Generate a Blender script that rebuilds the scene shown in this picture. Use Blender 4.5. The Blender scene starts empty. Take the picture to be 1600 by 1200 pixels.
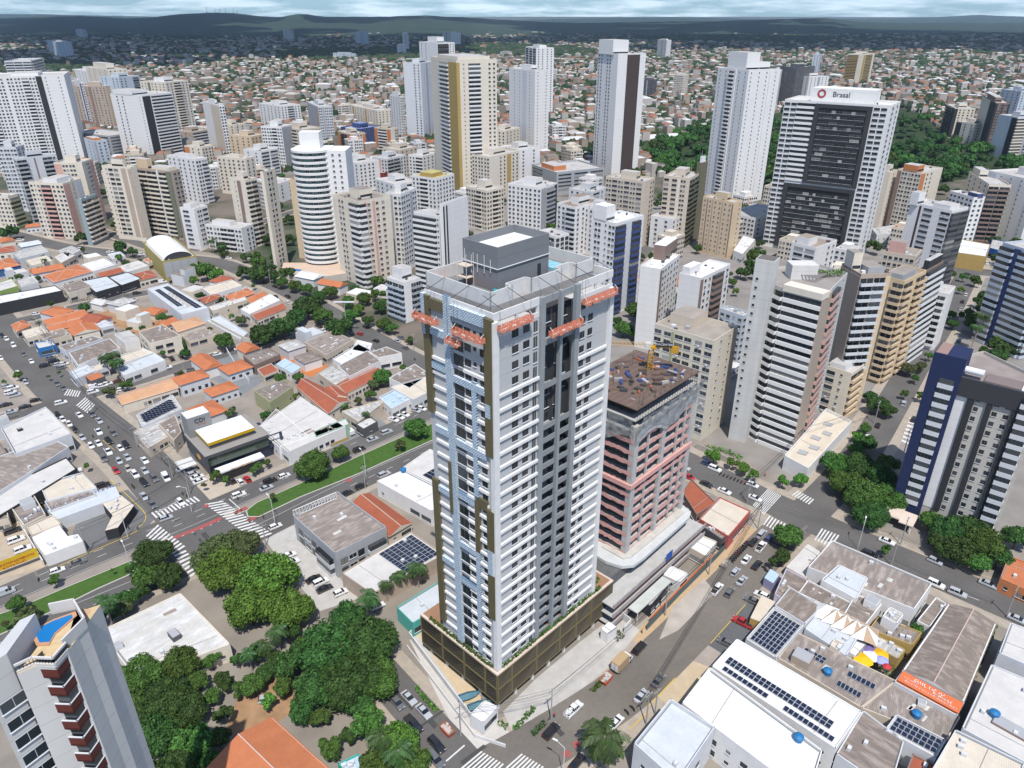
import bpy, math, random
import numpy as np
sc = bpy.context.scene
COL = sc.collection
rad = math.radians
# ---------------------------------------------------------------- camera
F = 1145.0; PIT = rad(26.8); H = 140.0
CP, SP = math.cos(PIT), math.sin(PIT)
cam = bpy.data.cameras.new("camera"); cam_o = bpy.data.objects.new("camera", cam); COL.objects.link(cam_o)
cam.sensor_width = 36; cam.lens = 36 * F / 1600; cam.clip_start = 1; cam.clip_end = 60000
cam_o.location = (0, 0, H); cam_o.rotation_euler = (math.pi / 2 - PIT, 0, 0)
sc.camera = cam_o
sc.view_settings.view_transform = 'Standard'; sc.view_settings.look = 'None'
sc.view_settings.exposure = 0.0; sc.view_settings.gamma = 1
sc.cycles.max_bounces = 4; sc.cycles.diffuse_bounces = 2; sc.cycles.glossy_bounces = 2
sc.cycles.transmission_bounces = 2; sc.cycles.volume_bounces = 0; sc.cycles.transparent_max_bounces = 6
# ---------------------------------------------------------------- sun and sky
SUN_EL = rad(61); SUN_AZ = math.atan2(0.12, -1)
sdir = (math.sin(SUN_AZ) * math.cos(SUN_EL), math.cos(SUN_AZ) * math.cos(SUN_EL), math.sin(SUN_EL))
sl = bpy.data.lights.new("sun", 'SUN'); sl.energy = 4.9; sl.angle = rad(0.5); sl.color = (1, 0.96, 0.9)
so = bpy.data.objects.new("sun", sl); COL.objects.link(so)
so.rotation_euler = (math.pi / 2 - SUN_EL, 0, math.pi - SUN_AZ)
so.location = (0, 0, 600)
W = bpy.data.worlds.new("World"); sc.world = W; W.use_nodes = True
nt = W.node_tree; bg = nt.nodes["Background"]; bg.inputs[1].default_value = 0.05
sky = nt.nodes.new("ShaderNodeTexSky"); sky.sky_type = 'NISHITA'; sky.sun_disc = False
sky.sun_elevation = SUN_EL; sky.sun_rotation = SUN_AZ; sky.air_density = 1.3; sky.dust_density = 0.3; sky.ozone_density = 2.5
tc = nt.nodes.new("ShaderNodeTexCoord"); mp = nt.nodes.new("ShaderNodeMapping"); mp.inputs[3].default_value = (3.2, 3.2, 30)
nz = nt.nodes.new("ShaderNodeTexNoise"); nz.inputs["Scale"].default_value = 3.2; nz.inputs["Detail"].default_value = 8; nz.inputs["Roughness"].default_value = .62
cr = nt.nodes.new("ShaderNodeValToRGB"); cr.color_ramp.elements[0].position = .44; cr.color_ramp.elements[1].position = .62
mx = nt.nodes.new("ShaderNodeMixRGB"); mx.inputs[2].default_value = (18, 20.5, 22.5, 1)
tint = nt.nodes.new("ShaderNodeMixRGB"); tint.blend_type = 'MULTIPLY'; tint.inputs[0].default_value = 1; tint.inputs[2].default_value = (.78, 1.35, 2.3, 1)
L = nt.links.new
L(tc.outputs["Generated"], mp.inputs[0]); L(mp.outputs[0], nz.inputs["Vector"]); L(nz.outputs["Fac"], cr.inputs[0])
L(sky.outputs[0], tint.inputs[1]); L(tint.outputs[0], mx.inputs[1])
mul = nt.nodes.new("ShaderNodeMath"); mul.operation = 'MULTIPLY'; mul.inputs[1].default_value = .62
L(cr.outputs[0], mul.inputs[0]); L(mul.outputs[0], mx.inputs[0])
sxz = nt.nodes.new("ShaderNodeSeparateXYZ"); mr = nt.nodes.new("ShaderNodeMapRange"); mr.inputs[1].default_value = 0; mr.inputs[2].default_value = .14; mr.inputs[3].default_value = 2.3; mr.inputs[4].default_value = 1
vm = nt.nodes.new("ShaderNodeVectorMath"); vm.operation = 'SCALE'; L(tc.outputs["Generated"], sxz.inputs[0]); L(sxz.outputs[2], mr.inputs[0]); L(mx.outputs[0], vm.inputs[0]); L(mr.outputs[0], vm.inputs[3]); L(vm.outputs[0], bg.inputs[0])
# ---------------------------------------------------------------- geometry helpers
def G(px, py, z=0.0):
 x = (px - 800) / F; y = -(py - 600) / F
 dx, dy, dz = x, CP + y * SP, -SP + y * CP
 t = (z - H) / dz
 return (dx * t, dy * t, z)
def proj(X, Y, Z):
 dz = Z - H; f = Y * CP - dz * SP; u = Y * SP + dz * CP
 return 800 + F * X / f, 600 - F * u / f, f
def hgt(px, pt, pb):
 vy = 600 + F * CP / SP
 bx = 800 + (px - 800) * (vy - pb) / (vy - pt)
 g = G(bx, pb); lo, hi = 0, H - .1
 for _ in range(50):
  m = (lo + hi) / 2
  if proj(g[0], g[1], m)[1] > pt: lo = m
  else: hi = m
 return lo
# ---------------------------------------------------------------- materials
MC = {}
def nodes(name):
 m = bpy.data.materials.new(name); m.use_nodes = True
 n = m.node_tree; b = n.nodes["Principled BSDF"]; return m, n, b
def mat(col, rough=.8, noise=.12, scale=.35, spec=.3, metal=0, kind='plain', fh=3.06, name=None):
 key = (col, rough, noise, scale, spec, metal, kind, fh)
 if key in MC: return MC[key]
 m, n, b = nodes(name or kind + "_surface"); l = n.links.new
 b.inputs["Roughness"].default_value = rough; b.inputs["Metallic"].default_value = metal
 b.inputs["Specular IOR Level"].default_value = spec
 tc = n.nodes.new("ShaderNodeTexCoord")
 def noise_node(sc_, det, vec, mapping=None):
  q = n.nodes.new("ShaderNodeTexNoise"); q.inputs["Scale"].default_value = sc_; q.inputs["Detail"].default_value = det
  if mapping:
   mp = n.nodes.new("ShaderNodeMapping"); mp.inputs[3].default_value = mapping; l(vec, mp.inputs[0]); vec = mp.outputs[0]
  l(vec, q.inputs["Vector"]); return q.outputs["Fac"]
 def math_(op, a, b_=None, c=None):
  q = n.nodes.new("ShaderNodeMath"); q.operation = op
  for i, v in enumerate((a, b_, c)):
   if v is None: continue
   if isinstance(v, (int, float)): q.inputs[i].default_value = v
   else: l(v, q.inputs[i])
  return q.outputs[0]
 def mixc(fac, a, b_, blend='MIX'):
  q = n.nodes.new("ShaderNodeMixRGB"); q.blend_type = blend
  for i, v in ((0, fac), (1, a), (2, b_)):
   if isinstance(v, (int, float)): q.inputs[i].default_value = v
   elif isinstance(v, tuple): q.inputs[i].default_value = (*v[:3], 1)
   else: l(v, q.inputs[i])
  return q.outputs[0]
 O = tc.outputs["Object"]
 base = col
 if kind == 'plain':
  f = noise_node(scale, 5, O)
  v = math_('MULTIPLY_ADD', f, noise * 2, 1 - noise)
 elif kind == 'wall':      # weathered facade: vertical streaks, fine slab joints
  s1 = noise_node(.5, 4, O, (1, 1, .12)); s2 = noise_node(.06, 3, O)
  v = math_('MULTIPLY_ADD', s1, noise * 1.5, 1 - noise * .75)
  v2 = math_('MULTIPLY_ADD', s2, noise * 1.2, 1 - noise * .6); v = math_('MULTIPLY', v, v2)
  sx = n.nodes.new("ShaderNodeSeparateXYZ"); l(O, sx.inputs[0])
  z = math_('DIVIDE', sx.outputs[2], fh); fr = math_('FRACT', z)
  ln = math_('LESS_THAN', fr, .035); v = math_('MULTIPLY', v, math_('MULTIPLY_ADD', ln, -.22, 1))
 elif kind in ('tile', 'rib', 'old'):
  wv = n.nodes.new("ShaderNodeTexWave"); wv.inputs["Scale"].default_value = {'tile': 1.0, 'rib': .8, 'old': .9}[kind]
  wv.inputs["Distortion"].default_value = .3; l(O, wv.inputs["Vector"])
  n1 = noise_node(.25, 6, O); n2 = noise_node(1.6, 4, O)
  amt = {'tile': .22, 'rib': .10, 'old': .22}[kind]
  v = math_('MULTIPLY_ADD', wv.outputs["Fac"], amt, 1 - amt / 2)
  v = math_('MULTIPLY', v, math_('MULTIPLY_ADD', n1, noise * 4, 1 - noise * 2))
  v = math_('MULTIPLY', v, math_('MULTIPLY_ADD', n2, noise * 2, 1 - noise))
  if kind == 'old':
   r = n.nodes.new("ShaderNodeValToRGB"); r.color_ramp.elements[0].position = .46; r.color_ramp.elements[1].position = .7
   l(noise_node(1.3, 6, O, (.8, .22, 1)), r.inputs[0])
   base = mixc(r.outputs[0], col, tuple(min(.6, c * 1.5 + .03) for c in col))
 elif kind == 'asphalt':
  P_ = tc.outputs["Object"]
  n1 = noise_node(.05, 6, P_); n2 = noise_node(.9, 5, P_)
  v = math_('MULTIPLY', math_('MULTIPLY_ADD', n1, .9, .55), math_('MULTIPLY_ADD', n2, .3, .85))
 elif kind == 'leaf':
  g = n.nodes.new("ShaderNodeNewGeometry"); oi = n.nodes.new("ShaderNodeObjectInfo")
  r = g.outputs["Random Per Island"]
  v = math_('MULTIPLY_ADD', r, .9, .55)
  hs = n.nodes.new("ShaderNodeHueSaturation"); hs.inputs["Color"].default_value = (*col, 1)
  l(math_('MULTIPLY_ADD', oi.outputs["Random"], .05, .475), hs.inputs["Hue"])
  l(math_('MULTIPLY_ADD', oi.outputs["Random"], .5, .72), hs.inputs["Value"])
  base = hs.outputs[0]
 elif kind == 'glass':
  oi = n.nodes.new("ShaderNodeObjectInfo")
  v = math_('MULTIPLY_ADD', oi.outputs["Random"], .9, .5)
 elif kind == 'membrane':   # printed housewrap: light blue with small repeated marks
  br = n.nodes.new("ShaderNodeTexBrick"); br.inputs["Scale"].default_value = .8
  br.inputs["Color1"].default_value = (.74, .80, .83, 1); br.inputs["Color2"].default_value = (.58, .68, .74, 1); br.inputs["Mortar"].default_value = (.12, .2, .3, 1)
  br.inputs["Mortar Size"].default_value = .05; mpn = n.nodes.new("ShaderNodeMapping"); mpn.inputs[2].default_value = (rad(90), 0, 0)
  l(O, mpn.inputs[0]); l(mpn.outputs[0], br.inputs["Vector"]); base = br.outputs[0]
  v = math_('MULTIPLY_ADD', noise_node(2.5, 3, O), .5, .75)
 elif kind == 'city':
  n1 = noise_node(.004, 7, O); n2 = noise_node(.03, 5, O)
  r = n.nodes.new("ShaderNodeValToRGB"); e = r.color_ramp.elements
  e[0].position = .42; e[0].color = (.035, .06, .025, 1); e[1].position = .56; e[1].color = (.16, .13, .105, 1)
  l(math_('MULTIPLY_ADD', n2, .45, math_('MULTIPLY', n1, .55)), r.inputs[0]); base = r.outputs[0]
  v = math_('MULTIPLY_ADD', n2, .8, .6)
 out = mixc(1.0, base, v, 'MULTIPLY')
 l(out, b.inputs["Base Color"])
 if kind == 'leaf':
  b.inputs["Subsurface Weight"].default_value = 0
 MC[key] = m
 return m
GREY = (.36, .37, .38); LGREY = (.56, .57, .57)
PINK = (.55, .32, .26); OLIVE = (.14, .125, .07); BROWN = (.24, .15, .12); TAN = (.6, .45, .3); NAVY = (.03, .05, .12); YEL = (.45, .31, .10)
DGREY = (.09, .09, .095); CONC = (.42, .41, .39); TERRA = (.46, .16, .07)
def wall(c, noise=.15): return mat(c, .85, noise, kind='wall')
GL = [mat((.02, .028, .035), .12, 0, spec=.6, kind='glass', name="window_glass"), mat((.055, .06, .065), .2, 0, spec=.5, kind='glass', name="window_glass"),
      mat((.26, .25, .23), .5, 0, spec=.4, kind='glass', name="curtained_glass")]
TEAL = mat((.05, .10, .10), .1, 0, spec=.7, kind='glass', name="tinted_glass")
# ---------------------------------------------------------------- mesh helpers
class MB:
 def __init__(s): s.V = []; s.Fq = []; s.Mi = []; s.mats = []; s.T = None
 def mi(s, m):
  if m not in s.mats: s.mats.append(m)
  return s.mats.index(m)
 def pts(s, P):
  if s.T is not None:
   c, sn, ox, oy, oz = s.T
   P = [(ox + x * c - y * sn, oy + x * sn + y * c, oz + z) for x, y, z in P]
  b = len(s.V); s.V += P; return b
 def at(s, x=0, y=0, z=0, a=0): s.T = (math.cos(a), math.sin(a), x, y, z); return s
 def face(s, P, m): b = s.pts(P); s.Fq.append(tuple(range(b, b + len(P)))); s.Mi.append(s.mi(m))
 def box(s, x0, x1, y0, y1, z0, z1, m, mt=None, bottom=True):
  b = s.pts([(x0, y0, z0), (x1, y0, z0), (x1, y1, z0), (x0, y1, z0), (x0, y0, z1), (x1, y0, z1), (x1, y1, z1), (x0, y1, z1)])
  i = s.mi(m); t = s.mi(mt) if mt else i
  fs = [((4, 5, 6, 7), t), ((0, 1, 5, 4), i), ((1, 2, 6, 5), i), ((2, 3, 7, 6), i), ((3, 0, 4, 7), i)]
  if bottom: fs.append(((3, 2, 1, 0), i))
  for f, k in fs: s.Fq.append(tuple(b + j for j in f)); s.Mi.append(k)
  return s
 def prism(s, P, z0, z1, m, mt=None, P2=None, bottom=False):
  n = len(P); P2 = P2 or P
  b = s.pts([(x, y, z0) for x, y in P] + [(x, y, z1) for x, y in P2])
  i = s.mi(m)
  for k in range(n):
   s.Fq.append((b + k, b + (k + 1) % n, b + n + (k + 1) % n, b + n + k)); s.Mi.append(i)
  s.Fq.append(tuple(b + n + k for k in range(n))); s.Mi.append(s.mi(mt) if mt else i)
  if bottom: s.Fq.append(tuple(b + n - 1 - k for k in range(n))); s.Mi.append(i)
  return s
 def tube(s, A, B, r, m, n=6, r2=None):
  A = np.array(A, float); B = np.array(B, float); d = B - A; d /= (np.linalg.norm(d) + 1e-9)
  u = np.cross(d, (0, 0, 1) if abs(d[2]) < .9 else (1, 0, 0)); u /= np.linalg.norm(u); v = np.cross(d, u)
  r2 = r if r2 is None else r2
  ring = lambda C, q: [tuple(C + q * (math.cos(2 * math.pi * k / n) * u + math.sin(2 * math.pi * k / n) * v)) for k in range(n)]
  b = s.pts(ring(A, r) + ring(B, r2)); i = s.mi(m)
  for k in range(n): s.Fq.append((b + k, b + (k + 1) % n, b + n + (k + 1) % n, b + n + k)); s.Mi.append(i)
  s.Fq.append(tuple(b + n + k for k in range(n))); s.Mi.append(i); s.Fq.append(tuple(b + n - 1 - k for k in range(n))); s.Mi.append(i)
  return s
 def mesh(s, name):
  me = bpy.data.meshes.new(name); me.from_pydata(s.V, [], s.Fq)
  for m in s.mats: me.materials.append(m)
  if len(s.mats) > 1: me.polygons.foreach_set("material_index", s.Mi)
  me.update(); return me
 def build(s, name, parent=None, loc=(0, 0, 0), rz=0): return ob(name, s.mesh(name), parent, loc, rz)
def ob(name, me, parent=None, loc=(0, 0, 0), rz=0):
 o = bpy.data.objects.new(name, me); COL.objects.link(o); o.location = loc
 if rz: o.rotation_euler = (0, 0, rz)
 if parent: o.parent = parent
 return o
def tag(o, label=None, cat=None, group=None, kind=None):
 if label: o["label"] = label
 if cat: o["category"] = cat
 if group: o["group"] = group
 if kind: o["kind"] = kind
 return o
def thing(name, label, cat, loc=(0, 0, 0), rz=0, group=None): return tag(ob(name, None, None, loc, rz), label, cat, group)
def struct(name, mb, label=None):
 o = mb.build(name); o["kind"] = "structure"
 if label: o["label"] = label
 return o
def text(name, s, size, m, parent, loc, rot, ext=.06, sx=1):
 c = bpy.data.curves.new(name, 'FONT'); c.body = s; c.size = size; c.extrude = ext; c.align_x = 'CENTER'; c.align_y = 'CENTER'; c.resolution_u = 3
 t = bpy.data.objects.new(name, c); COL.objects.link(t)
 dg = bpy.context.evaluated_depsgraph_get(); me = bpy.data.meshes.new_from_object(t.evaluated_get(dg))
 bpy.data.objects.remove(t); me.materials.clear(); me.materials.append(m)
 o = ob(name, me, parent, loc); o.rotation_euler = rot; o.scale = (sx, 1, 1); return o
def ccw(P):
 a = sum(P[i][0] * P[(i + 1) % len(P)][1] - P[(i + 1) % len(P)][0] * P[i][1] for i in range(len(P)))
 return P if a > 0 else P[::-1]
b = MB(); n = 48
for r0, r1 in ((0, 400), (400, 1200), (1200, 4000), (4000, 12000), (12000, 45000)):
 for k in range(n):
  a0, a1 = 2 * math.pi * k / n, 2 * math.pi * (k + 1) / n
  P = [(r0 * math.cos(a0), r0 * math.sin(a0), 0), (r1 * math.cos(a0), r1 * math.sin(a0), 0), (r1 * math.cos(a1), r1 * math.sin(a1), 0), (r0 * math.cos(a1), r0 * math.sin(a1), 0)]
  if r0 == 0: P = P[1:]
  b.face(P, mat((.2, .2, .2), .95, .1, kind='city', name='ground_cover'))
struct('ground', b, 'city ground of soil, paving and scrub')
# ---------------------------------------------------------------- streets, pavements, markings
ASP = mat((.118, .111, .104), .9, .1, kind='asphalt', name='asphalt'); ASPL = mat((.160, .142, .122), .9, .1, kind='asphalt', name='worn_asphalt')
PAVE = mat((.36, .31, .25), .9, .3, .5, name='paving'); CONCP = mat((.44, .42, .39), .9, .25, .4, name='concrete_paving'); SOIL = mat((.33, .20, .11), .95, .5, .35, name='red_soil')
LOT = mat((.27, .235, .20), .95, .4, .12, name='yard_ground'); GRASS = mat((.055, .115, .02), .95, .4, .7, name='lawn'); PAINT = mat((.62, .61, .58), .8, .15, 2, name='road_paint'); YPAINT = mat((.55, .38, .07), .8, .15, 2, name='yellow_paint'); RPAINT = mat((.33, .09, .08), .8, .25, 2, name='red_paint')
ROADS = []
def smooth(P, n=4):
 P = [np.array(p[:2], float) for p in P]; out = []
 for i in range(len(P) - 1):
  p0 = P[max(0, i - 1)]; p1 = P[i]; p2 = P[i + 1]; p3 = P[min(len(P) - 1, i + 2)]
  for k in range(n):
   t = k / n; out.append(.5 * ((2 * p1) + (-p0 + p2) * t + (2 * p0 - 5 * p1 + 4 * p2 - p3) * t * t + (-p0 + 3 * p1 - 3 * p2 + p3) * t ** 3))
 out.append(P[-1]); return out
def ribbon(b, P, w0, w1, z, m, th=0):
 L_, R_ = [], []
 for i, p in enumerate(P):
  a = P[max(0, i - 1)]; c = P[min(len(P) - 1, i + 1)]; d = (c - a) / (np.linalg.norm(c - a) + 1e-9); nrm = np.array((-d[1], d[0]))
  L_.append(p + nrm * w1); R_.append(p + nrm * w0)
 for i in range(len(P) - 1):
  q = [R_[i], R_[i + 1], L_[i + 1], L_[i]]
  b.face([(x, y, z) for x, y in q], m)
  if th:
   b.face([(*R_[i], z - th), (*R_[i + 1], z - th), (*R_[i + 1], z), (*R_[i], z)], m); b.face([(*L_[i + 1], z - th), (*L_[i], z - th), (*L_[i], z), (*L_[i + 1], z)], m)
zr_ = [0.05]
def road(name, pix, w, walk=2.6, m=None, k=4, side=(1, 1)):
 P = smooth([G(*p) for p in pix], k); ROADS.append((P, w / 2)); zr_[0] += .004
 if walk:
  for s in (0, 1):
   if side[s]:
    b = MB(); a_, c_ = (-w / 2 - walk, -w / 2) if s == 0 else (w / 2, w / 2 + walk); ribbon(b, P, a_, c_, .02 + zr_[0] * .1, PAVE); WALKS.append((P, a_, c_))
    o = b.build('pavement'); o['kind'] = 'structure'
 b = MB(); ribbon(b, P, -w / 2, w / 2, zr_[0], m or ASP); o = b.build('road'); o['kind'] = 'structure'
 return P
WALKS = []
road('s1', [(700, 1240), (800, 1190), (915, 1120), (1000, 1057), (1115, 945), (1215, 840), (1262, 800)], 12.5, 4, ASPL)
road('s2', [(560, 1010), (605, 1062), (658, 1122), (728, 1200), (800, 1290)], 9, 3)
av1 = road('s3', [(-60, 1030), (150, 945), (305, 880), (430, 820), (540, 764), (680, 700), (840, 625)], 8.2, 2.5, side=(1, 0))
b = MB(); ribbon(b, av1, 4, 6.6, .052, ASP); b.build('road')['kind'] = 'structure'
av2 = road('s4', [(-80, 968), (150, 868), (290, 812), (410, 760), (560, 695), (680, 640), (830, 565)], 9.5, 3, side=(0, 1))
road('s5', [(-60, 430), (10, 520), (95, 612), (205, 708), (262, 770), (330, 850)], 17, 3)
road('s6', [(-60, 672), (0, 655), (90, 629), (200, 600), (300, 568), (390, 541), (450, 520)], 8, 2.2)
road('s8', [(-60, 515), (0, 508), (100, 484), (180, 466), (260, 452)], 9, 2.2)
road('s7', [(-100, 345), (0, 362), (100, 386), (220, 400), (330, 408), (400, 432), (480, 470), (560, 516), (640, 560), (720, 600), (800, 640)], 13, 3)
road('s9', [(960, 660), (1040, 705), (1130, 750), (1230, 797), (1350, 850), (1480, 905), (1700, 1000)], 12.5, 3.5)
road('s10', [(1252, 812), (1310, 752), (1352, 700), (1392, 635), (1436, 560), (1480, 490), (1512, 428), (1535, 380)], 12, 3.5)
road('s11', [(1400, 412), (1520, 424), (1700, 440)], 14, 4)
road('s12', [(300, 392), (400, 350), (560, 300), (700, 262)], 9, 2)
road('s13', [(-40, 300), (60, 330), (160, 362), (250, 392)], 8, 2)
road('s14', [(850, 560), (930, 470), (1000, 400), (1080, 320), (1130, 270)], 10, 2.5)
road('s15', [(780, 262), (880, 240), (980, 258), (1060, 250)], 9, 2)
road('s16', [(690, 470), (800, 420), (900, 360), (960, 300), (1000, 240)], 9, 2)
def sheet(name, pix, z, m, kind='structure', lab=None, h=0):
 b = MB(); P = ccw([G(*p)[:2] for p in pix]); b.prism(P, 0, z, m) if h else b.face([(x, y, z) for x, y in P], m)
 o = b.build(name); o['kind'] = kind
 if lab: o['label'] = lab
 return o
# lots and yards (ground sheets lie below the streets)
sheet('yard_ground', [(-200, 330), (330, 395), (420, 430), (680, 590), (680, 700), (300, 830), (-200, 1080)], .012, LOT)
sheet('yard_ground', [(230, 900), (690, 700), (1000, 560), (1300, 700), (1900, 960), (2300, 1700), (900, 1500), (-100, 1500), (-300, 1200), (-100, 1040)], .008, mat((.25, .22, .185), .95, .4, .1, name='yard_ground_b'))
sheet('yard_ground', [(700, 300), (1400, 330), (1600, 400), (1800, 520), (1800, 900), (1400, 830), (1000, 640), (690, 560)], .010, mat((.24, .22, .2), .95, .4, .1, name='yard_ground_c'))
sheet('bare_soil', [(165, 478), (208, 473), (268, 503), (230, 528), (155, 500)], .02, SOIL)
sheet('bare_soil', [(148, 492), (178, 480), (232, 512), (205, 520)], .024, SOIL)
sheet('clay_court', [(433, 566), (455, 541), (512, 572), (486, 590)], .03, mat((.48, .17, .06), .9, .08, .5, name='clay'))
sheet('driveway', [(378, 583), (470, 512), (460, 500), (600, 650)], .015, LOT)
sheet('car_park', [(310, 575), (355, 545), (430, 583), (372, 622)], .03, mat((.2, .21, .22), .9, .3, .2, name='tarmac'))
sheet('forecourt', [(500, 690), (585, 650), (628, 678), (545, 712)], .03, mat((.2, .21, .22), .9, .2, .3, name='tarmac_b'))
sheet('car_park', [(90, 880), (0, 905), (-60, 860), (0, 790), (60, 840)], .03, mat((.42, .34, .25), .9, .3, .3, name='sand_paving'))
sheet('forecourt', [(126, 800), (200, 765), (242, 810), (225, 830), (150, 868), (100, 870)], .034, mat((.15, .15, .15), .9, .2, .2, name='tarmac_c'))
sheet('forecourt', [(290, 760), (345, 730), (395, 775), (320, 790)], .03, mat((.45, .38, .3), .9, .15, .5, name='tile_paving'))
sheet('forecourt', [(412, 840), (455, 818), (528, 900), (560, 935), (500, 955), (440, 880)], .03, CONCP)
sheet('bare_soil', [(370, 1092), (440, 1045), (500, 1080), (420, 1140), (350, 1150)], .03, SOIL)
sheet('forecourt', [(786, 1112), (838, 1060), (905, 1004), (965, 958), (1000, 985), (955, 1040), (880, 1100), (800, 1142)], .035, CONCP)
sheet('pavement', [(640, 1000), (660, 985), (800, 1150), (830, 1180), (740, 1185), (700, 1120)], .03, mat((.5, .47, .43), .9, .12, .6, name='light_paving'))
sheet('pavement', [(800, 1142), (880, 1100), (1010, 1000), (1020, 1010), (870, 1128), (820, 1170), (770, 1180)], .032, mat((.46, .41, .34), .9, .15, .6, name='light_paving_b'))
sheet('pavement', [(985, 995), (1060, 925), (1160, 815), (1185, 830), (1080, 935), (1000, 1012)], .028, mat((.46, .33, .2), .9, .2, .8, name='tan_paving'))
sheet('bare_soil', [(1050, 950), (1100, 905), (1118, 925), (1060, 985), (1030, 1000)], .09, mat((.40, .36, .31), .95, .35, .25, name='dusty_asphalt'))
sheet('car_park', [(1102, 1005), (1170, 935), (1230, 975), (1165, 1045)], .04, mat((.11, .115, .12), .9, .2, .2, name='tarmac_d'))
sheet('pavement', [(1020, 1080), (1075, 1030), (1115, 1045), (1050, 1110)], .05, mat((.47, .38, .26), .9, .2, .5, name='tan_paving_b'))
sheet('car_park', [(1095, 990), (1130, 1000), (1150, 1040), (1075, 1060)], .038, mat((.33, .29, .25), .9, .2, .3, name='paving_c'))
sheet('tennis_court', [(1550, 505), (1588, 508), (1600, 540), (1545, 535)], .02, mat((.35, .45, .2), .9, .1, .3, name='court_green'))
sheet('forecourt', [(652, 992), (672, 985), (752, 1090), (735, 1110)], .07, mat((.55, .43, .28), .9, .15, .6, name='beige_tiles'))
sheet('forecourt', [(206, 880), (384, 799), (400, 812), (206, 902)], .05, ASP)
# grass median
for P_ in ([(-70, 985), (40, 945), (110, 915), (205, 876), (216, 880), (206, 897), (150, 922), (80, 957), (-50, 1015)], [(384, 799), (400, 786), (470, 755), (560, 713), (670, 664), (850, 580), (860, 595), (690, 682), (560, 741), (470, 777), (405, 808), (387, 808)]):
 P = ccw([G(*p)[:2] for p in P_]); MB().prism(P, 0, .16, mat((.5, .47, .43), .9)).build('kerb')['kind'] = 'structure'
 cx = sum(p[0] for p in P) / len(P); cy = sum(p[1] for p in P) / len(P)
 Pi = []
 for i, p in enumerate(P):
  a, c = np.array(P[i - 1]), np.array(P[(i + 1) % len(P)]); d = c - a; d = d / np.linalg.norm(d); Pi.append((p[0] - d[1] * .35, p[1] + d[0] * .35))
 MB().prism(Pi, .16, .24, GRASS).build('grass')['kind'] = 'stuff'
# painted markings
zm = .135
def quadmap(Q, u, v):
 a, b_, c, d = [np.array(G(*q)[:2]) for q in Q]; return (a * (1 - u) + b_ * u) * (1 - v) + (d * (1 - u) + c * u) * v
def zebra(Q, n, m=PAINT, duty=.5):
 b = MB()
 for k in range(n):
  u0, u1 = k / n, (k + duty) / n; b.face([(*quadmap(Q, u, v), zm) for u, v in ((u0, 0), (u1, 0), (u1, 1), (u0, 1))], m)
 o = b.build('crosswalk'); o['kind'] = 'structure'
zebra([(244, 810), (316, 782), (307, 775), (236, 802)], 12); zebra([(320, 788), (400, 846), (428, 836), (348, 783)], 17)
zebra([(228, 838), (272, 868), (292, 856), (247, 820)], 10); zebra([(272, 868), (300, 905), (318, 893), (290, 860)], 7)
zebra([(716, 1204), (764, 1222), (790, 1196), (752, 1174)], 8); zebra([(790, 1200), (832, 1224), (852, 1200), (815, 1178)], 8)
zebra([(1176, 790), (1194, 806), (1222, 775), (1200, 764)], 9); zebra([(1192, 820), (1220, 834), (1230, 820), (1202, 806)], 6)
zebra([(1237, 774), (1266, 790), (1274, 782), (1247, 767)], 7); zebra([(1272, 844), (1300, 858), (1314, 838), (1284, 826)], 6)
zebra([(119, 634), (138, 647), (150, 634), (134, 621)], 6); zebra([(100, 618), (124, 621), (128, 612), (106, 608)], 6)
zebra([(1408, 690), (1422, 650), (1432, 652), (1420, 695)], 7); zebra([(378, 452), (392, 458), (396, 452), (384, 447)], 5)
def line(pix, w, m=PAINT, dash=None, z=zm, name='road_marking'):
 P = [np.array(p[:2]) for p in smooth([G(*p) for p in pix], 6)]; b = MB()
 if dash is None: ribbon(b, P, -w / 2, w / 2, z, m)
 else:
  d = 0; seg = []; acc = []
  for i in range(len(P) - 1):
   L_ = np.linalg.norm(P[i + 1] - P[i]); n = max(1, int(L_ / .5))
   for k in range(n): acc.append(P[i] + (P[i + 1] - P[i]) * k / n)
  on, off = dash; t = 0; cur = []
  for p in acc:
   if t % (on + off) < on: cur.append(p)
   else:
    if len(cur) > 1: ribbon(b, cur, -w / 2, w / 2, z, m)
    cur = []
   t += .5
  if len(cur) > 1: ribbon(b, cur, -w / 2, w / 2, z, m)
 o = b.build(name); o['kind'] = 'structure'
def off(P, d):
 out = []
 for i, p in enumerate(P):
  a = P[max(0, i - 1)]; c = P[min(len(P) - 1, i + 1)]; q = (c - a) / np.linalg.norm(c - a); out.append(p + np.array((-q[1], q[0])) * d)
 return out
def pline(P, w, m=PAINT, dash=None, lo=0, hi=1, z=zm):
 N = len(P); P = P[int(lo * N):int(hi * N)]; b = MB(); acc = []
 for i in range(len(P) - 1):
  L_ = np.linalg.norm(P[i + 1] - P[i]); n = max(1, int(L_ / .5))
  for k in range(n): acc.append(P[i] + (P[i + 1] - P[i]) * k / n)
 t = 0; cur = []
 for p in acc:
  if dash is None or t % sum(dash) < dash[0]: cur.append(p)
  else:
   if len(cur) > 1: ribbon(b, cur, -w / 2, w / 2, z, m)
   cur = []
  t += .5
 if len(cur) > 1: ribbon(b, cur, -w / 2, w / 2, z, m)
 o = b.build('road_marking'); o['kind'] = 'structure'
pline(off(av1, .2), .15, dash=(3, 4), hi=.42); pline(off(av1, .2), .15, dash=(3, 4), lo=.55)
pline(off(av2, -1.2), .15, dash=(3, 4)); pline(off(av2, 1.9), .15, dash=(3, 4))
pline(off(av1, 3.7), .12); pline(off(av2, -4.4), .12)
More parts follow.
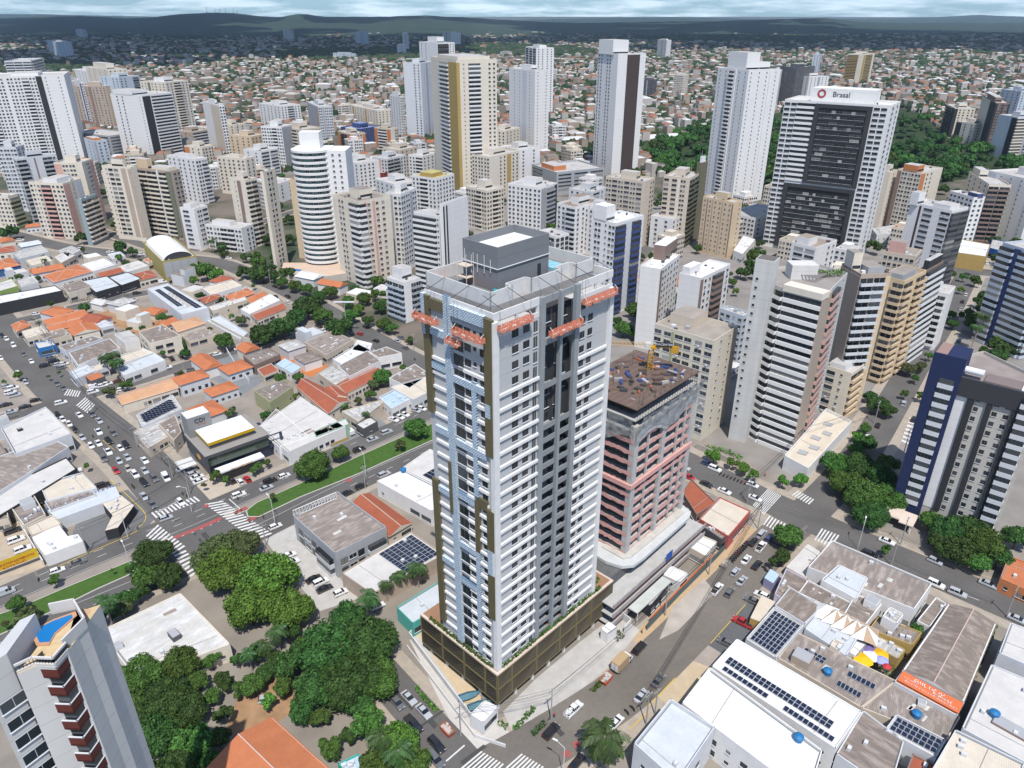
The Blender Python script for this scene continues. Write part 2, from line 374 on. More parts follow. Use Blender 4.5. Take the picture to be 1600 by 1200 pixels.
line([(272, 841), (310, 826), (346, 810)], 1.6, RPAINT); line([(366, 803), (386, 793)], 1.6, RPAINT); line([(270, 843), (310, 829), (347, 813)], .2, PAINT, (1, 1), zm + .004)
line([(387, 815), (402, 806)], 1.8, RPAINT)
for p in ((478, 800), (494, 792), (322, 921 - 130), (120, 925), (102, 932), (545, 751)): line([(p[0] - 4, p[1] + 2), (p[0] + 4, p[1] - 2)], 1.6, RPAINT, z=zm + .003)
line([(172, 750), (205, 780), (228, 806), (218, 824)], .25, YPAINT); line([(75, 893), (130, 868), (190, 842), (218, 828)], .25, YPAINT); line([(132, 876), (170, 860), (196, 848)], 1.2, YPAINT, (.5, .5))
line([(245, 802), (275, 785)], .3); line([(358, 780), (380, 800)], .3); line([(697, 1190), (726, 1165)], .35)
line([(1110, 1006), (1165, 945)], .2, YPAINT); line([(1012, 1105), (1055, 1060)], .25, YPAINT); line([(984, 1140), (1010, 1115)], .25, YPAINT)
line([(160, 688), (178, 703)], .2, YPAINT); line([(1290, 850), (1400, 890), (1560, 950)], .15, PAINT, (3, 4)); line([(1100, 770), (1180, 800)], .15, PAINT, (3, 4))
for p in ((886, 1178), (901, 1163)): line([(p[0] - 5, p[1] + 3), (p[0] + 5, p[1] - 2)], 1.4, RPAINT)
for k in range(9): a = 1410 + k * 2.4; line([(a, 694 - k * 5), (a + 14, 690 - k * 5)], .15)
rp = random.Random(6); pm1, pm2 = mat((.065, .063, .062), .9, .2, 1, name='dark_patch'), mat((.17, .16, .145), .95, .2, 1, name='pale_patch')
for P, w in ROADS[:7]:
 for k in range(9):
  i = rp.randrange(len(P) - 1); c = P[i] + (P[i + 1] - P[i]) * rp.random(); d = P[i + 1] - P[i]; a = math.atan2(d[1], d[0]); o_ = rp.uniform(-w * .75, w * .75); x, y = c[0] - math.sin(a) * o_, c[1] + math.cos(a) * o_
  if y > 420 or y < 60: continue
  L_, W_ = rp.uniform(1.2, 7), rp.uniform(.6, 1.6); b = MB().at(x, y, .128 + k * .0004, a + rp.choice((0, 0, 1.57))); b.face([(-L_ / 2, -W_ / 2, 0), (L_ / 2, -W_ / 2 + rp.uniform(0, .3), 0), (L_ / 2 - rp.uniform(0, .5), W_ / 2, 0), (-L_ / 2, W_ / 2, 0)], rp.choice((pm1, pm1, pm2))); b.T = None; b.build('road_patch')['kind'] = 'structure'
# ---------------------------------------------------------------- facade kit
CC = {'w': (.72, .705, .68), 'c': (.68, .61, .50), 'b': (.58, .50, .40), 'g': (.36, .37, .38), 'l': (.58, .59, .6), 'p': (.60, .36, .30), 'o': (.15, .14, .09),
      'n': (.07, .05, .045), 'k': (.035, .035, .038), 'y': (.42, .29, .10), 't': (.62, .48, .32), 'v': (.05, .075, .19), 'd': (.10, .10, .105), 'r': (.22, .045, .035), 'm': (.24, .17, .14), 'e': (.16, .17, .12), 'a': (.52, .2, .08), 'q': (.28, .34, .35), 's': (.48, .53, .58), 'u': (.42, .34, .27), 'i': (.35, .36, .2)}
def cm(ch): return mat(CC[ch], .8, .06)
GC = {}
def geo(kind, w, h, col, gi, dep=1.3):
 """one facade element, x centred, -y outwards, z from floor level; cached"""
 key = (kind, round(w, 1), round(h, 1), col, gi, dep)
 if key in GC: return GC[key]
 w, h = key[1], key[2]; b = MB(); g = GL[gi]; c = cm(col)
 if kind == 'window':
  z0 = 1.0 if h < 1.9 else .3
  if h < .9: z0 = 1.6
  b.box(-w / 2 - .09, w / 2 + .09, -.03, .02, z0 - .09, z0 + h + .09, c, bottom=False)
  b.box(-w / 2, w / 2, -.06, .02, z0, z0 + h, g, bottom=False)
  if w > .9: b.box(-.035, .035, -.09, 0, z0, z0 + h, c, bottom=False)
  b.box(-w / 2 - .15, w / 2 + .15, -.2, .02, z0 - .17, z0 - .09, cm('l'))
 elif kind == 'balcony':
  b.box(-w / 2, w / 2, -.05, .02, .1, 2.45, g, bottom=False)
  b.box(-w / 2 - .15, w / 2 + .15, -dep, .02, -.25, .1, c)
  b.box(-w / 2 - .15, w / 2 + .15, -dep, -dep + .12, .1, 1.0, c, bottom=False)
  b.box(-w / 2 - .15, -w / 2 - .03, -dep + .12, 0, .1, 1.0, c, bottom=False); b.box(w / 2 + .03, w / 2 + .15, -dep + .12, 0, .1, 1.0, c, bottom=False)
  b.box(-.04, .04, -.1, 0, .1, 2.45, cm('l'), bottom=False)
 elif kind == 'glazed_balcony':
  b.box(-w / 2, w / 2, -dep, .02, 1.0, 2.5, g, bottom=False)
  b.box(-w / 2 - .15, w / 2 + .15, -dep - .08, .02, -.45, 1.0, c)
  for q in (-.25, 0, .25): b.box(q * w - .03, q * w + .03, -dep - .03, 0, 1.0, 2.5, cm('d'), bottom=False)
 elif kind == 'ribbon_window':
  b.box(-w / 2, w / 2, -.1, .02, 1.0, 2.65, g, bottom=False)
  b.box(-w / 2, w / 2, -.5, .02, -.42, 1.0, c)
  n = max(1, int(w / 1.6))
  for k in range(1, n): b.box(-w / 2 + k * w / n - .04, -w / 2 + k * w / n + .04, -.14, 0, 1.0, 2.65, cm('d'), bottom=False)
 elif kind == 'curtain_glass':
  b.box(-w / 2, w / 2, -.08, .02, .12, 3.0, g, bottom=False)
  n = max(1, int(w / 1.5))
  for k in range(n + 1): b.box(-w / 2 + k * w / n - .04, -w / 2 + k * w / n + .04, -.13, 0, 0, 3.0, c, bottom=False)
 elif kind == 'ledge':
  b.box(-w / 2, w / 2, -.4, .02, -.42, .16, c)
 GC[key] = (b, b.mesh(kind)); return GC[key]
KN = {'w': 'window', 'W': 'window', 's': 'window', 'T': 'window', 'b': 'balcony', 'B': 'ribbon_window', 'g': 'curtain_glass', 'z': 'glazed_balcony', 'f': 'ledge'}
def parse(spec):
 out = []
 for t in spec.split():
  k = t[0]; col = 'w'; rest = t[1:]
  if '@' in rest: rest, col = rest.split('@')
  out.append((k, float(rest or 1), col))
 return out
def facade(parts, strips, O, ang, Wd, z0, nf, fh, spec, rng, gset=(0, 0, 0, 1, 1, 2)):
 bays = parse(spec); tot = sum(b[1] for b in bays); s = 0; ca, sa = math.cos(ang), math.sin(ang)
 for k, wt, col in bays:
  w = Wd * wt / tot; m = s + w / 2; s += w
  if k == 'x':
   if col != 'w' or '@' in spec and ('x%g@w' % wt) in spec:
    strips.append((O[0] + ca * m, O[1] + sa * m, w, ang, z0, nf * fh, col, .12))
   continue
  if k in 'Pp':
   strips.append((O[0] + ca * m, O[1] + sa * m, w, ang, z0, nf * fh, col, .6)); continue
  kind = KN[k]
  if k == 'w': ww, hh = min(1.7, w * .62), 1.25
  elif k == 'W': ww, hh = w * .8, 1.45
  elif k == 's': ww, hh = min(.8, w * .6), .7
  elif k == 'T': ww, hh = w * .7, 2.1
  elif k == 'b': ww, hh = w * .92, 2.3
  else: ww, hh = w, 2.3
  n = 1
  if k == 'w' and w > 3.4: n = 2
  for j in range(n):
   mm = m + ((j - .5) * w * .46 if n == 2 else 0)
   if n == 2: ww = min(1.6, w * .3)
   for fl in range(nf):
    gi = gset[rng.randrange(len(gset))]
    fcol = 'd' if k in 'wWsT' and col == 'w' else col
    parts.append((kind, (kind, ww, hh, fcol, gi, 1.3), (O[0] + ca * mm, O[1] + sa * mm, z0 + fl * fh), ang))
def place_parts(root, parts, dist, limit=100):
 by = {}
 for p in parts: by.setdefault(p[0], []).append(p)
 for kind, L_ in by.items():
  lim = limit if dist < 620 else 0
  L_.sort(key=lambda p: -p[2][2])
  for p in L_[:lim]:
   me = geo(*p[1])[1]; ob(kind, me, root, p[2], p[3])
  rest = L_[lim:]
  if rest:
   mats = []; V = []; Fs = []; Mi = []; off = 0
   for p in rest:
    b = geo(*p[1])[0]; a = np.array(b.V); c, s = math.cos(p[3]), math.sin(p[3])
    V.append(np.stack([a[:, 0] * c - a[:, 1] * s + p[2][0], a[:, 0] * s + a[:, 1] * c + p[2][1], a[:, 2] + p[2][2]], 1))
    Fs.append(np.array(b.Fq) + off); off += len(a)
    for m in b.mats:
     if m not in mats: mats.append(m)
    mp = [mats.index(m) for m in b.mats]; Mi.append(np.array([mp[i] for i in b.Mi]))
   o = ob(kind, npmesh(kind, np.concatenate(V), np.concatenate(Fs), np.concatenate(Mi), mats), root); o["kind"] = "stuff"
def npmesh(name, V, Fq, Mi, mats):
 me = bpy.data.meshes.new(name); nf = len(Fq); k = Fq.shape[1]
 me.vertices.add(len(V)); me.vertices.foreach_set("co", V.astype(np.float32).ravel())
 me.loops.add(nf * k); me.loops.foreach_set("vertex_index", Fq.astype(np.int32).ravel())
 me.polygons.add(nf); me.polygons.foreach_set("loop_start", np.arange(0, nf * k, k, dtype=np.int32)); me.polygons.foreach_set("loop_total", np.full(nf, k, np.int32))
 for m in mats: me.materials.append(m)
 if Mi is not None: me.polygons.foreach_set("material_index", np.asarray(Mi, np.int32))
 me.update(calc_edges=True); me.shade_flat(); return me
def frame(A, B, C, h):
 a, b, c = G(*A, h), G(*B, h), G(*C, h)
 v1 = (c[0] - a[0], c[1] - a[1]); v2 = (b[0] - a[0], b[1] - a[1]); w = math.hypot(*v1); d = math.hypot(*v2)
 a1 = math.atan2(v1[1], v1[0]); a2 = math.atan2(v2[1], v2[0]) - math.pi / 2
 da = (a2 - a1 + math.pi) % (2 * math.pi) - math.pi
 ang = a1 + da * (d / (d + w)) if abs(da) < rad(50) else (a1 if w > d else a2)
 ux = (math.cos(ang), math.sin(ang)); uy = (-ux[1], ux[0])
 Wd = max(2, v1[0] * ux[0] + v1[1] * ux[1]); D = max(2, v2[0] * uy[0] + v2[1] * uy[1])
 return a, ang, Wd, D
FOOT = []   # footprints, so that scattered houses and trees keep clear
def tower(name, label, A, B, C, yb, wc='w', R='w1 w1 w1', Lf='w1 w1', fh=3.06, base=0, top=((.3, .7, .3, .7, 5, None),), wn=.1, roofc=(.45, .43, .41), group=None,
          gset=(0, 0, 0, 1, 1, 2), cat='apartment building', minD=None, par=1.1, crown=None, E=None, seed=None):
 rng = random.Random(seed or name + label)
 h = hgt(A[0], A[1], yb); a, ang, Wd, D = frame(A, B, C, h)
 if minD: D = max(D, minD)
 cx = a[0] + math.cos(ang) * Wd / 2 - math.sin(ang) * D / 2; cy = a[1] + math.sin(ang) * Wd / 2 + math.cos(ang) * D / 2
 dist = math.hypot(cx, cy); FOOT.append((cx, cy, ang, Wd / 2 + 3, D / 2 + 3))
 root = thing(name, label, cat, (cx, cy, 0), ang, group)
 m = wall(CC[wc] if isinstance(wc, str) else wc, wn)
 x0, x1, y0, y1 = -Wd / 2, Wd / 2, -D / 2, D / 2
 MB().box(x0, x1, y0, y1, 0, h, m, bottom=False).build('wall', root)
 rm = mat(roofc, .9, .3, .25)
 b = MB()
 b.box(x0 + .3, x1 - .3, y0 + .3, y1 - .3, h, h + .06, rm, bottom=False); b.build('roof', root)
 t = .25
 b = MB(); b.box(x0, x1, y0, y0 + t, h, h + par, m, bottom=False); b.box(x0, x1, y1 - t, y1, h, h + par, m, bottom=False)
 b.box(x0, x0 + t, y0 + t, y1 - t, h, h + par, m, bottom=False); b.box(x1 - t, x1, y0 + t, y1 - t, h, h + par, m, bottom=False); b.build('parapet', root)
 for (fx0, fx1, fy0, fy1, th, tcol) in top:
  tm = m if tcol is None else wall(CC[tcol])
  b = MB(); X0, X1, Y0, Y1 = x0 + fx0 * Wd, x0 + fx1 * Wd, y0 + fy0 * D, y0 + fy1 * D
  b.box(X0, X1, Y0, Y1, h + .06, h + th, tm, rm, bottom=False)
  b.box(X0 + .2, X1 - .2, Y0 - .05, Y0, h + 1, h + 2.2, GL[0], bottom=False) if th > 4 else None
  b.build('rooftop_block', root)
 # small rooftop plant
 b = MB(); k = 0
 for _ in range(rng.randint(3, 7)):
  px, py = rng.uniform(x0 + 1, x1 - 2.2), rng.uniform(y0 + 1, y1 - 2.2)
  s_, t_ = rng.uniform(.6, 1.6), rng.uniform(.5, 1.2); b.box(px, px + s_, py, py + s_, h + .06, h + .06 + t_, cm(rng.choice('lwdg')), bottom=False)
 b.build('rooftop_equipment', root)
 if rng.random() < .6:
  b = MB(); px, py = rng.uniform(x0 + 2, x1 - 2), rng.uniform(y0 + 2, y1 - 2); b.tube((px, py, h), (px, py, h + rng.uniform(5, 9)), .08, cm('l'), 4); b.build('antenna', root)
 z0 = base; n = max(1, int((h - z0) / fh)); z0 = h - n * fh
 parts = []; strips = []
 if R: facade(parts, strips, (x0, y0), 0, Wd, z0, n, fh, R, rng, gset)
 if Lf: facade(parts, strips, (x0, y1), -math.pi / 2, D, z0, n, fh, Lf, rng, gset)
 if E: facade(parts, strips, (x1, y0), math.pi / 2, D, z0, n, fh, E, rng, gset)
 for (sx, sy, w, sa, sz, sh, col, dep) in strips:
  b = MB(); b.box(-w / 2, w / 2, -dep, .02, 0, sh + (.5 if dep > .3 else 0), wall(CC[col])); b.build('wall_strip', root, (sx, sy, sz), sa)
 if dist < 480:
  acm = GC.setdefault(('ac', 1), (None, MB().box(-.42, .42, -.38, -.02, .25, .8, cm('l')).mesh('air_conditioner')))[1]; wp = [p for p in parts if p[0] == 'window']
  for p in rng.sample(wp, min(12, len(wp) // 4)): ob('air_conditioner', acm, root, p[2], p[3])
 place_parts(root, parts, dist)
 return root, (x0, x1, y0, y1, h, ang, Wd, D, dist)
# ---------------------------------------------------------------- the towers, one row each
T = tower
# front row of the left cluster
T('apartment_building', 'low cream and olive green block at the left edge beside the avenue', (13, 309), (-22, 309), (33, 305), 357, 'c', 'z3@i', 'x1 w2 w2', top=())
T('apartment_building', 'grey white tower with dark stacked balconies beside the pink block', (25, 250), (-28, 254), (86, 243), 350, 'l', 'b3@g x2@l x.5@m x2@l b3@g w1', 'w1 w1 w1 w1')
T('apartment_building', 'wide pink and white block with salmon balcony stack', (98, 289), (43, 287), (128, 281), 374, 'c', 'x1@p s1@p x1@l', 'w1 s.6 w1 b2.4@p w1 w1 w.8', top=((.1, .9, .2, .6, 3.5, 'w'),))
T('apartment_building', 'cream block with salmon corner standing behind the pink and white block', (128, 256), (85, 256), (143, 250), 352, 'c', 'x1 w1 x1@p', 'x1@p w1 w1 x1')
T('apartment_building', 'narrow pale teal block with wavy balconies beside the pink block', (127, 314), (114, 316), (152, 305), 384, 'q', 'b3@c b2@b', 'x1', top=())
T('apartment_building', 'cream tower with paired dark windows and a brown recess', (159, 261), (142, 257), (204, 264), 373, 'c', 'x.5 s.8 W1.3@n W1.3@n x.6 x1.2@u x.4@c x.8@u', 'b1@c')
T('apartment_building', 'beige tower with long wavy balconies and a dark green end strip', (266, 270), (204, 264), (284, 267), 376, 'u', 'x.6 w1 w1', 'b3.2@c b2.6@c p.3@w b2@c p1@e', gset=(0, 0, 0, 1), top=((0.1, .6, .6, .9, 7, 't'), (.1, .9, .05, .5, 3, 'c')))
T('apartment_building', 'small white block with grey window stacks left of the white hotel', (303, 329), (281, 326), (324, 323), 391, 'w', 'x.5 w1 W1.2', 'x.4 W1.4@s x1', top=((.2, .8, .4, .9, 3, None),))
T('apartment_building', 'low white hotel with overhanging ground floor near the roundabout', (377, 359), (322, 352), (394, 352), 395, 'w', 'x.5 w1', 'w1 w1 b1@w b1@w w1', top=((.3, .8, .4, .9, 3, None),))
T('apartment_building', 'beige tower with brown stripe and curved balcony stacks', (383, 284), (350, 282), (408, 281), 386, 'c', 'b2@c b2@u', 'x.6 s1@c x.8@m x1@c')
T('apartment_building', 'tall cream slab with blind dark olive gable', (430, 264), (411, 270), (449, 262), 415, 'c', 'x1@o', 'x.4 w1 x.4', top=(), par=.6)
T('apartment_building', 'narrow orange tan slab between the olive gable and the round tower', (464, 284), (450, 284), (476, 281), 404, 't', 'x1', 'x1 x1@t', top=())
T('apartment_building', 'beige tower with glazed corner balconies and pink stripes', (560, 318), (522, 306), (608, 308), 450, 'c', 'z1@w x.3@p w.7@p x.25@c x.4@p w.8@p x.2@c w.8@p x.9@c', 'x.7@c w1 x.4 s.6 z1.2@w', fh=3.2, roofc=(.25, .22, .2))
T('apartment_building', 'white tower with two dark grey vertical stripes behind the pink striped tower', (626, 306), (600, 305), (655, 296), 425, 'w', 'w1 w1 x.5@g w1', 'w.8 x.5@g w1 w.6')
T('apartment_building', 'small white block with grid balconies above the tree lined avenue', (631, 445), (607, 435), (655, 436), 505, 'w', 'x1.4 b1@g b1@g', 'b1@s b1@s b1@s', top=((.3, .9, .4, .95, 6, None),))
T('apartment_building', 'white block with dark glazed balconies facing the avenue', (686, 341), (647, 334), (701, 336), 462, 'w', 'x1', 'z2@w z2@w s.5', top=((.2, .9, .3, .8, 2, None),), gset=(0, 0, 1))
T('apartment_building', 'plain white slab with two black vertical lines', (692, 323), (687, 322), (730, 309), 470, 'w', 'x.25@k x.3 x.25@k x4', 'x1', top=())
# second rows, centre
T('apartment_building', 'low red roofed white block behind the pink striped tower', (615, 290), (588, 281), (652, 284), 345, 'w', 'w1 w1 b1@w w1', 'w1 w1')
T('apartment_building', 'white block with yellow green roof behind the white slab', (681, 281), (645, 275), (707, 273), 348, 'w', 'w1 w1 w1', 'w1 b1@w w1', roofc=(.42, .38, .15), top=((.2, .8, .3, .8, 3, 'y'),))
T('apartment_building', 'tall cream tower with a golden vertical stripe', (713, 98), (673, 92), (743, 92), 308, 'c', 'x.3@y s.8@y b1.3@w x.6 w1', 'x1.3 b1.5@w x1.2@y', top=((.1, .9, .1, .9, 4, None),), par=2, fh=3.3)
T('apartment_building', 'slim white and grey striped tower left of the golden striped tower', (657, 100), (648, 97), (678, 97), 222, 'l', 'x.5 s1 x.6@g s1 x1', 'x1 w1')
T('apartment_building', 'white tower with unfinished top behind the golden striped tower', (683, 68), (666, 66), (704, 67), 190, 'w', 'b2@n w1', 'w1 x1', top=((.2, .6, .2, .7, 8, None),))
T('apartment_building', 'narrow white block right of the golden striped tower', (751, 100), (742, 100), (757, 99), 148, 'w', 'w1', 'w1 w1')
T('apartment_building', 'white twin wing tower beyond the yellow brick blocks', (625, 152), (609, 149), (644, 154), 217, 'w', 'w1 x.4@g w1', 'w1 w1', top=((.2, .7, .2, .8, 5, None),))
T('apartment_building', 'white mid rise with paired windows in front of the low houses', (438, 167), (417, 161), (461, 163), 205, 'w', 'w1 b1@l w1', 'w1 w1 w1')
T('apartment_building', 'grey and white tower with a blind grey side', (497, 168), (479, 160), (519, 167), 228, 'l', 'w1 x.4@g w1 w1', 'x1@g x.3@u')
T('apartment_building', 'white tower with grey violet edge wall', (440, 200), (410, 198), (452, 196), 268, 'w', 'x1@g', 'w1 w1 b1@w w1')
T('apartment_building', 'beige brick tower beside the grey violet edged tower', (471, 204), (443, 197), (494, 199), 266, 'b', 'w1 w1 w1', 'w1 b1@c w1 b1@c w1')
T('apartment_building', 'brown and orange brick block', (548, 211), (525, 206), (572, 209), 246, 'b', 'w1 w1 x.5@a', 'x.5@a b1@n x.5@a')
T('apartment_building', 'dark navy blue block behind the orange blocks', (563, 203), (542, 198), (584, 197), 238, 'v', 'w1 w1 x.6@w', 'w1 w1 w1', roofc=(.2, .25, .4))
T('apartment_building', 'bright orange framed white balcony block', (610, 203), (585, 200), (622, 201), 245, 'b', 'x1@c w1', 'x.8@a b2@w x.8@a')
T('apartment_building', 'pale yellow row block with stepped roof', (590, 174), (552, 166), (612, 172), 204, 'c', 'w1 w1', 'x.3@y w1 w1 x.3@y w1 w1')
T('apartment_building', 'pale yellow long block behind the navy block', (566, 168), (545, 164), (590, 166), 196, 'c', 'w1 x.3@y w1', 'w1 w1')
T('apartment_building', 'white stepped block left of the dark red hall', (560, 257), (537, 247), (583, 250), 300, 'w', 'w1 w1 x.5', 'x.6@m w1 w1')
T('apartment_building', 'dark red windowless hall among white blocks', (600, 272), (597, 264), (627, 262), 290, 'r', 'x1', 'x1', top=())
T('apartment_building', 'grey balcony block behind the dark red hall', (605, 250), (585, 246), (630, 243), 288, 'l', 'b1@g b1@g w1', 'w1 x.4@p w1')
T('apartment_building', 'cream corner block right of the golden striped tower', (765, 247), (746, 241), (801, 236), 312, 'c', 'x1 w1 x.5@y w1', 'w1 w1 w1')
T('apartment_building', 'cream tower with window pairs in front of the golden striped tower', (760, 300), (723, 294), (792, 295), 362, 'c', 'w1 b1@c w1', 'w1 w1 b1@c w1', top=((.3, .7, .3, .7, 6, None),))
T('apartment_building', 'slim white tower with narrow window columns right of centre', (836, 112), (810, 107), (849, 110), 258, 'w', 's1 x.4 s1', 'x.5 s1 s1 x.8@l s1 x.4', wn=.06)
T('apartment_building', 'taller white tower with tall crown windows behind the slim white tower', (838, 76), (821, 74), (851, 74), 190, 'w', 'w1 w1', 'T1@n T1@n T1@n', top=((.3, .7, .2, .8, 4, None),))
T('apartment_building', 'tall white tower with a dark brown glazed stripe', (966, 86), (951, 83), (998, 84), 277, 'w', 'x1.1 x1.5@n x.7', 'w1 x.5 w1 x1', top=((-.05, .5, .2, .9, 12, None),), E='x1', wn=.05)
T('apartment_building', 'tall white tower with stepped sides beside the park', (1170, 112), (1136, 107), (1207, 109), 318, 'w', 's1 x.4@w s1 x.3 s1 p.6@w s1 x.3', 's1 s1 b1@w p.3@w s1 s1', top=((.1, .5, .2, .8, 13, None), (.5, .85, .2, .8, 6, None)), wn=.05)
T('apartment_building', 'dark olive round ended slab', (1096, 255), (1089, 254), (1107, 253), 378, 'o', 'x1', 'x1', top=((.2, .7, .2, .7, 4, 'w'),), par=.3)
T('apartment_building', 'beige balcony tower joined to the dark olive slab', (1078, 281), (1037, 277), (1095, 272), 388, 'b', 'b1@o b1@o', 'W1@m x.4 W1@m x.5@c w1 x.6')
T('apartment_building', 'beige hotel with narrow window columns', (1146, 319), (1100, 309), (1158, 315), 405, 't', 'x1@t s1', 's1 x.2@m s1 x.2@u s1 s1 x.2@u s1 s1 x.2@m')
T('apartment_building', 'beige wide block with rows of windows behind the navy tower', (1008, 286), (947, 278), (1023, 280), 388, 'b', 'x1 w1', 'w1 W1@m w1 W1@m w1 W1@m x.4')
T('apartment_building', 'long grey concrete hall like block', (870, 272), (841, 258), (938, 262), 306, 'g', 'W1@g W1@g W1@g', 'W1@g x1', par=1.5, top=((.1, .35, .3, .8, 4, 'a'),))
T('apartment_building', 'white block with dark grey side left of the navy tower', (846, 296), (792, 289), (872, 288), 366, 'w', 'x.6@g b1@g x.3@k', 'w1 w1 w1 w1')
T('apartment_building', 'white block with brown rooftop rim', (899, 326), (877, 318), (935, 313), 402, 'w', 'w1 s.6 w1', 'w1 b1@l', roofc=(.25, .2, .16))
T('apartment_building', 'low rounded white block with dark ribbon windows and parasol roof', (868, 372), (835, 364), (893, 368), 420, 'w', 'T1 T1 T1', 'T1 T1', top=())
T('apartment_building', 'white building with a large blank cube top', (945, 332), (912, 324), (962, 328), 405, 'w', 'w1 w1', 'w1 w1')
T('apartment_building', 'white tower with navy curved balcony front and grey centre strip', (962, 352), (925, 343), (1005, 339), 494, 'w', 'z1@v x.9@l z.9@v x.5@w', 'x.4 w1 x.3 s.6 w1', roofc=(.7, .7, .7), top=((.0, .3, .4, .9, 8, 'w'),))
T('apartment_building', 'left wing of the white and brown twin building', (1032, 424), (1003, 417), (1056, 400), 548, 'w', 'x.3@m w.8 w1 w1', 'x1', roofc=(.75, .74, .72), top=((.6, 1.25, .4, 1, 7, 'm'),))
T('apartment_building', 'right wing of the white and brown twin building', (1095, 438), (1063, 429), (1138, 415), 560, 'w', 'x.3@m w1 z1@m w1', 'x1', roofc=(.75, .74, .72), top=((.05, .4, .6, .95, 4, 'w'),))
T('apartment_building', 'beige office block with olive parapet behind the building site', (1115, 537), (1021, 511), (1156, 514), 690, (.62, .56, .46), 'x.4 s1 s1 x.4', 'W1@g x.2 W1@g x.3@i W1.2@i W1@i x.3 W1@g x.2 W1@g', top=((.35, .95, .5, .9, 4, 'b'),), roofc=(.33, .29, .25))
T('apartment_building', 'small light blue block between the zigzag tower and the brown twin', (1161, 497), (1127, 484), (1170, 491), 570, 's', 'w1', 'w1 w1 s1 w1', top=())
T('apartment_building', 'white church like hall with small windows left of the black framed tower', (1180, 343), (1151, 329), (1202, 324), 374, 'w', 'w1 w1', 'w1 w1 w1 w1', top=(), roofc=(.35, .35, .33))
# right side
T('apartment_building', 'pale cream narrow tower right of the black framed tower', (1391, 271), (1376, 268), (1398, 267), 355, 'c', 's1', 'x1')
T('apartment_building', 'cream tower with a brick red stairs block', (1440, 272), (1404, 266), (1471, 264), 362, 'c', 'x.5@a w1 x1', 'x.6@m w1 w1 w1', top=((.0, .3, .2, .8, 5, 'a'),))
T('apartment_building', 'beige tower with brown balcony side near the right edge', (1545, 290), (1514, 270), (1567, 284), 380, 'c', 'b1@m b1@m', 'w1 w1', top=((.1, .5, .6, .95, 5, None),))
T('apartment_building', 'white tower at the right edge with small windows', (1622, 286), (1577, 266), (1660, 272), 385, 'w', 'w1 w1', 'x1@s s1 s1 s1 s1')
T('apartment_building', 'white tower with square windows and dark side balconies', (1487, 332), (1424, 318), (1510, 326), 452, 'w', 'z1@d z1@d', 'x1.3@w x.3@n x.2@w W1.5@m x.8 W1.5@m', top=((.1, .7, .1, .5, 3, None), (-.1, .3, .8, 1, 7, None)))
T('apartment_building', 'white block with a small blue rooftop box behind the white square windowed tower', (1521, 311), (1492, 300), (1532, 308), 395, 'w', 'w1', 'w1 w1 w1', top=((.3, .8, .0, .4, 3, 'v'),))
T('apartment_building', 'beige grey tower with curved corner balconies and raw concrete wall', (1345, 433), (1326, 415), (1385, 427), 640, 'u', 'b1.4@l b1.2@l x.5@t', 'x1@u', top=((.0, .3, .5, .9, 7, 'c'), (.35, .9, .2, .8, 2.5, 'g')), roofc=(.3, .27, .24))
T('apartment_building', 'yellow tan tower with planted balconies', (1413, 443), (1379, 432), (1438, 424), 600, (.60, .46, .28), 'b1@t x.3 b1@t', 's.8 x.6@t b1.2@t', top=((.1, .7, .2, .8, 2.5, 'g'),), roofc=(.28, .25, .22))
T('apartment_building', 'dark glass and white banded block right of the yellow tan tower', (1448, 424), (1437, 421), (1472, 409), 572, 'm', 'z1@w', 'x1@m', top=((.1, .9, .1, .8, 4, 'k'),), par=.5)
T('apartment_building', 'low white block with arched balconies facing the palm lined street', (1482, 463), (1446, 455), (1489, 450), 548, 'w', 'x1', 'x.4 s1 b1.5@w x.3', top=((.2, .8, .5, .9, 3, None),))
T('apartment_building', 'small cream block behind the zigzag banded tower podium', (1330, 587), (1293, 572), (1343, 570), 655, 'c', 'b1@t', 'W1 s1 x.3', top=((.1, .8, .3, .9, 2.5, 'w'),))
T('apartment_building', 'white penthouse topped block directly behind the zigzag banded tower', (1275, 390), (1237, 381), (1307, 378), 500, 'w', 'x1 w1', 'x.2 W1@g W1@g', roofc=(.3, .25, .2), top=((.1, .5, .4, .9, 4, None),))
T('apartment_building', 'cream block with pergola roofs behind the planted balcony towers', (1430, 404), (1378, 398), (1450, 395), 540, 'b', 'w1 w1', 'w1 w1 w1', roofc=(.3, .28, .25), top=((.1, .4, .4, .9, 6, 'p'),))
T('apartment_building', 'grey blue glazed tower cut by the right edge of the picture', (1640, 405), (1585, 380), (1690, 390), 560, 's', 'z1@s z1@s', 'z1@s x.5@v z1@s z1@s', minD=14)
# far right cluster beyond the park
T('apartment_building', 'cream and black banded tower at the park edge, leftmost of the far right cluster', (1492, 170), (1479, 164), (1515, 167), 215, 'c', 'x.4@k w1 w1', 'b1@n x.4@k')
T('apartment_building', 'brown and black glass tower beyond the park', (1556, 162), (1536, 150), (1584, 166), 237, 'm', 'x.6@k w1 x.4@n w1 x.4@k', 'x1@c x.6@k', top=((.1, .6, .2, .8, 5, 'm'),))
T('apartment_building', 'grey banded tower at the right edge beyond the park', (1590, 185), (1568, 180), (1622, 183), 250, 'l', 'z1@c x.3@g z1@l', 'x1 x.4@k')
T('apartment_building', 'tall pale grey tower behind the brown glass tower', (1596, 144), (1578, 140), (1612, 142), 212, 's', 'w1 w1', 'w1 w1')
T('apartment_building', 'cream mid tower in front of the brown glass tower', (1525, 195), (1505, 190), (1533, 192), 228, 'c', 'w1', 'x.4@k w1')
T('apartment_building', 'white slim block behind the black framed tower, leftmost of four', (1219, 112), (1208, 112), (1227, 110), 170, 'w', 'w1', 'w1 w1')
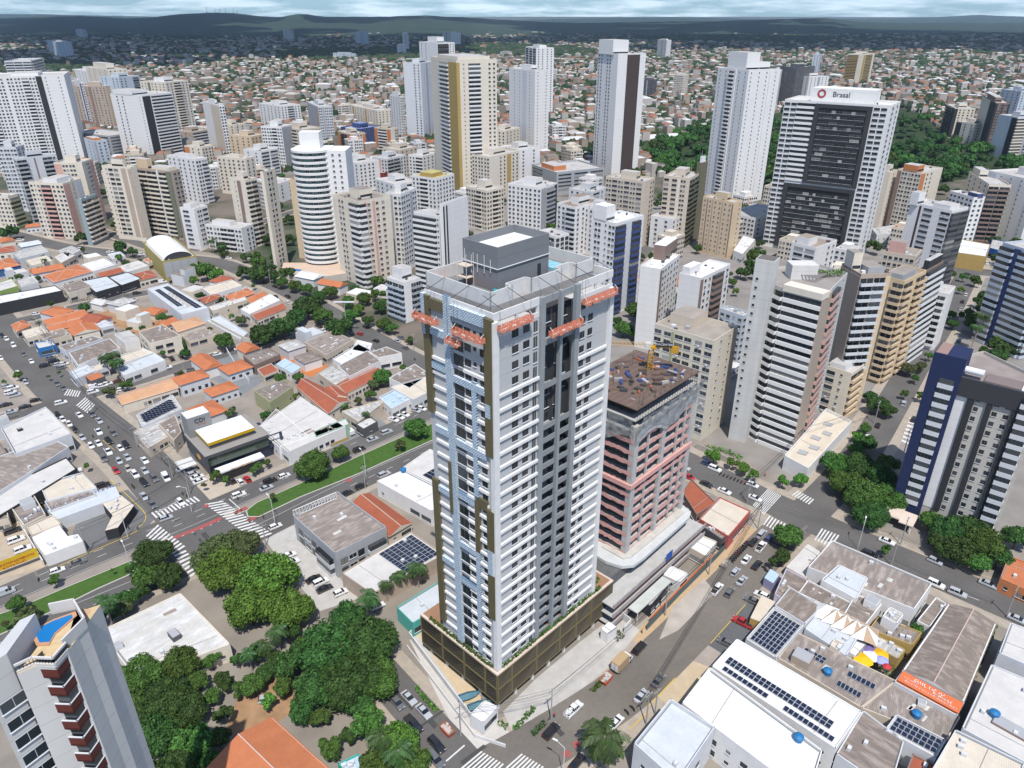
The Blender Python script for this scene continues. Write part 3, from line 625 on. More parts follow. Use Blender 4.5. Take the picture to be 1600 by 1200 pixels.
T('apartment_building', 'dark grey gridded tower behind the black framed tower', (1245, 106), (1222, 104), (1268, 104), 168, 'd', 'w1 w1', 'w1 w1 w1')
T('apartment_building', 'white tower standing in front of the dark grey gridded tower', (1265, 121), (1243, 118), (1288, 119), 168, 'w', 'w1 x.3@g w1', 'w1 x.4@g w1')
T('apartment_building', 'pale grey tower farther back above the dark grey gridded tower', (1281, 86), (1270, 86), (1290, 85), 122, 's', 'w1 w1', 'w1')
T('apartment_building', 'pale yellow twin tower in the middle distance', (1350, 86), (1335, 84), (1367, 84), 133, 'c', 'x.3@y b1@y x.3@c', 'b1@y x.4@c')
# black framed tower is built separately; left background
T('apartment_building', 'very wide white tower with a black zigzag stripe at the left edge', (100, 119), (-75, 124), (112, 113), 262, 'w', 'x1', 'w1 w1 b1.2@w b1.2@w w1 w1 x.3 w1 w1 b1@w w1 p.8@k s1 x.8 s1 x.3', top=((.2, .8, .25, .5, 3, None),), wn=.05)
T('apartment_building', 'raw grey framed tower under construction behind the wide white tower', (48, 96), (10, 96), (54, 92), 210, 'l', 'b1@l', 'b1@l b1@l b1@l', top=())
T('apartment_building', 'white block with pale green stripes in the left background', (135, 112), (113, 109), (151, 108), 180, 'w', 'w1 x.4@i', 'x.4@i w1 w1')
T('apartment_building', 'cream block with tall lift tower in the left background', (168, 110), (147, 105), (194, 108), 190, 'c', 'w1 w1', 'w1 w1', top=((.2, .6, .2, .8, 8, None),))
T('apartment_building', 'brown grey block with rust stripe in the left background', (165, 136), (124, 134), (177, 132), 206, 'u', 'x1@t', 'w1 w1 x.4@m w1 w1')
T('apartment_building', 'light blue and white tower with open black crown frame', (185, 122), (163, 120), (212, 119), 206, 's', 'w1 x.5 T1@k', 'w1 x.4@w w1')
T('apartment_building', 'navy edged white tower left of the brown grey block', (124, 130), (110, 127), (136, 131), 206, 'w', 'x.5@v w1', 'w1')
T('apartment_building', 'white tower with dark side and stacked white balconies', (222, 151), (191, 146), (254, 145), 260, 'w', 'x.8@k b2.4@w', 'x.3 w1 x1 s.5', wn=.04, top=((.0, .5, .3, .9, 5, None),))
T('apartment_building', 'cream tower with many window rows right of the white balcony tower', (258, 130), (231, 127), (282, 126), 220, 'c', 'w1 b1@c w1', 'w1 x.3@e w1 w1', top=((.3, .7, .3, .7, 5, 'w'),))
T('apartment_building', 'white and beige tower standing alone before the low houses', (342, 166), (316, 160), (362, 168), 248, 'w', 'w1 w1', 'x1 x1@b', wn=.05)
T('apartment_building', 'long raw concrete slab block in the left middle ground', (170, 214), (121, 207), (206, 208), 256, 'g', 'W1@g W1@g', 'W1@g W1@g W1@g', top=())
T('apartment_building', 'pale blue block in front of the raw concrete slab', (150, 222), (131, 217), (159, 218), 268, 's', 'w1', 'x.3 w1 x.3@g', top=((.1, .8, .3, .9, 2.5, 'a'),))
T('apartment_building', 'peach and white block above the wavy balcony tower', (305, 251), (269, 243), (317, 247), 320, 'w', 'w1 b1@l', 'w1 w1 w1', top=((.3, .8, .3, .8, 3, None),))
T('apartment_building', 'beige hotel with four storeys of paired windows', (383, 250), (341, 246), (395, 246), 306, 'c', 'w1', 'w1 w1 w1', top=((.3, .7, .3, .7, 3, None),))
T('apartment_building', 'white block with slanting window rows in the left middle', (407, 238), (389, 233), (427, 232), 284, 'w', 'W1@d W1@d', 'w1')
T('apartment_building', 'cream narrow block with brick red cap', (315, 232), (294, 228), (328, 228), 268, 'c', 'w1 w1', 'x.4@a w1')
T('apartment_building', 'peach block with round rooftop tank', (392, 215), (368, 210), (403, 210), 262, 't', 'w1 w1', 'w1 w1')
T('apartment_building', 'pale cream block left of the peach block', (366, 197), (340, 194), (380, 194), 235, 'c', 'w1', 'w1 w1')
T('apartment_building', 'white low wide block under the round tower crown', (432, 290), (395, 283), (446, 280), 318, 'w', 'w1', 'w1 w1 w1', top=())
T('apartment_building', 'grey balcony block behind the beige hotel', (300, 208), (282, 204), (318, 203), 240, 'u', 'b1@l', 'w1 w1')
T('apartment_building', 'cream block at the left edge behind the dark balcony tower', (25, 232), (-12, 234), (48, 228), 330, 'l', 'w1', 'w1 w1 w1')
T('apartment_building', 'pinkish block with stepped terraces left of the golden striped tower', (625, 236), (600, 232), (650, 230), 275, 'b', 'w1 w1', 'w1 w1')
T('apartment_building', 'white terraced block under the golden striped tower', (660, 246), (640, 243), (682, 240), 285, 'w', 'w1 w1', 'w1 b1@w')
T('apartment_building', 'cream block with dark corner left of the slim white tower', (790, 206), (768, 203), (806, 200), 262, 'c', 'w1 w1', 'w1 w1')
T('apartment_building', 'white stepped block at the foot of the slim white tower', (808, 236), (795, 228), (832, 229), 292, 'w', 'w1', 'w1')
T('apartment_building', 'grey and white block beneath the brown glazed stripe tower', (926, 302), (890, 296), (948, 294), 340, 'l', 'W1@g w1', 'w1 w1')
T('apartment_building', 'white sloping roofed block right of the brown glazed stripe tower', (1050, 345), (1020, 338), (1070, 334), 392, 'w', 'w1 w1', 'w1', top=())
# isolated far slabs
for lab, A, B, C, yb, c in (
 ('far pale grey twin slab rising from the low houses at left', (90, 66), (73, 63), (101, 64), 91, 's'), ('far white slab group under the left hills', (128, 47), (112, 46), (136, 47), 60, 's'),
 ('far white round topped block', (55 + 395, 48), (438, 47), (459, 48), 63, 'l'), ('far slab pair near the horizon left of centre', (570, 33), (548, 33), (577, 33), 47, 'w'),
 ('far beige slab row near the horizon', (752, 38), (724, 37), (757, 38), 49, 'c'), ('far grey pair of slabs', (575, 50), (554, 50), (580, 50), 70, 's'), ('far white pointed office tower', (638, 52), (628, 52), (641, 52), 78, 'w'),
 ('far low white block beside the pointed office tower', (634, 70), (620, 70), (638, 70), 86, 'w'), ('far pale slab estate', (555, 84), (520, 83), (561, 84), 93, 's'), ('far white pair behind the golden striped tower', (704, 51), (691, 50), (708, 50), 72, 'w'),
 ('white double slab standing alone before the far hills', (1042, 63), (1026, 62), (1050, 63), 92, 'w'), ('dark striped mid distance slab', (1020, 126), (1003, 125), (1026, 125), 156, 'd'), ('white rounded mid distance slab', (1068, 118), (1055, 117), (1074, 117), 157, 'c'),
 ('small white block with a black edge in the mid distance', (928, 98), (921, 98), (934, 98), 116, 'w'), ('small red brick block near the park', (1122, 145), (1113, 143), (1127, 144), 158, 'm')):
 T('apartment_building', lab, A, B, C, yb, c, 'w1 w1', 'w1 w1 x.4@g w1 w1', top=((.3, .7, .2, .8, 4, None),))
# ---------------------------------------------------------------- towers with their own outline
def polytower(name, label, chain, hh, back, wc, specs, fh=3.06, base=0, roofc=(.45, .43, .41), par=1.1, gset=(0, 0, 0, 1, 1, 2), wn=.1, limit=100, cat='apartment building'):
 """chain: roof pixels from left to right as seen; back: extra world-space offset of the hidden rear edge"""
 W_ = [G(*p, hh) for p in chain]; P = [(p[0], p[1]) for p in W_]
 bk = [(P[-1][0] + back[0], P[-1][1] + back[1]), (P[0][0] + back[2], P[0][1] + back[3])]
 cx = sum(p[0] for p in P + bk) / (len(P) + 2); cy = sum(p[1] for p in P + bk) / (len(P) + 2)
 root = thing(name, label, cat, (cx, cy, 0)); FOOT.append((cx, cy, 0, max(abs(p[0] - cx) for p in P + bk) + 1, max(abs(p[1] - cy) for p in P + bk) + 1))
 Q = [(x - cx, y - cy) for x, y in P + bk]; m = wall(CC[wc] if isinstance(wc, str) else wc, wn)
 rm = mat(roofc, .9, .3, .25)
 MB().prism(Q, 0, hh, m, rm).build('wall', root)
 rng = random.Random(label); parts = []; strips = []; n = int((hh - base) / fh); z0 = hh - n * fh
 b = MB()
 for i in range(len(Q)):
  A, B_ = Q[i], Q[(i + 1) % len(Q)]; d = math.hypot(B_[0] - A[0], B_[1] - A[1]); an = math.atan2(B_[1] - A[1], B_[0] - A[0])
  if par: b.at(A[0], A[1], hh, an).box(.01, d - .01, .01, .24, 0, par, m)
  if i < len(specs) and specs[i]: facade(parts, strips, A, an, d, z0, n, fh, specs[i], rng, gset)
 if par: b.build('parapet', root)
 for (sx, sy, w, sa, sz, sh, col, dep) in strips:
  b = MB(); b.box(-w / 2, w / 2, -dep, .02, 0, sh + (.5 if dep > .3 else 0), wall(CC[col])); b.build('wall_strip', root, (sx, sy, sz), sa)
 place_parts(root, parts, math.hypot(cx, cy), limit)
 return root, Q, (cx, cy)
# zigzag banded tower
hz_ = 58.3
zr, zq, zc = polytower('apartment_building', 'light grey tower with white zigzag bands and dark glazing above the street corner', [(1196, 442), (1226, 455), (1284, 470), (1324, 430)], hz_, (-6, 10, 3, 14), (.52, .51, .49),
 ['x.12 b1@w', 'B1@w', 'p1.5@u z1.3@p x.8 s.8 x.2'], roofc=(.3, .27, .25), wn=.22, fh=3.05, par=.9)
# the band faces get their deep dark recess behind the parapets
lf = [G(*p, 68.5) for p in ((1181, 404), (1211, 409))]; lx, ly = lf[0][0] - zc[0], lf[0][1] - zc[1]; rx_, ry_ = lf[1][0] - zc[0], lf[1][1] - zc[1]
an = math.atan2(ry_ - ly, rx_ - lx); dd = math.hypot(rx_ - lx, ry_ - ly)
b = MB().at(lx, ly, 0, an); b.box(0, dd, 0, 6, 0, 68.5, wall((.56, .55, .52), .22)); b.box(.3, dd - .3, .3, 5.7, 68.5, 68.6, mat((.15, .13, .12), .9)); b.build('stair_tower', zr)
for k in range(18): ob('window', geo('window', .7, .7, 'd', 0)[1], zr, (lx + math.cos(an) * 1.4, ly + math.sin(an) * 1.4, 8 + k * 3.05), an)
b = MB(); b.box(-3, 6, 1, 7, hz_, hz_ + 5, wall((.6, .58, .55), .2)); b.build('rooftop_block', zr)
b = MB()
for k in range(14): b.at(6, 1, hz_, rad(45)).box(k * .8 - 4, k * .8 - 3.75, -2, 6, 1.6, 1.8, mat((.3, .27, .25), .9))
b.build('pergola', zr)
b = MB(); c_ = mat((.68, .62, .52), .85); f2 = zq[2]; f1 = zq[1]; an2 = math.atan2(f2[1] - f1[1], f2[0] - f1[0]); dl = math.hypot(f2[0] - f1[0], f2[1] - f1[1])
b.at(f1[0], f1[1], hz_, an2).box(-.5, dl + .3, -.6, 4.5, .2, 2.4, c_); b.build('penthouse_roof', zr)
# black framed white tower with rooftop sign
A, B_, C_ = (1392, 168), (1226, 158), (1408, 161)
r_, dat = tower('apartment_building', 'white tower with black framed glass fields and a red ring logo', A, B_, C_, 408, 'w', 'x1 W1@w x1.5 W.8@d x1', None,
 roofc=(.6, .58, .55), top=(), gset=(0, 0, 0, 0, 1), wn=.05)
x0, x1, y0, y1, h, ang, Wd, D, dist = dat
# its front is the x0 side, width D
rng = random.Random(5); parts = []; strips = []; n = 29; fh = 3.1; z0 = h - n * fh
def seg(s0, s1, spec, f0, f1, g=(0, 0, 0, 1)):
 facade(parts, strips, (x0, y1 - s0 * D), -math.pi / 2, (s1 - s0) * D, z0 + f0 * fh, f1 - f0, fh, spec, rng, g)
seg(0, .13, 'W1 W1', 0, 29); seg(.13, .33, 'B1@w', 14, 29); seg(.85, .99, 'W1 W1 x.2', 0, 29)
for (s0, s1, f0, f1) in ((.31, .845, 13.7, 29.0), (.13, .84, 0, 13.4)):
 w = (s1 - s0) * D; b = MB(); zz0, zz1 = z0 + f0 * fh, z0 + f1 * fh - .2; k_ = mat((.045, .045, .048), .7)
 b.box(0, w, -.35, .02, zz0, zz1, mat((.018, .018, .02), .25, .1, spec=.5)); b.build('dark_field', r_, (x0, y1 - s0 * D, 0), -math.pi / 2)
 b = MB(); b.box(0, 2.6, -1, -.35, zz0, zz1, k_); b.box(w - 2.6, w, -1, -.35, zz0, zz1, k_); b.box(2.6, w - 2.6, -1, -.35, zz1 - 2.2, zz1, k_); b.box(2.6, w - 2.6, -1, -.35, zz0, zz0 + 1.6, k_)
 b.build('black_frame', r_, (x0, y1 - s0 * D, 0), -math.pi / 2)
 for fl in range(int(f0) + 1, int(f1) - 1):
  q = 2.8
  while q < w - 5:
   ww = rng.choice((1.6, 2.4, 4, 6)); ww = min(ww, w - 3 - q)
   t = rng.random(); me = geo('window', round(ww * .85, 1), 1.3, 'w' if t < .2 else 'd', 2 if t < .2 else rng.choice((0, 0, 1)))[1]
   o = ob('loggia_window', me, r_, (x0 - .38, y1 - s0 * D - q - ww / 2, z0 + fl * fh), -math.pi / 2); q += ww
  MB().box(2.8, w - 2.8, -.6, -.35, -.1, .25, k_).build('loggia_slab', r_, (x0, y1 - s0 * D, z0 + fl * fh), -math.pi / 2)
place_parts(r_, parts, 400)
b = MB(); b.box(-7, 8, -D * .32, D * .28, h, h + 8, wall((.7, .69, .66), .12)); b.build('rooftop_block', r_)
tx = -7.1; sgn = text('lettering', 'Brasal', 4.2, mat((.02, .02, .03), .6), r_, (tx, D * .28 - 17.5, h + 4.6), (math.pi / 2, 0, -math.pi / 2), .05)
bm = MB(); rm_ = mat((.35, .03, .04), .6)
for k in range(20):
 a0, a1 = 2 * math.pi * k / 20, 2 * math.pi * (k + 1) / 20
 for r0_, r1_, dx in ((1.5, 2.5, 0),):
  P4 = [(tx - .1, D * .28 - 6 + r * math.cos(a), h + 4.8 + r * math.sin(a)) for r, a in ((r0_, a0), (r1_, a0), (r1_, a1), (r0_, a1))]; bm.face(P4, rm_)
bm.build('ring_logo', r_)
# round tower
hr = 71.0; A_ = G(456, 233, hr); B_ = G(516, 231, hr)
ch = []
cxr, cyr = (A_[0] + B_[0]) / 2, (A_[1] + B_[1]) / 2; wr = math.hypot(B_[0] - A_[0], B_[1] - A_[1]) / 2
bulge = []
nseg = 12
for k in range(nseg + 1):
 t = math.pi * k / nseg; bulge.append((cxr - wr * math.cos(t), cyr - 9 * math.sin(t)))
root = thing('apartment_building', 'round fronted white tower with green glass and curved white balcony bands', 'apartment building', (cxr, cyr, 0)); FOOT.append((cxr, cyr, 0, 22, 16))
Q = [(x - cxr, y - cyr) for x, y in bulge] + [(wr, 12), (-wr, 12)]
MB().prism(Q, 0, hr - .2, mat((.10, .17, .165), .15, .3, .8, spec=.7), mat((.7, .69, .67), .9)).build('glazed_front', root)
big = [(x * 1.07, (y - .2) * 1.1) for x, y in Q[:nseg + 1]] + [(wr, 11.9), (-wr, 11.9)]
wm = wall(CC['w'], .04)
rng = random.Random(4)
for fl in range(23):
 z = hr - 3.06 * fl; MB().prism(big, z - 1.15, z, wm, wm, bottom=True).build('balcony_band', root)
for fl in range(23):
 for s in (rng.uniform(.3, .5), rng.uniform(.55, .62), rng.uniform(.66, .8)):
  k = int(s * nseg); p = Q[k]; q = Q[k + 1]; an = math.atan2(q[1] - p[1], q[0] - p[0])
  b = ob('window', geo('window', 2.6, 1.4, 'w', rng.choice((0, 0, 1)))[1], root, ((p[0] + q[0]) / 2, (p[1] + q[1]) / 2, hr - 3.06 * (fl + 1) - .7), an)
rb = [G(516, 229, hr), G(545, 232, hr), G(560, 226, hr)]
p0, p1 = (wr * .75, -4), (rb[1][0] - cxr, rb[1][1] - cyr)
b = MB(); b.box(wr * .7, wr * .7 + 13, -5, 13, 0, hr - .5, wm); b.build('rear_wing', root)
for fl in range(22):
 for xx in (wr * .7 + 5.5, wr * .7 + 9.5): ob('window', geo('window', 1.2, 1.2, 'w', 0)[1], root, (xx, -5, hr - 4.4 - fl * 3.06), 0)
b = MB(); b.box(-6, 5.5, -1, 7, hr, hr + 9, wm); b.build('rooftop_block', root)
b = MB().prism([(-21, -22), (8, -30), (26, -20), (24, -4), (-24, -4)], 0, 4.5, mat((.5, .46, .4), .9), mat((.55, .42, .32), .9)); b.build('podium', root)
b = MB().prism([(-20, -19), (-10, -21), (-9, -18), (-19, -15)], 4.5, 4.65, mat((.03, .2, .5), .1)); b.build('swimming_pool', root)
# blue, black and white tower at the right
hb = 48.5
br, bq, bc = polytower('apartment_building', 'black framed tower with a tall blue side wall at the right edge', [(1480, 566), (1466, 584), (1632, 626)], hb, (7, 9, 14, 6), (.50, .47, .42),
 ['x1@v', 'P.5@g z2.3@l x2.6@w P1.1@k w1 x.9@w P.9@k w1.1 x.6 w1.1 P1@k z2.2@l x.6@w'], roofc=(.28, .24, .22), gset=(0, 0, 1), fh=3.06, par=1.0, base=5)
A1, A2 = bq[1], bq[2]; an = math.atan2(A2[1] - A1[1], A2[0] - A1[0]); dl = math.hypot(A2[0] - A1[0], A2[1] - A1[1])
k_ = mat((.045, .045, .05), .7, .1)
b = MB().at(A1[0], A1[1], hb, an); b.box(-.4, dl, -.75, .1, -4.6, 1.05, k_); b.build('black_crown_frame', br)
bl = wall((.018, .028, .08), .05)
q0 = G(1469, 544, 55); q1 = G(1490, 547, 55); q2 = G(1526, 554, 55)
b = MB().at(q0[0] - bc[0], q0[1] - bc[1], 0, an); b.box(-.6, 7.5, -4, 5.5, 0, 55, bl); b.box(-.3, 2.6, -3.7, 5.2, 55, 55.1, mat((.3, .2, .17), .9)); b.build('blue_stair_tower', br)
b = MB().at(A1[0], A1[1], 0, an); b.tube((4.2, 3.0, hb + 2.1), (10.5, 3.0, hb + 2.1), 1.0, mat((.75, .75, .75), .35), 12); b.build('water_tank', br)
b = MB().at(A1[0], A1[1], hb, an); b.box(11, 20, 2, 8, .1, .6, mat((.2, .16, .15), .9)); b.box(20, 23, 1, 8, .1, .9, mat((.7, .7, .68), .8)); b.build('roof_slab', br)
b = MB().at(A1[0], A1[1], 0, an); b.box(-3, 2, -9, -2, 3.2, 3.6, mat((.6, .5, .42), .9)); b.box(2, 6, -10, -3, 3.0, 3.3, mat((.62, .52, .44), .9)); b.box(-2.5, -2.2, -8.7, -8.4, 0, 3.2, cm('w')); b.box(5.4, 5.7, -9.7, -9.4, 0, 3.0, cm('w')); b.build('entrance_canopy', br)
# bottom left: red balcony tower with rooftop pool
hl = 72.0
def LP(px, py, z=hl): g = G(px, py, z); return (g[0], g[1])
o_ = LP(96, 1000)
root = thing('apartment_building', 'white tower with dark red balconies and a rooftop pool at the lower left', 'apartment building', (o_[0], o_[1], 0)); FOOT.append((o_[0] - 6, o_[1] + 4, 0, 14, 14))
def rel(*pp): return [(LP(*p)[0] - o_[0], LP(*p)[1] - o_[1]) for p in pp]
wl = wall((.60, .58, .55), .14)
deck = 70.4
wing = rel((96, 1000), (131, 965), (114, 936)); wing.append((wing[2][0] + wing[0][0] - wing[1][0] * .9, wing[2][1] - 2.0 + .3))
P_r = [wing[0], wing[1], wing[2], (wing[0][0] - .2, wing[2][1] - .2)]
MB().prism(ccw(P_r), 0, deck, wl, mat((.52, .33, .2), .9)).build('wall', root)
mid = rel((20, 1038), (100, 1003)) ; mid = [mid[0], (mid[1][0], mid[1][1]), (mid[1][0], mid[1][1] + 8), (mid[0][0], mid[0][1] + 9)]
MB().prism(ccw(mid), 0, deck - .02, wl, mat((.56, .42, .24), .9, .25, 1.2)).build('middle_wing', root)
lw = rel((15, 1033), (-30, 1062)); lw = [lw[1], lw[0], (lw[0][0] - .4, lw[0][1] + 6.5), (lw[1][0], lw[1][1] + 8)]
MB().prism(ccw(lw), 0, hl + 1.2, wl, mat((.5, .5, .5), .9)).build('left_wing', root)
an = math.atan2(lw[1][1] - lw[0][1], lw[1][0] - lw[0][0]); L_ = math.hypot(lw[1][1] - lw[0][1], lw[1][0] - lw[0][0])
for fl in range(22):
 ob('window', geo('window', 2.9, 1.5, 'l', 0 if fl else 1)[1], root, (lw[0][0] + math.cos(an) * L_ * .62, lw[0][1] + math.sin(an) * L_ * .62, hl - 7.4 - fl * 3.06), an)
bal = rel((20, 1036), (48, 1023), (80, 1024), (101, 1000))
ma, mb_ = bal[0], bal[3]; an = math.atan2(mid[1][1] - mid[0][1], mid[1][0] - mid[0][0])
for fl in range(22): ob('window', geo('window', .9, 1.1, 'l', 0)[1], root, (ma[0] + .95 * math.cos(an), ma[1] + .95 * math.sin(an), hl - 7.2 - fl * 3.06), an)
redm = mat((.115, .028, .022), .6, .15, 2.0); whm = cm('l'); hexa = [(bal[1][0] + .25, bal[1][1] + 1.0), bal[1], bal[2], bal[3], (bal[3][0] - .3, bal[3][1] + 1)]
for fl in range(22):
 z = deck - 2.0 - fl * 3.06
 b = MB().prism(ccw(hexa), z - .2, z, redm, redm, bottom=True)
 for i in range(0, 3):
  p, q = hexa[i], hexa[i + 1]; a_ = math.atan2(q[1] - p[1], q[0] - p[0]); d_ = math.hypot(q[0] - p[0], q[1] - p[1])
  b.at(p[0], p[1], z, a_).box(0, d_, 0, .12, -.25, 1.25, redm); b.box(-.03, d_ + .03, -.03, .16, 1.25, 1.36, whm)
 b.T = None; o = b.build('balcony', root)
 ins = [(x * .93 - .05, y + .35) for x, y in hexa]
 g = MB()
 for i in range(0, 3):
  p, q = ins[i], ins[i + 1]; a_ = math.atan2(q[1] - p[1], q[0] - p[0]); d_ = math.hypot(q[0] - p[0], q[1] - p[1])
  g.at(p[0], p[1], z + 1.2 - 3.06 + 3.06, a_).box(0, d_, 0, .05, 0, 1.6, GL[1] if fl % 3 == 2 else GL[0])
 g.T = None; g.build('balcony_glazing', o)
# roof terrace: rims, pool, deck
def rim(pts, z0, z1, m, name, t=.22, close=False):
 b = MB()
 for i in range(len(pts) - (0 if close else 1)):
  p, q = pts[i], pts[(i + 1) % len(pts)]; a_ = math.atan2(q[1] - p[1], q[0] - p[0]); b.at(p[0], p[1], 0, a_).box(-.02, math.hypot(q[0] - p[0], q[1] - p[1]) + .02, -t / 2, t / 2, z0, z1, m)
 b.T = None; return b
rim([bal[0], bal[1], bal[2], bal[3]], deck - .4, deck + .25, wl, '').build('balcony_rim', root)
rb_ = MB()
def railing(pts, z0, z1, step=.32):
 b = MB(); m = mat((.08, .07, .07), .5)
 for i in range(len(pts) - 1):
  p, q = pts[i], pts[i + 1]; d_ = math.hypot(q[0] - p[0], q[1] - p[1]); n_ = max(2, int(d_ / step))
  for k in range(n_ + 1):
   t = k / n_; x, y = p[0] + (q[0] - p[0]) * t, p[1] + (q[1] - p[1]) * t; b.box(x - .025, x + .025, y - .025, y + .025, z0, z1, m)
 return b
railing([bal[0], bal[1], bal[2], bal[3]], deck + .25, deck + 1.0).build('railing', root)
rim([bal[0], bal[1], bal[2], bal[3]], deck + 1.0, deck + 1.3, wl, '').build('handrail', root)
rim([P_r[0], P_r[1], P_r[2], (P_r[2][0] - 2.7, P_r[2][1] - .9)], deck - .1, hl + .05, wl, '').build('parapet', root)
pl = [LP(114, 966, deck), LP(86, 990, deck), LP(78, 1004, deck), LP(62, 1005, deck), LP(57, 994, deck), LP(66, 980, deck), LP(84, 971, deck), LP(112, 961, deck)]
pl = ccw([(x - o_[0], y - o_[1]) for x, y in pl]); cxp = sum(p[0] for p in pl) / 8; cyp = sum(p[1] for p in pl) / 8
big = [(cxp + (x - cxp) * 1.22, cyp + (y - cyp) * 1.22) for x, y in pl]
MB().prism(big, deck, deck + .12, mat((.5, .27, .15), .8)).build('pool_surround', root)
MB().prism(pl, deck + .12, deck + .15, mat((.01, .16, .42), .08, .1)).build('swimming_pool', root)
# brown curved balconies etc. on the roof of the left wing are hidden by the frame edge
# ---------------------------------------------------------------- the main tower on its podium
AM = rad(46); ox, oy = -3.2, 115.3
mt = thing('apartment_building', 'tall unfinished white and grey tower on a brown louvred podium', 'apartment building', (ox, oy, 0), AM); FOOT.append((ox + 1, oy + 26, AM, 27, 22))
MW, MD, DK, TP = 33.5, 18.0, 11.5, 94.4; fh = 3.06; n = 27; z0 = DK + .2
def zc(py, x=0., y=0.):   # height of the front corner edge seen at pixel row py
 X = ox + math.cos(AM) * x - math.sin(AM) * y; Y = oy + math.sin(AM) * x + math.cos(AM) * y; lo, hi = 0, 130
 for _ in range(40):
  m = (lo + hi) / 2
  if proj(X, Y, m)[1] > py: lo = m
  else: hi = m
 return lo
wg = wall((.47, .47, .465), .10); ww = mat((.68, .67, .65), .8, .12, .8); gp = mat((.27, .29, .30), .8, .12); dk = mat((.045, .047, .05), .8, .2); rawc = mat((.33, .32, .31), .9, .25, .8)
b = MB(); b.box(0, 11.7, 0, 18, DK, TP - 3.2, wg); b.box(22.8, MW, 0, 18, DK, TP - 3.2, wg); b.box(11.7, 22.8, 1.7, 18, DK, TP - 3.2, dk); b.box(4, 30, 18, 22, DK, TP - 3.2, wg)
b.build('wall', mt)
b = MB(); b.box(3, 31.5, 3.5, 21, TP - 3.2, TP, rawc); b.build('top_storey', mt)
for (x0_, x1_, xs_) in ((0, 11.7, (.1, 5.8, 11.2)), (22.8, MW, (23, 28, 32.6))):
 b = MB(); b.box(x0_, x1_, 0, .25, TP - 1.0, TP + .5, ww); b.box(x0_, x1_, 0, .25, TP - 3.2, TP - 2.3, ww)
 for x in xs_: b.box(x, x + .5, .05, .5, TP - 2.3, TP - 1.0, ww)
 b.build('terrace_beam', mt)
MB().box(0, .25, .25, 18, TP - .4, TP + .6, ww).build('terrace_beam', mt); MB().box(11.7, 22.8, .1, .4, TP - .9, TP + .1, gp).build('terrace_beam', mt); MB().box(33.2, 33.5, .25, 18, TP - 1, TP + .5, ww).build('terrace_beam', mt)
for x0_, x1_, m_ in ((11.7, 12.9, gp), (17.2, 17.9, gp), (21.6, 22.8, gp), (32.4, 33.6, ww)):
 MB().box(x0_, x1_, -.55, .3, 8 if m_ is gp else DK, TP + .4 if m_ is gp else TP - 3, m_).build('pilaster', mt)
MB().box(-.5, .9, -.5, .6, DK - .2, TP - 1, ww).build('corner_pilaster', mt)
# ledges, balconies and windows of the right face
parts = []
rng = random.Random(3)
for fl in range(n - 1):
 z = z0 + fl * fh
 if fl < 23:
  for xa, xb in ((1.0, 11.7), (22.9, 32.3)): parts.append(('ledge', ('ledge', round(xb - xa, 1), 1, 'w', 0, 1.3), ((xa + xb) / 2, 0, z), 0))
 for x, w_ in ((5.4, 1.5), (8.3, 1.5), (24.4, 1.3), (26.8, 1.3)): parts.append(('window', ('window', w_, 1.3, 'd', rng.choice((0, 0, 1)), 1.3), (x, 0, z), 0))
 parts.append(('window', ('window', 1.0, 2.1, 'g', 1, 1.3), (10.7, 0, z), 0))
 if fl < 18 or fl % 3 == 0:
  for xa, xb in ((13, 17.1), (18, 21.5)):
   b = MB(); key = ('mb', round(xb - xa, 1))
   if key not in GC:
    w_ = xb - xa; b.box(0, w_, .02, 1.7, -.18, 0, gp); b.box(0, w_, 0, .14, -.3, .95, mat((.25, .26, .265), .8, .1)); GC[key] = (b, b.mesh('balcony'))
   ob('balcony', GC[key][1], mt, (xa, 0, z))
 for xa, xb in ((13, 17.1), (18, 21.5)):
  parts.append(('balcony_window', ('window', 1.9, 2.1, 'd', rng.choice((0, 0, 0, 1)), 1.3), ((xa + xb) / 2 + rng.choice((-.7, .7)), 1.7, z), 0))
# left face: s runs from the far left edge to the front corner
Lq = lambda s: (0, MD - s)
for fl in range(n - 1):
 z = z0 + fl * fh
 if fl < 24:
  parts.append(('floor_band', ('ledge', 3.8, 1, 'w', 0, 1.3), (0, MD - 3.6, z), -math.pi / 2)); parts.append(('floor_band', ('ledge', 6.0, 1, 'w', 0, 1.3), (0, MD - 13.4, z), -math.pi / 2))
 parts.append(('window', ('window', 1.5, 1.3, 'd', rng.choice((0, 1)), 1.3), (0, MD - 11.4, z), -math.pi / 2)); parts.append(('window', ('window', .6, .6, 'd', 0, 1.3), (0, MD - 13.3, z), -math.pi / 2))
 parts.append(('window', ('window', 1.3, 1.3, 'd', 0, 1.3), (0, MD - 15.3, z), -math.pi / 2))
 parts.append(('balcony_window', ('window', 2.5, 2.1, 'd', 0, 1.3), (0, MD - 8.9, z), -math.pi / 2))
place_parts(mt, parts, 100)
olv = mat((.12, .10, .05), .5, .15, spec=.5); mem = mat((.5, .6, .66), .6, .1, kind='membrane', name='house_wrap')
def lpanel(name, s0, s1, za, zb, m, pr=.3): MB().box(s0, s1, -pr, .02, 0, zb - za, m).build(name, mt, (0, MD, za), -math.pi / 2)
for s0, s1, segs in ((-.2, 1.6, ((662, 458, 640), (0, 745, 965))), (16.2, 18.15, ((0, 500, 715), (0, 800, 862), (0, 900, 968)))):
 yy = MD if s0 < 5 else 0
 for _, pa, pb in segs: lpanel('olive_cladding', s0, s1, zc(pb, 0, yy), zc(pa, 0, yy), olv, .62)
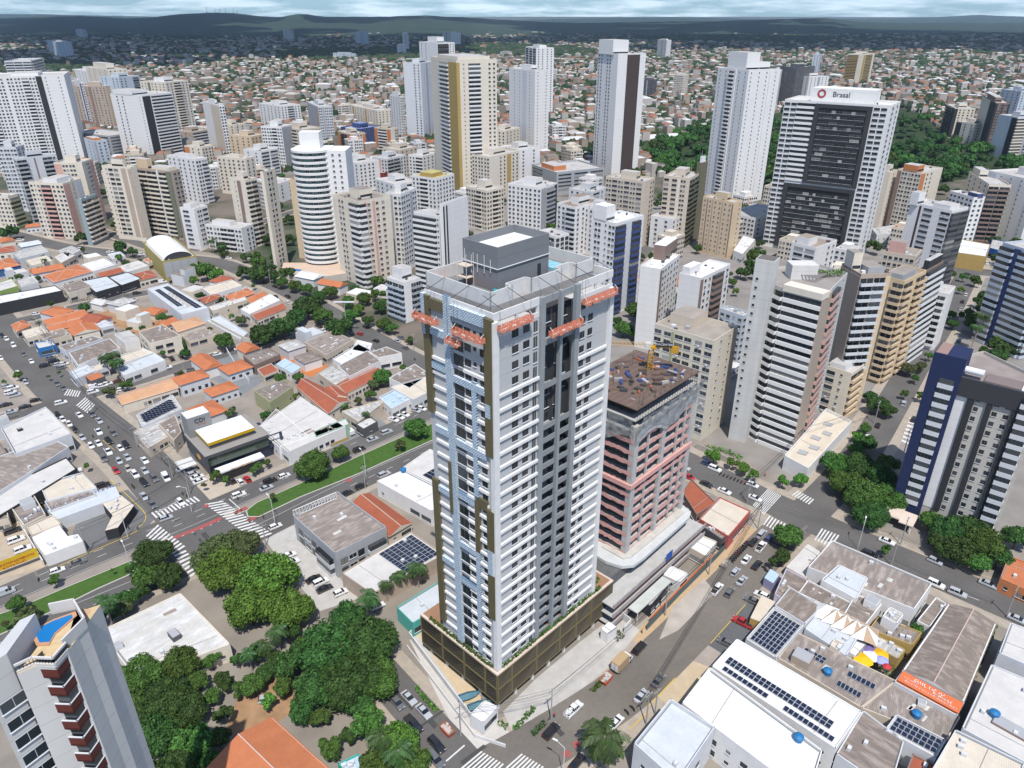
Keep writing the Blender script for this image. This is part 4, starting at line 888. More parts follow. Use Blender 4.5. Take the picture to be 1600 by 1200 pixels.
lpanel('olive_cladding', 1.6, 5.4, TP - 2.6, TP - .6, olv, .5); lpanel('olive_cladding', 12.9, 16.2, zc(805), zc(790), olv, .5); lpanel('olive_cladding', 12.7, 13.9, zc(860, 0, 5), zc(780, 0, 5), olv, .55); lpanel('olive_cladding', 5.4, 6.2, zc(800, 0, 12), zc(720, 0, 12), olv, .75)
lpanel('membrane_strip', 5.7, 7.35, DK + .5, TP + 1, mem, .55); lpanel('membrane_strip', 12.6, 13.8, DK + 2, zc(597, 0, 5), mem, .5)
lpanel('membrane_strip', 16.3, 17.6, zc(900), zc(862), mem, .66); lpanel('membrane_strip', 16.3, 17.6, zc(655), zc(634), mem, .66)
lpanel('membrane_strip', 7.7, 16.2, TP - 2.4, TP - .3, mem, .6)
lpanel('membrane_strip', -.4, .5, TP - 8, TP, mem, .7)
for py, dz in ((512, 1.4), (566, 1.3), (665, 1.5), (760, 1.4), (870, 1.4)): z = zc(py, 0, 15); lpanel('membrane_strip', 1.7, 5.4, z - dz, z, mem, .55)
for py, dz in ((604, 1.4), (705, 1.5), (790, 1.3), (868, 1.4), (925, 1.3)): z = zc(py, 0, 3); lpanel('membrane_strip', 7.8, 16.1 if py < 720 else 12.4, z - dz, z, mem, .55)
# roof: upper parapet ring, terrace floor, grey machine block
b = MB(); pz = TP + 3.0; pc = mat((.60, .59, .57), .85, .18, .6)
ring = [(3, 3.6), (8.5, 3.6), (8.5, 5.2), (13.5, 5.2), (13.5, 3.6), (22, 3.6), (22, 5.2), (26, 5.2), (26, 3.4), (31.5, 3.4), (31.5, 21), (3, 21)]
for i in range(len(ring)):
 p, q = ring[i], ring[(i + 1) % len(ring)]; a_ = math.atan2(q[1] - p[1], q[0] - p[0]); b.at(p[0], p[1], TP, a_).box(0, math.hypot(q[0] - p[0], q[1] - p[1]), 0, .25, 0, 2.6, pc)
b.T = None; b.build('parapet', mt)
MB().box(3.3, 8, 6, 20.6, TP + .02, TP + .1, mat((.42, .2, .12), .9, .2)).build('terrace_floor', mt)
MB().box(8.1, 31.2, 5.6, 20.6, TP + .02, TP + .14, mat((.2, .2, .2), .9, .3)).build('terrace_floor', mt)
MB().box(25, 28.5, 8, 17, TP + .15, TP + .9, mat((.25, .5, .6), .6, .45, 1.6)).build('blue_tarpaulin', mt)
bz = TP + .1; btop = zc(385, 9.8, 7.4)
gm = wall((.19, .20, .21), .07); b = MB()
b.box(8.6, 22.4, 7.4, 16.6, bz, btop - 1.5, gm, mat((.72, .72, .70), .9, .1))
for (xa, xb, ya, yb_) in ((8.6, 22.4, 7.4, 7.65), (8.6, 22.4, 16.35, 16.6), (8.6, 8.85, 7.65, 16.35), (22.15, 22.4, 7.65, 16.35)): b.box(xa, xb, ya, yb_, btop - 1.5, btop, gm)
b.build('machine_block', mt)
b = MB(); b.box(19.2, 20.1, 7.3, 7.4, bz + .9, bz + 3.2, GL[0]); b.build('doorway', mt)
b = MB(); pm = cm('l')
b.tube((8.4, 16.6, bz + 4.6), (8.4, 7.2, bz + 4.6), .1, pm); b.tube((8.4, 7.2, bz + 4.6), (22.4, 7.2, bz + 4.6), .1, pm)
b.build('conduit', mt)
for y in (15.8, 14, 12.4, 10.6, 9): MB().tube((8.3, y, bz + 2.6 + (y % 2)), (8.3, y, bz + 6 + (y % 1)), .07, pm, 5).build('conduit', mt)
b = MB()
for z in (1.8, 4): b.box(6.6, 8.4, 13.6, 16.2, bz + z, bz + z + .12, cm('b'))
for x, y in ((6.6, 13.6), (8.4, 13.6), (6.6, 16.2)): b.tube((x, y, bz), (x, y, bz + 6.5), .06, cm('l'), 5)
b.build('scaffold_tower', mt)
rng = random.Random(8)
for k in range(3): MB().at(rng.uniform(5, 8), 6.2 + k * 1.2, TP + .15, k).prism([(.5 * math.cos(a), .5 * math.sin(a)) for a in np.arange(8) * math.pi / 4], 0, .9, mat((.02, .35, .4), .5)).build('debris_drum', mt)
for x in (1, 7, 15, 20, 25, 31): MB().tube((x, 3.4, TP + 2.7), (x, -1.3, TP + 1.4), .055, cm('k'), 5).build('davit_arm', mt)
for y in (2.5, 9, 15.5): MB().tube((3, y, TP + 2.7), (-1.4, y, TP + 1.4), .055, cm('k'), 5).build('davit_arm', mt)
# suspended work platforms with orange netting: they hang from the tower, things of their own
onet = mat((.68, .22, .13), .9, .3, 1.5)
_n = onet.node_tree; _z = _n.nodes.new('ShaderNodeTexNoise'); _z.inputs['Scale'].default_value = 3; _r = _n.nodes.new('ShaderNodeValToRGB'); _r.color_ramp.elements[0].position = .36; _r.color_ramp.elements[1].position = .46; _t = _n.nodes.new('ShaderNodeTexCoord'); _n.links.new(_t.outputs['Object'], _z.inputs['Vector']); _n.links.new(_z.outputs['Fac'], _r.inputs[0]); _n.links.new(_r.outputs[0], _n.nodes['Principled BSDF'].inputs['Alpha'])
def swing(label, x, y, ln, z, rot):
 X = ox + math.cos(AM) * x - math.sin(AM) * y; Y = oy + math.sin(AM) * x + math.cos(AM) * y
 r = thing('suspended_scaffold', label, 'work platform', (X, Y, z), AM + rot, 'suspended scaffolds wrapped in orange net')
 MB().box(0, ln, -.8, 0, 0, .12, cm('l')).build('platform', r)
 nb = MB(); k = int(ln / .5); rn = random.Random(label)
 pts = [(i * ln / k, -.84 - rn.uniform(0, .1), -.1 - rn.uniform(0, .35), .85 + rn.uniform(-.25, .2)) for i in range(k + 1)]
 for i in range(k): p, q = pts[i], pts[i + 1]; nb.face([(p[0], p[1], p[2]), (q[0], q[1], q[2]), (q[0], q[1], q[3]), (p[0], p[1], p[3])], onet); nb.face([(p[0], -.02, .1), (q[0], -.02, .1), (q[0], -.02, 1), (p[0], -.02, 1)], onet)
 nb.face([(0, -.84, 0), (0, 0, 0), (0, 0, 1.1), (0, -.84, 1.1)], onet); nb.face([(ln, -.84, 0), (ln, 0, 0), (ln, 0, 1.1), (ln, -.84, 1.1)], onet)
 nb.build('safety_net', r)
 for xx in (.3, ln - .3):
  MB().tube((xx, -.4, 0), (xx, -.4, TP + 1.5 - z), .035, cm('d'), 4).build('cable', r); MB().tube((xx, -.9, 1), (xx, -.1, 1.6), .06, cm('l'), 5).build('hanger', r)
swing('orange netted hanging platform just right of the front corner', .2, -.8, 8.2, zc(508, .2, 0) - .9, 0)
swing('orange netted hanging platform over the grey balcony bays', 13.2, -1.0, 9.2, zc(510, 13.2, 0) - 1.6, 0)
swing('orange netted hanging platform at the right end of the tower top', 23.0, -.8, 10.2, zc(465, 23, 0) - 1.2, 0)
swing('orange netted hanging platform just left of the front corner', -1.1, 8.6, 7.8, zc(505, 0, 8.6) - 1.2, -math.pi / 2)
swing('small orange netted platform below the left face membrane', -1.1, 10.4, 3.4, zc(522, 0, 10) - 1.1, -math.pi / 2)
swing('orange netted hanging platform at the far left end of the tower top', -1.1, 19.6, 6.6, zc(484, 0, 19) - 1.0, -math.pi / 2)
# podium
px0, px1, py0, py1 = -1.2, 40.3, -1.2, 24.8; lm = mat((.022, .019, .015), .6, .1, spec=.3, name='louvre_metal'); om = mat((.17, .135, .055), .5)
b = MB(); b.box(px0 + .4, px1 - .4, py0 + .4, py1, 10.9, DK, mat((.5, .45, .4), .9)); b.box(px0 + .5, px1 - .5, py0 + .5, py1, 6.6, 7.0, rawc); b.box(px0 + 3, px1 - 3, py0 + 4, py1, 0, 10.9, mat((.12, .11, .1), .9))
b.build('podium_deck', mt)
b = MB()
for k in range(8): b.box(px0 + .5 + k * 5.7, px0 + 1.1 + k * 5.7, py0 + .5, py0 + 1.1, 0, 10.9, ww)
for k in range(1, 5): b.box(px0 + .5, px0 + 1.1, py0 + .5 + k * 5.7, py0 + 1.1 + k * 5.7, 0, 10.9, ww)
b.build('podium_columns', mt)
def louvre(w, name='louvre_screen'):
 key = ('lv', round(w, 2))
 if key in GC: return GC[key][1]
 b = MB(); hgt_ = 4.35; b.box(0, w, -.02, .06, 0, hgt_, lm)
 k = -hgt_
 sm = mat((.085, .072, .050), .55)
 while k < w:   # slanting slats
  xa, xb = max(0, k), min(w, k + hgt_); za, zb = xa - k, xb - k
  if xb - xa > .3: b.face([(xa, -.1, za), (xb, -.1, zb), (xb, -.02, min(hgt_, zb + .27)), (xa, -.02, min(hgt_, za + .27))], sm)
  k += .55
 for q in ((0, w, 0, .2), (0, w, hgt_ - .2, hgt_), (0, .2, .2, hgt_ - .2), (w - .2, w, .2, hgt_ - .2)): b.box(q[0], q[1], -.16, .04, q[2], q[3], om)
 GC[key] = (b, b.mesh(name)); return GC[key][1]
for row in (2.75, 7.15):
 xs = [px0, 3.3, 11.5, 19.7, 25.8, 31.6, px1]
 for i in range(6): ob('louvre_screen', louvre(xs[i + 1] - xs[i] - .05), mt, (xs[i], py0, row))
 ys = [py0, 2.6, 9.5, 17, py1]
 for i in range(4): ob('louvre_screen', louvre(ys[i + 1] - ys[i] - .05), mt, (px0, ys[i + 1], row), -math.pi / 2)
cp = mat((.62, .5, .42), .85); b = MB(); b.box(px0 - .1, px1, py0 - .1, py0 + .5, DK, DK + .35, cp); b.box(px0 - .1, px0 + .5, py0 + .5, py1, DK, DK + .35, cp); b.box(px1 - .5, px1, py0 + .5, py1, DK, DK + .35, cp); b.build('coping', mt)
MB().box(px0 + .5, px1 - .5, py0 + .5, py1, DK, DK + .05, mat((.3, .17, .1), .95, .2)).build('planting_bed', mt)
# ---------------------------------------------------------------- concrete frame under construction
AC = rad(47); g = G(975, 867, 12); cox, coy = g[0], g[1]
cs = thing('construction_site_building', 'unfinished concrete frame tower with pink safety nets and a grey net round its top', 'building under construction', (cox, coy, 0), AC); FOOT.append((cox + 4, coy + 18, AC, 24, 20))
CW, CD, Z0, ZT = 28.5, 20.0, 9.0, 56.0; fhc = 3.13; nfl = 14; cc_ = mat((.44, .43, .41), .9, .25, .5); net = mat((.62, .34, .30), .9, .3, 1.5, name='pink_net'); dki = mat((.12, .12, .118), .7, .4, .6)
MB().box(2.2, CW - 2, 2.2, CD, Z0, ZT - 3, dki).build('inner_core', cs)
for k in range(nfl):
 z = Z0 + 3 + k * fhc; MB().box(0, CW, 0, CD, z - .25, z, cc_).build('floor_slab', cs)
rg = random.Random(2)
for k in range(nfl - 2):
 z = Z0 + 3 + k * fhc
 for side in (0, 1):
  L_ = CW if side == 0 else CD; N_ = int(L_ / .8); b = MB(); pts = [(i * L_ / N_, rg.uniform(.0, .08), z - rg.uniform(.1, .6), z + rg.uniform(.6, 1.15)) for i in range(N_ + 1)]
  for i in range(N_):
   p, q = pts[i], pts[i + 1]
   if side == 0: b.face([(p[0], -.05 - p[1], p[2]), (q[0], -.05 - q[1], q[2]), (q[0], -.05 - q[1], q[3]), (p[0], -.05 - p[1], p[3])], net)
   else: b.face([(-.05 - q[1], q[0], q[2]), (-.05 - p[1], p[0], p[2]), (-.05 - p[1], p[0], p[3]), (-.05 - q[1], q[0], q[3])], net)
  b.build('safety_net', cs)
 if k == 7:
  MB().box(-.6, CW + .3, -.7, 0, z - .7, z + .6, net).build('catch_fan', cs); MB().box(-.7, 0, 0, CD, z - .7, z + .6, net).build('catch_fan', cs)
for (xa, xb, ya, yb_) in ((0, 1.8, -.35, 1.2), (13, 14.4, -.35, .6), (CW - 1.6, CW, -.35, .8), (0, .6, 9, 10.4), (6.6, 7.1, -.1, .4), (20.6, 21.1, -.1, .4), (24.2, 24.7, -.1, .4)): MB().box(xa, xb, ya, yb_, Z0, ZT - 5, cc_).build('column', cs)
# formwork deck
ply = mat((.15, .105, .085), .85, .35, .5, name='formwork_plywood')
MB().box(-.3, CW + .3, -.3, CD, ZT - .25, ZT, ply).build('formwork_deck', cs)
for y in (-.2, 2.4):
 for k in range(24): MB().tube((.3 + k * 1.2, y, ZT - 3.1), (.3 + k * 1.2, y, ZT - .25), .06, cm('k'), 4).build('steel_prop', cs) if y < 0 else None
b = MB()
for k in range(12): b.box(0, CW, k * 1.7 - .03, k * 1.7 + .03, ZT + .01, ZT + .05, mat((.1, .06, .045), .9))
b.build('deck_joints', cs)
for k in range(80):
 w, d, hh = rg.uniform(.4, 2.8), rg.uniform(.3, 1.2), rg.uniform(.15, .8); x, y = rg.uniform(1, CW - 3), rg.uniform(1, CD - 2)
 MB().box(-w / 2, w / 2, -d / 2, d / 2, 0, hh, mat(rg.choice(((.3, .3, .3), (.04, .07, .2), (.2, .13, .09), (.06, .06, .07), (.10, .07, .06), (.05, .05, .05), (.4, .38, .36), (.14, .09, .07), (.35, .12, .06))), .8)).build('building_material', cs, (x, y, ZT + .02), rg.uniform(0, 3))
for k in range(36): x, y = rg.uniform(.5, CW - .5), rg.choice((.1, rg.uniform(0, CD))); MB().tube((x, y, ZT), (x, y, ZT + rg.uniform(1.5, 3)), .05, cm('d'), 4).build('rebar_post', cs)
m, n_, b_ = nodes('grey_debris_net'); b_.inputs["Base Color"].default_value = (.38, .39, .39, 1); b_.inputs["Roughness"].default_value = .9; b_.inputs["Alpha"].default_value = .72
nzn = n_.nodes.new("ShaderNodeTexNoise"); nzn.inputs["Scale"].default_value = .5; nzn.inputs["Detail"].default_value = 6; crn = n_.nodes.new("ShaderNodeValToRGB"); crn.color_ramp.elements[0].color = (.35, .35, .35, 1); crn.color_ramp.elements[1].color = (1, 1, 1, 1); crn.color_ramp.elements[0].position = .35; crn.color_ramp.elements[1].position = .62
tcn = n_.nodes.new("ShaderNodeTexCoord"); n_.links.new(tcn.outputs["Object"], nzn.inputs["Vector"]); n_.links.new(nzn.outputs["Fac"], crn.inputs[0]); n_.links.new(crn.outputs[0], b_.inputs["Alpha"]); gnet = m
def skirt(p, q, N_, ztop, zbot, o1, o2, name='debris_net'):
 b = MB(); dx, dy = q[0] - p[0], q[1] - p[1]; L_ = math.hypot(dx, dy); nx, ny = dy / L_, -dx / L_; R_ = []
 for i in range(N_ + 1):
  t = i / N_; zt, zb = ztop + rg.uniform(-.25, .25) , zbot + 1.4 * math.sin(t * 9 + p[0]) + rg.uniform(-.4, .4); col = []
  for j in range(5):
   s = j / 4; of = o1 + (o2 - o1) * math.sin(s * 1.6) + rg.uniform(-.12, .12); col.append((p[0] + dx * t + nx * of, p[1] + dy * t + ny * of, zt + (zb - zt) * s))
  R_.append(col)
 for i in range(N_):
  for j in range(4): b.face([R_[i][j], R_[i + 1][j], R_[i + 1][j + 1], R_[i][j + 1]], gnet)
 b.build(name, cs)
skirt((-.3, -.3), (CW + .5, -.3), 26, ZT - 1.2, ZT - 8.4, 2.2, .6); skirt((-.3, CD), (-.3, -.3), 18, ZT - 2.2, ZT - 9, 1.6, .5); skirt((-.3, -.3), (CW, -.3), 20, ZT - 5, ZT - 9.5, .5, .4)
# podium with curved slab
pod = [(-5, 9), (-5.4, 2), (-4.2, -2.2), (-1.5, -4.3), (3, -4.6), (26, -4.2), (28.6, -3.2), (29.8, 0), (29.6, 6), (29.6, 22), (-5, 22)]
MB().prism(pod, 11.2, 12.1, mat((.52, .53, .52), .9, .15, .6), bottom=True).build('curved_slab', cs); MB().prism([(-1.8, 6), (-1.8, -1), (0, -2.2), (27, -2.2), (27, 8)], 12.1, 12.5, mat((.5, .47, .42), .9, .3, .5), bottom=True).build('inner_slab', cs)
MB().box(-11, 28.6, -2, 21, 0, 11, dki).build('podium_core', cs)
for k, z in enumerate((1.5, 4.6, 7.7)):
 MB().box(-14, 31, -7.2, 20, z - .25, z, cc_).build('podium_slab', cs); MB().box(-14, 31, -7.25, -7.0, z, z + 1.1, mat((.34, .32, .31), .9, .3, .8)).build('podium_parapet', cs)
 MB().box(-13.5, 30, -6.9, -6.7, z - 1.3, z - .3, mat((.16, .05, .04), .9, .4, 1)).build('red_shutter', cs)
MB().box(9.5, 12.5, -7.4, -7.27, 7.9, 10.4, mat((.03, .1, .35), .6)).build('blue_notice', cs)
MB().box(-8, 8, -10.5, -7.6, 3.8, 4.1, mat((.48, .5, .46), .8, .2)).build('site_canopy', cs)
for x in (-7.6, 0, 7.6): MB().tube((x, -10.3, 0), (x, -10.3, 3.8), .12, cm('l')).build('canopy_post', cs)
# tower crane on the deck
p = np.array(G(1015, 577, ZT)[:2]); cr_ = thing('tower_crane', 'yellow tower crane standing on the brown formwork deck', 'crane', (p[0], p[1], ZT), rad(-8)); yc = mat((.50, .27, .02), .5); b = MB(); H_ = 6.2
for x, y in ((-.6, -.6), (.6, -.6), (.6, .6), (-.6, .6)): b.tube((x, y, 0), (x, y, H_), .1, yc, 4)
for k in range(6):
 z0_, z1_ = k * H_ / 6, (k + 1) * H_ / 6
 for (xa, ya, xb, yb_) in ((-.6, -.6, .6, -.6), (.6, -.6, .6, .6), (.6, .6, -.6, .6), (-.6, .6, -.6, -.6)): b.tube((xa, ya, z0_), (xb, yb_, z1_), .05, yc, 4); b.tube((xa, ya, z1_), (xb, yb_, z1_), .05, yc, 4)
b.build('mast', cr_)
b = MB(); b.box(-1, 1.2, -.9, .9, H_, H_ + .5, yc); b.build('slewing_ring', cr_); MB().box(-1.7, -.4, -1.9, -.7, H_ + .3, H_ + 2, mat((.6, .6, .55), .4)).build('cab', cr_)
b = MB(); b.box(.5, 6.9, -.55, -.35, H_ + .4, H_ + .65, yc); b.box(.5, 6.9, .35, .55, H_ + .4, H_ + .65, yc)
for k in range(7): b.box(.8 + k, .95 + k, -.35, .35, H_ + .45, H_ + .6, yc)
b.build('counter_jib', cr_); MB().box(4.9, 6.9, -.8, .8, H_ - .9, H_ + .3, mat((.45, .25, .03), .7)).build('counterweight', cr_)
MB().box(1.0, 5.2, -.75, -.6, H_ + .8, H_ + 2.0, mat((.02, .02, .03), .6)).build('banner_board', cr_); text('lettering', 'MACENTER', .82, mat((.7, .7, .72), .6), cr_, (3.1, -.78, H_ + 1.4), (math.pi / 2, 0, 0), .02)
b = MB(); 
for y, z in ((-.5, .5), (.5, .5), (0, 1.3)): b.tube((-.8, y, H_ + z), (-24, y, H_ + z), .06, yc, 4)
for k in range(23): b.tube((-.8 - k, -.5, H_ + .5), (-1.8 - k, 0, H_ + 1.3), .04, yc, 4); b.tube((-1.8 - k, 0, H_ + 1.3), (-.8 - k, .5, H_ + .5), .04, yc, 4)
b.build('jib', cr_)
# hoarding along the street
P = [np.array(G(*p)[:2]) for p in ((955, 975), (975, 992), (1010, 985), (1062, 930), (1120, 872), (1140, 850))]
b = MB(); gm2 = mat((.10, .13, .13), .8, .2)
for i in range(2, len(P) - 1):
 p, q = P[i], P[i + 1]; b.at(p[0], p[1], 0, math.atan2(q[1] - p[1], q[0] - p[0])).box(0, math.hypot(*(q - p)), -.06, .06, 0, 2.2, gm2)
b.T = None; o = b.build('site_hoarding'); tag(o, 'dark green grey hoarding along the dug up pavement', 'fence')
b = MB(); p, q = P[2], P[4]; b.at(p[0], p[1], 0, math.atan2(q[1] - p[1], q[0] - p[0])).box(2, math.hypot(*(q - p)) - 2, .1, .3, 2.5, 2.9, mat((.6, .13, .03), .7)); b.T = None
o = b.build('safety_rail'); tag(o, 'bright orange safety rail above the site hoarding', 'rail')
# ---------------------------------------------------------------- low buildings
RC = {'old': (.235, .20, .175), 'metal': (.52, .55, .57), 'white': (.68, .67, .65), 'tile': TERRA, 'redtile': (.33, .10, .055), 'brown': (.20, .165, .14), 'cream': (.60, .53, .43), 'grey': (.38, .37, .35), 'oldtile': (.52, .30, .17), 'pale': (.56, .54, .51), 'blue': (.42, .54, .62), 'dirty': (.52, .50, .46)}
def roofmat(rk):
 if rk in ('tile', 'redtile', 'oldtile'): return mat(RC[rk], .9, .12, kind='tile', name='clay_tiles')
 if rk in ('old', 'brown', 'grey', 'dirty'): return mat(RC[rk], .95, .13, kind='old', name='fibre_cement_sheets')
 return mat(RC[rk], .6, .10, kind='rib', name='metal_sheets')
def panelmesh(w, d):
 key = ('sp', round(w, 2), round(d, 2))
 if key not in GC:
  b = MB(); b.box(-w / 2, w / 2, -d / 2, d / 2, 0, .05, mat((.5, .52, .54), .4)); b.box(-w / 2 + .05, w / 2 - .05, -d / 2 + .05, d / 2 - .05, .05, .07, mat((.012, .018, .04), .12, .1, spec=.8, name='photovoltaic_glass')); GC[key] = (b, b.mesh('solar_panel'))
 return GC[key][1]
def low(name, label, pts, h, wc='w', rk='old', shape='flat', ex=None, cat=None, par=.5, ridge=1.5, face=None, group=None):
 ex = ex or {}
 P = [G(*p, h)[:2] for p in pts]
 if len(P) == 3: P.append((P[0][0] + P[2][0] - P[1][0], P[0][1] + P[2][1] - P[1][1]))   # pts run B, A(shared), C
 P = ccw(P); n = len(P); cx = sum(p[0] for p in P) / n; cy = sum(p[1] for p in P) / n
 e = [math.hypot(P[(i + 1) % n][0] - P[i][0], P[(i + 1) % n][1] - P[i][1]) for i in range(n)]
 i0 = max(range(n), key=lambda i: e[i]); ang = math.atan2(P[(i0 + 1) % n][1] - P[i0][1], P[(i0 + 1) % n][0] - P[i0][0])
 c, s = math.cos(ang), math.sin(ang)
 Q = [((x - cx) * c + (y - cy) * s, -(x - cx) * s + (y - cy) * c) for x, y in P]; Q = Q[i0:] + Q[:i0]
 FOOT.append((cx, cy, ang, (max(q[0] for q in Q) - min(q[0] for q in Q)) / 2, (max(q[1] for q in Q) - min(q[1] for q in Q)) / 2))
 r = thing(name, label, cat or name.replace('_', ' '), (cx, cy, 0), ang, group); wm = mat(CC[wc] if isinstance(wc, str) else wc, .85, .14, .5); rm = roofmat(rk)
 MB().prism(Q, 0, h, wm).build('wall', r)
 rb = MB()
 if shape == 'flat' or n != 4:
  ins = Q
  cxq = sum(q[0] for q in Q) / n; cyq = sum(q[1] for q in Q) / n
  rb.prism([(q[0] * .985 + cxq * .015, q[1] * .985 + cyq * .015) for q in Q], h, h + .12, rm); rb.build('roof', r)
  if par:
   b = MB()
   for i in range(n):
    p, q = Q[i], Q[(i + 1) % n]; b.at(p[0], p[1], h, math.atan2(q[1] - p[1], q[0] - p[0])).box(0, math.hypot(q[0] - p[0], q[1] - p[1]), .0, .22, 0, par, wm)
   b.T = None; b.build('parapet', r)
  if rk in ('old', 'brown', 'grey', 'pale', 'dirty') and ex.get('sky', 1) and n == 4:   # pale replacement sheets laid on the old roof
   rg = random.Random(label); b = MB(); L0 = e[i0]
   for k in range(rg.randint(3, 7)):
    u, v = rg.uniform(.1, .8), rg.uniform(.1, .75); w = rg.uniform(.03, .06); l_ = rg.uniform(.08, .22)
    F4 = []
    for uu, vv in ((u, v), (u + w, v), (u + w, v + l_), (u, v + l_)):
     x = (Q[0][0] * (1 - uu) + Q[1][0] * uu) * (1 - vv) + (Q[3][0] * (1 - uu) + Q[2][0] * uu) * vv; y = (Q[0][1] * (1 - uu) + Q[1][1] * uu) * (1 - vv) + (Q[3][1] * (1 - uu) + Q[2][1] * uu) * vv; F4.append((x, y, h + .15))
    b.face(F4, mat((.55, .53, .49) if k % 3 else (.3, .24, .2), .8, .2, .8, name='replaced_sheet'))
   b.build('replaced_sheets', r)
 else:
  o_ = .5; cxq = sum(q[0] for q in Q) / 4; cyq = sum(q[1] for q in Q) / 4
  def grow(q, f=o_):
   d = math.hypot(q[0] - cxq, q[1] - cyq); return (q[0] + (q[0] - cxq) / d * f, q[1] + (q[1] - cyq) / d * f)
  E_ = [grow(q) for q in Q]; mid = lambda a, b_: ((a[0] + b_[0]) / 2, (a[1] + b_[1]) / 2); R0, R1 = mid(E_[3], E_[0]), mid(E_[1], E_[2])
  if shape == 'hip': k = .5 * math.hypot(E_[0][0] - E_[3][0], E_[0][1] - E_[3][1]) / max(1, e[i0]); k = min(.48, k); R0, R1 = (R0[0] + (R1[0] - R0[0]) * k, R0[1] + (R1[1] - R0[1]) * k), (R1[0] + (R0[0] - R1[0]) * k, R1[1] + (R0[1] - R1[1]) * k)
  z = h - .1; a, b_, c_, d = [(*q, z) for q in E_]; t0, t1 = (*R0, h + ridge), (*R1, h + ridge)
  rb.face([a, b_, t1, t0], rm); rb.face([c_, d, t0, t1], rm); g = rm if shape == 'hip' else wm
  rb.face([b_, c_, t1], g); rb.face([d, a, t0], g); rb.face([d, c_, b_, a], wm); rb.build('roof', r)
  b = MB(); b.tube((t0[0], t0[1], t0[2] + .02), (t1[0], t1[1], t1[2] + .02), .14, mat((.55, .42, .36), .9), 5)
  if shape == 'hip':
   for p, q in ((a, t0), (b_, t1), (c_, t1), (d, t0)): b.tube(p, q, .12, mat((.55, .42, .36), .9), 5)
  b.build('ridge_cap', r)
 # wall openings on the sides towards the camera
 rg = random.Random(label + 'w'); parts = []; strips = []
 for i in range(n):
  p, q = Q[i], Q[(i + 1) % n]; nx, ny = q[1] - p[1], -(q[0] - p[0]); wx, wy = nx * c - ny * s, nx * s + ny * c
  L_ = math.hypot(nx, ny)
  if (wx * (0 - cx) + wy * (0 - cy)) / L_ < 0 or L_ < 4 or ex.get('blank'): continue
  k = max(1, int(L_ / rg.uniform(3.2, 4.6))); nf = max(1, int(h / 3.4)); sp = ' '.join(rg.choice(('W1', 'w1', 'W1', 'x1', 's1')) + '' for _ in range(k))
  facade(parts, strips, p, math.atan2(q[1] - p[1], q[0] - p[0]), L_, .1, nf, 3.2, face or sp, rg)
 for (sx, sy, w, sa, sz, sh, col, dep) in strips: MB().box(-w / 2, w / 2, -.08, .02, 0, h - .1, mat(CC[col], .8)).build('wall_panel', r, (sx, sy, 0), sa)
 place_parts(r, parts, 100, 60)
 bil = lambda u, v: ((Q[0][0] * (1 - u) + Q[1][0] * u) * (1 - v) + (Q[3][0] * (1 - u) + Q[2][0] * u) * v, (Q[0][1] * (1 - u) + Q[1][1] * u) * (1 - v) + (Q[3][1] * (1 - u) + Q[2][1] * u) * v)
 for (u0, u1, v0, v1, nu, nv) in ex.get('solar', ()):
  p = bil(u0, v0); q = bil(u1, v0); t = bil(u0, v1); w = math.hypot(q[0] - p[0], q[1] - p[1]) / nu; d = math.hypot(t[0] - p[0], t[1] - p[1]) / nv; me = panelmesh(w - .08, d - .08)
  for i in range(nu):
   for j in range(nv): x, y = bil(u0 + (u1 - u0) * (i + .5) / nu, v0 + (v1 - v0) * (j + .5) / nv); ob('solar_panel', me, r, (x, y, h + (.3 if shape == 'flat' else ridge * (1 - abs(2 * (v0 + (v1 - v0) * (j + .5) / nv) - 1)) + .15)))
 for (u, v) in ex.get('tank', ()):
  x, y = bil(u, v); b = MB(); k = 12; R_ = [(.9 * math.cos(2 * math.pi * i / k), .9 * math.sin(2 * math.pi * i / k)) for i in range(k)]; tm = mat((.02, .16, .36), .5)
  b.prism(R_, 0, 1.1, tm, P2=[(a_ * 1.12, c2 * 1.12) for a_, c2 in R_]); b.prism([(a_ * 1.15, c2 * 1.15) for a_, c2 in R_], 1.1, 1.45, tm, P2=[(a_ * .4, c2 * .4) for a_, c2 in R_]); b.build('water_tank', r, (x, y, h + .2))
 for (u, v, w, d, z, col) in ex.get('box', ()):
  x, y = bil(u, v); b = MB().box(-w / 2, w / 2, -d / 2, d / 2, 0, z, cm(col)); b.box(-w / 2 + .1, w / 2 - .1, -d / 2 + .1, d / 2 - .1, z, z + .06, cm('g')); b.build('rooftop_box', r, (x, y, h + .1))
 if ex.get('ac', 1) and shape == 'flat':
  for k in range(rg.randint(1, 4)): x, y = bil(rg.uniform(.1, .9), rg.uniform(.1, .9)); key = ('ac', 0); GC.setdefault(key, (None, MB().box(-.5, .5, -.35, .35, 0, .8, cm('l')).mesh('air_conditioner'))); ob('air_conditioner', GC[key][1], r, (x, y, h + .13))
 if shape == 'flat' and n == 4 and h > 3.3:
  u = rg.uniform(.15, .85); p, q = bil(u, .04), bil(u, .96); MB().tube((*p, h + .2), (*q, h + .2), .07, mat((.35, .34, .32), .8), 5).build('roof_pipe', r)
  if par: p, q = bil(.02, .97), bil(.98, .97); MB().tube((*p, h + .15), (*q, h + .15), .16, mat((.22, .23, .24), .6), 6).build('gutter', r)
 return r, Q, bil
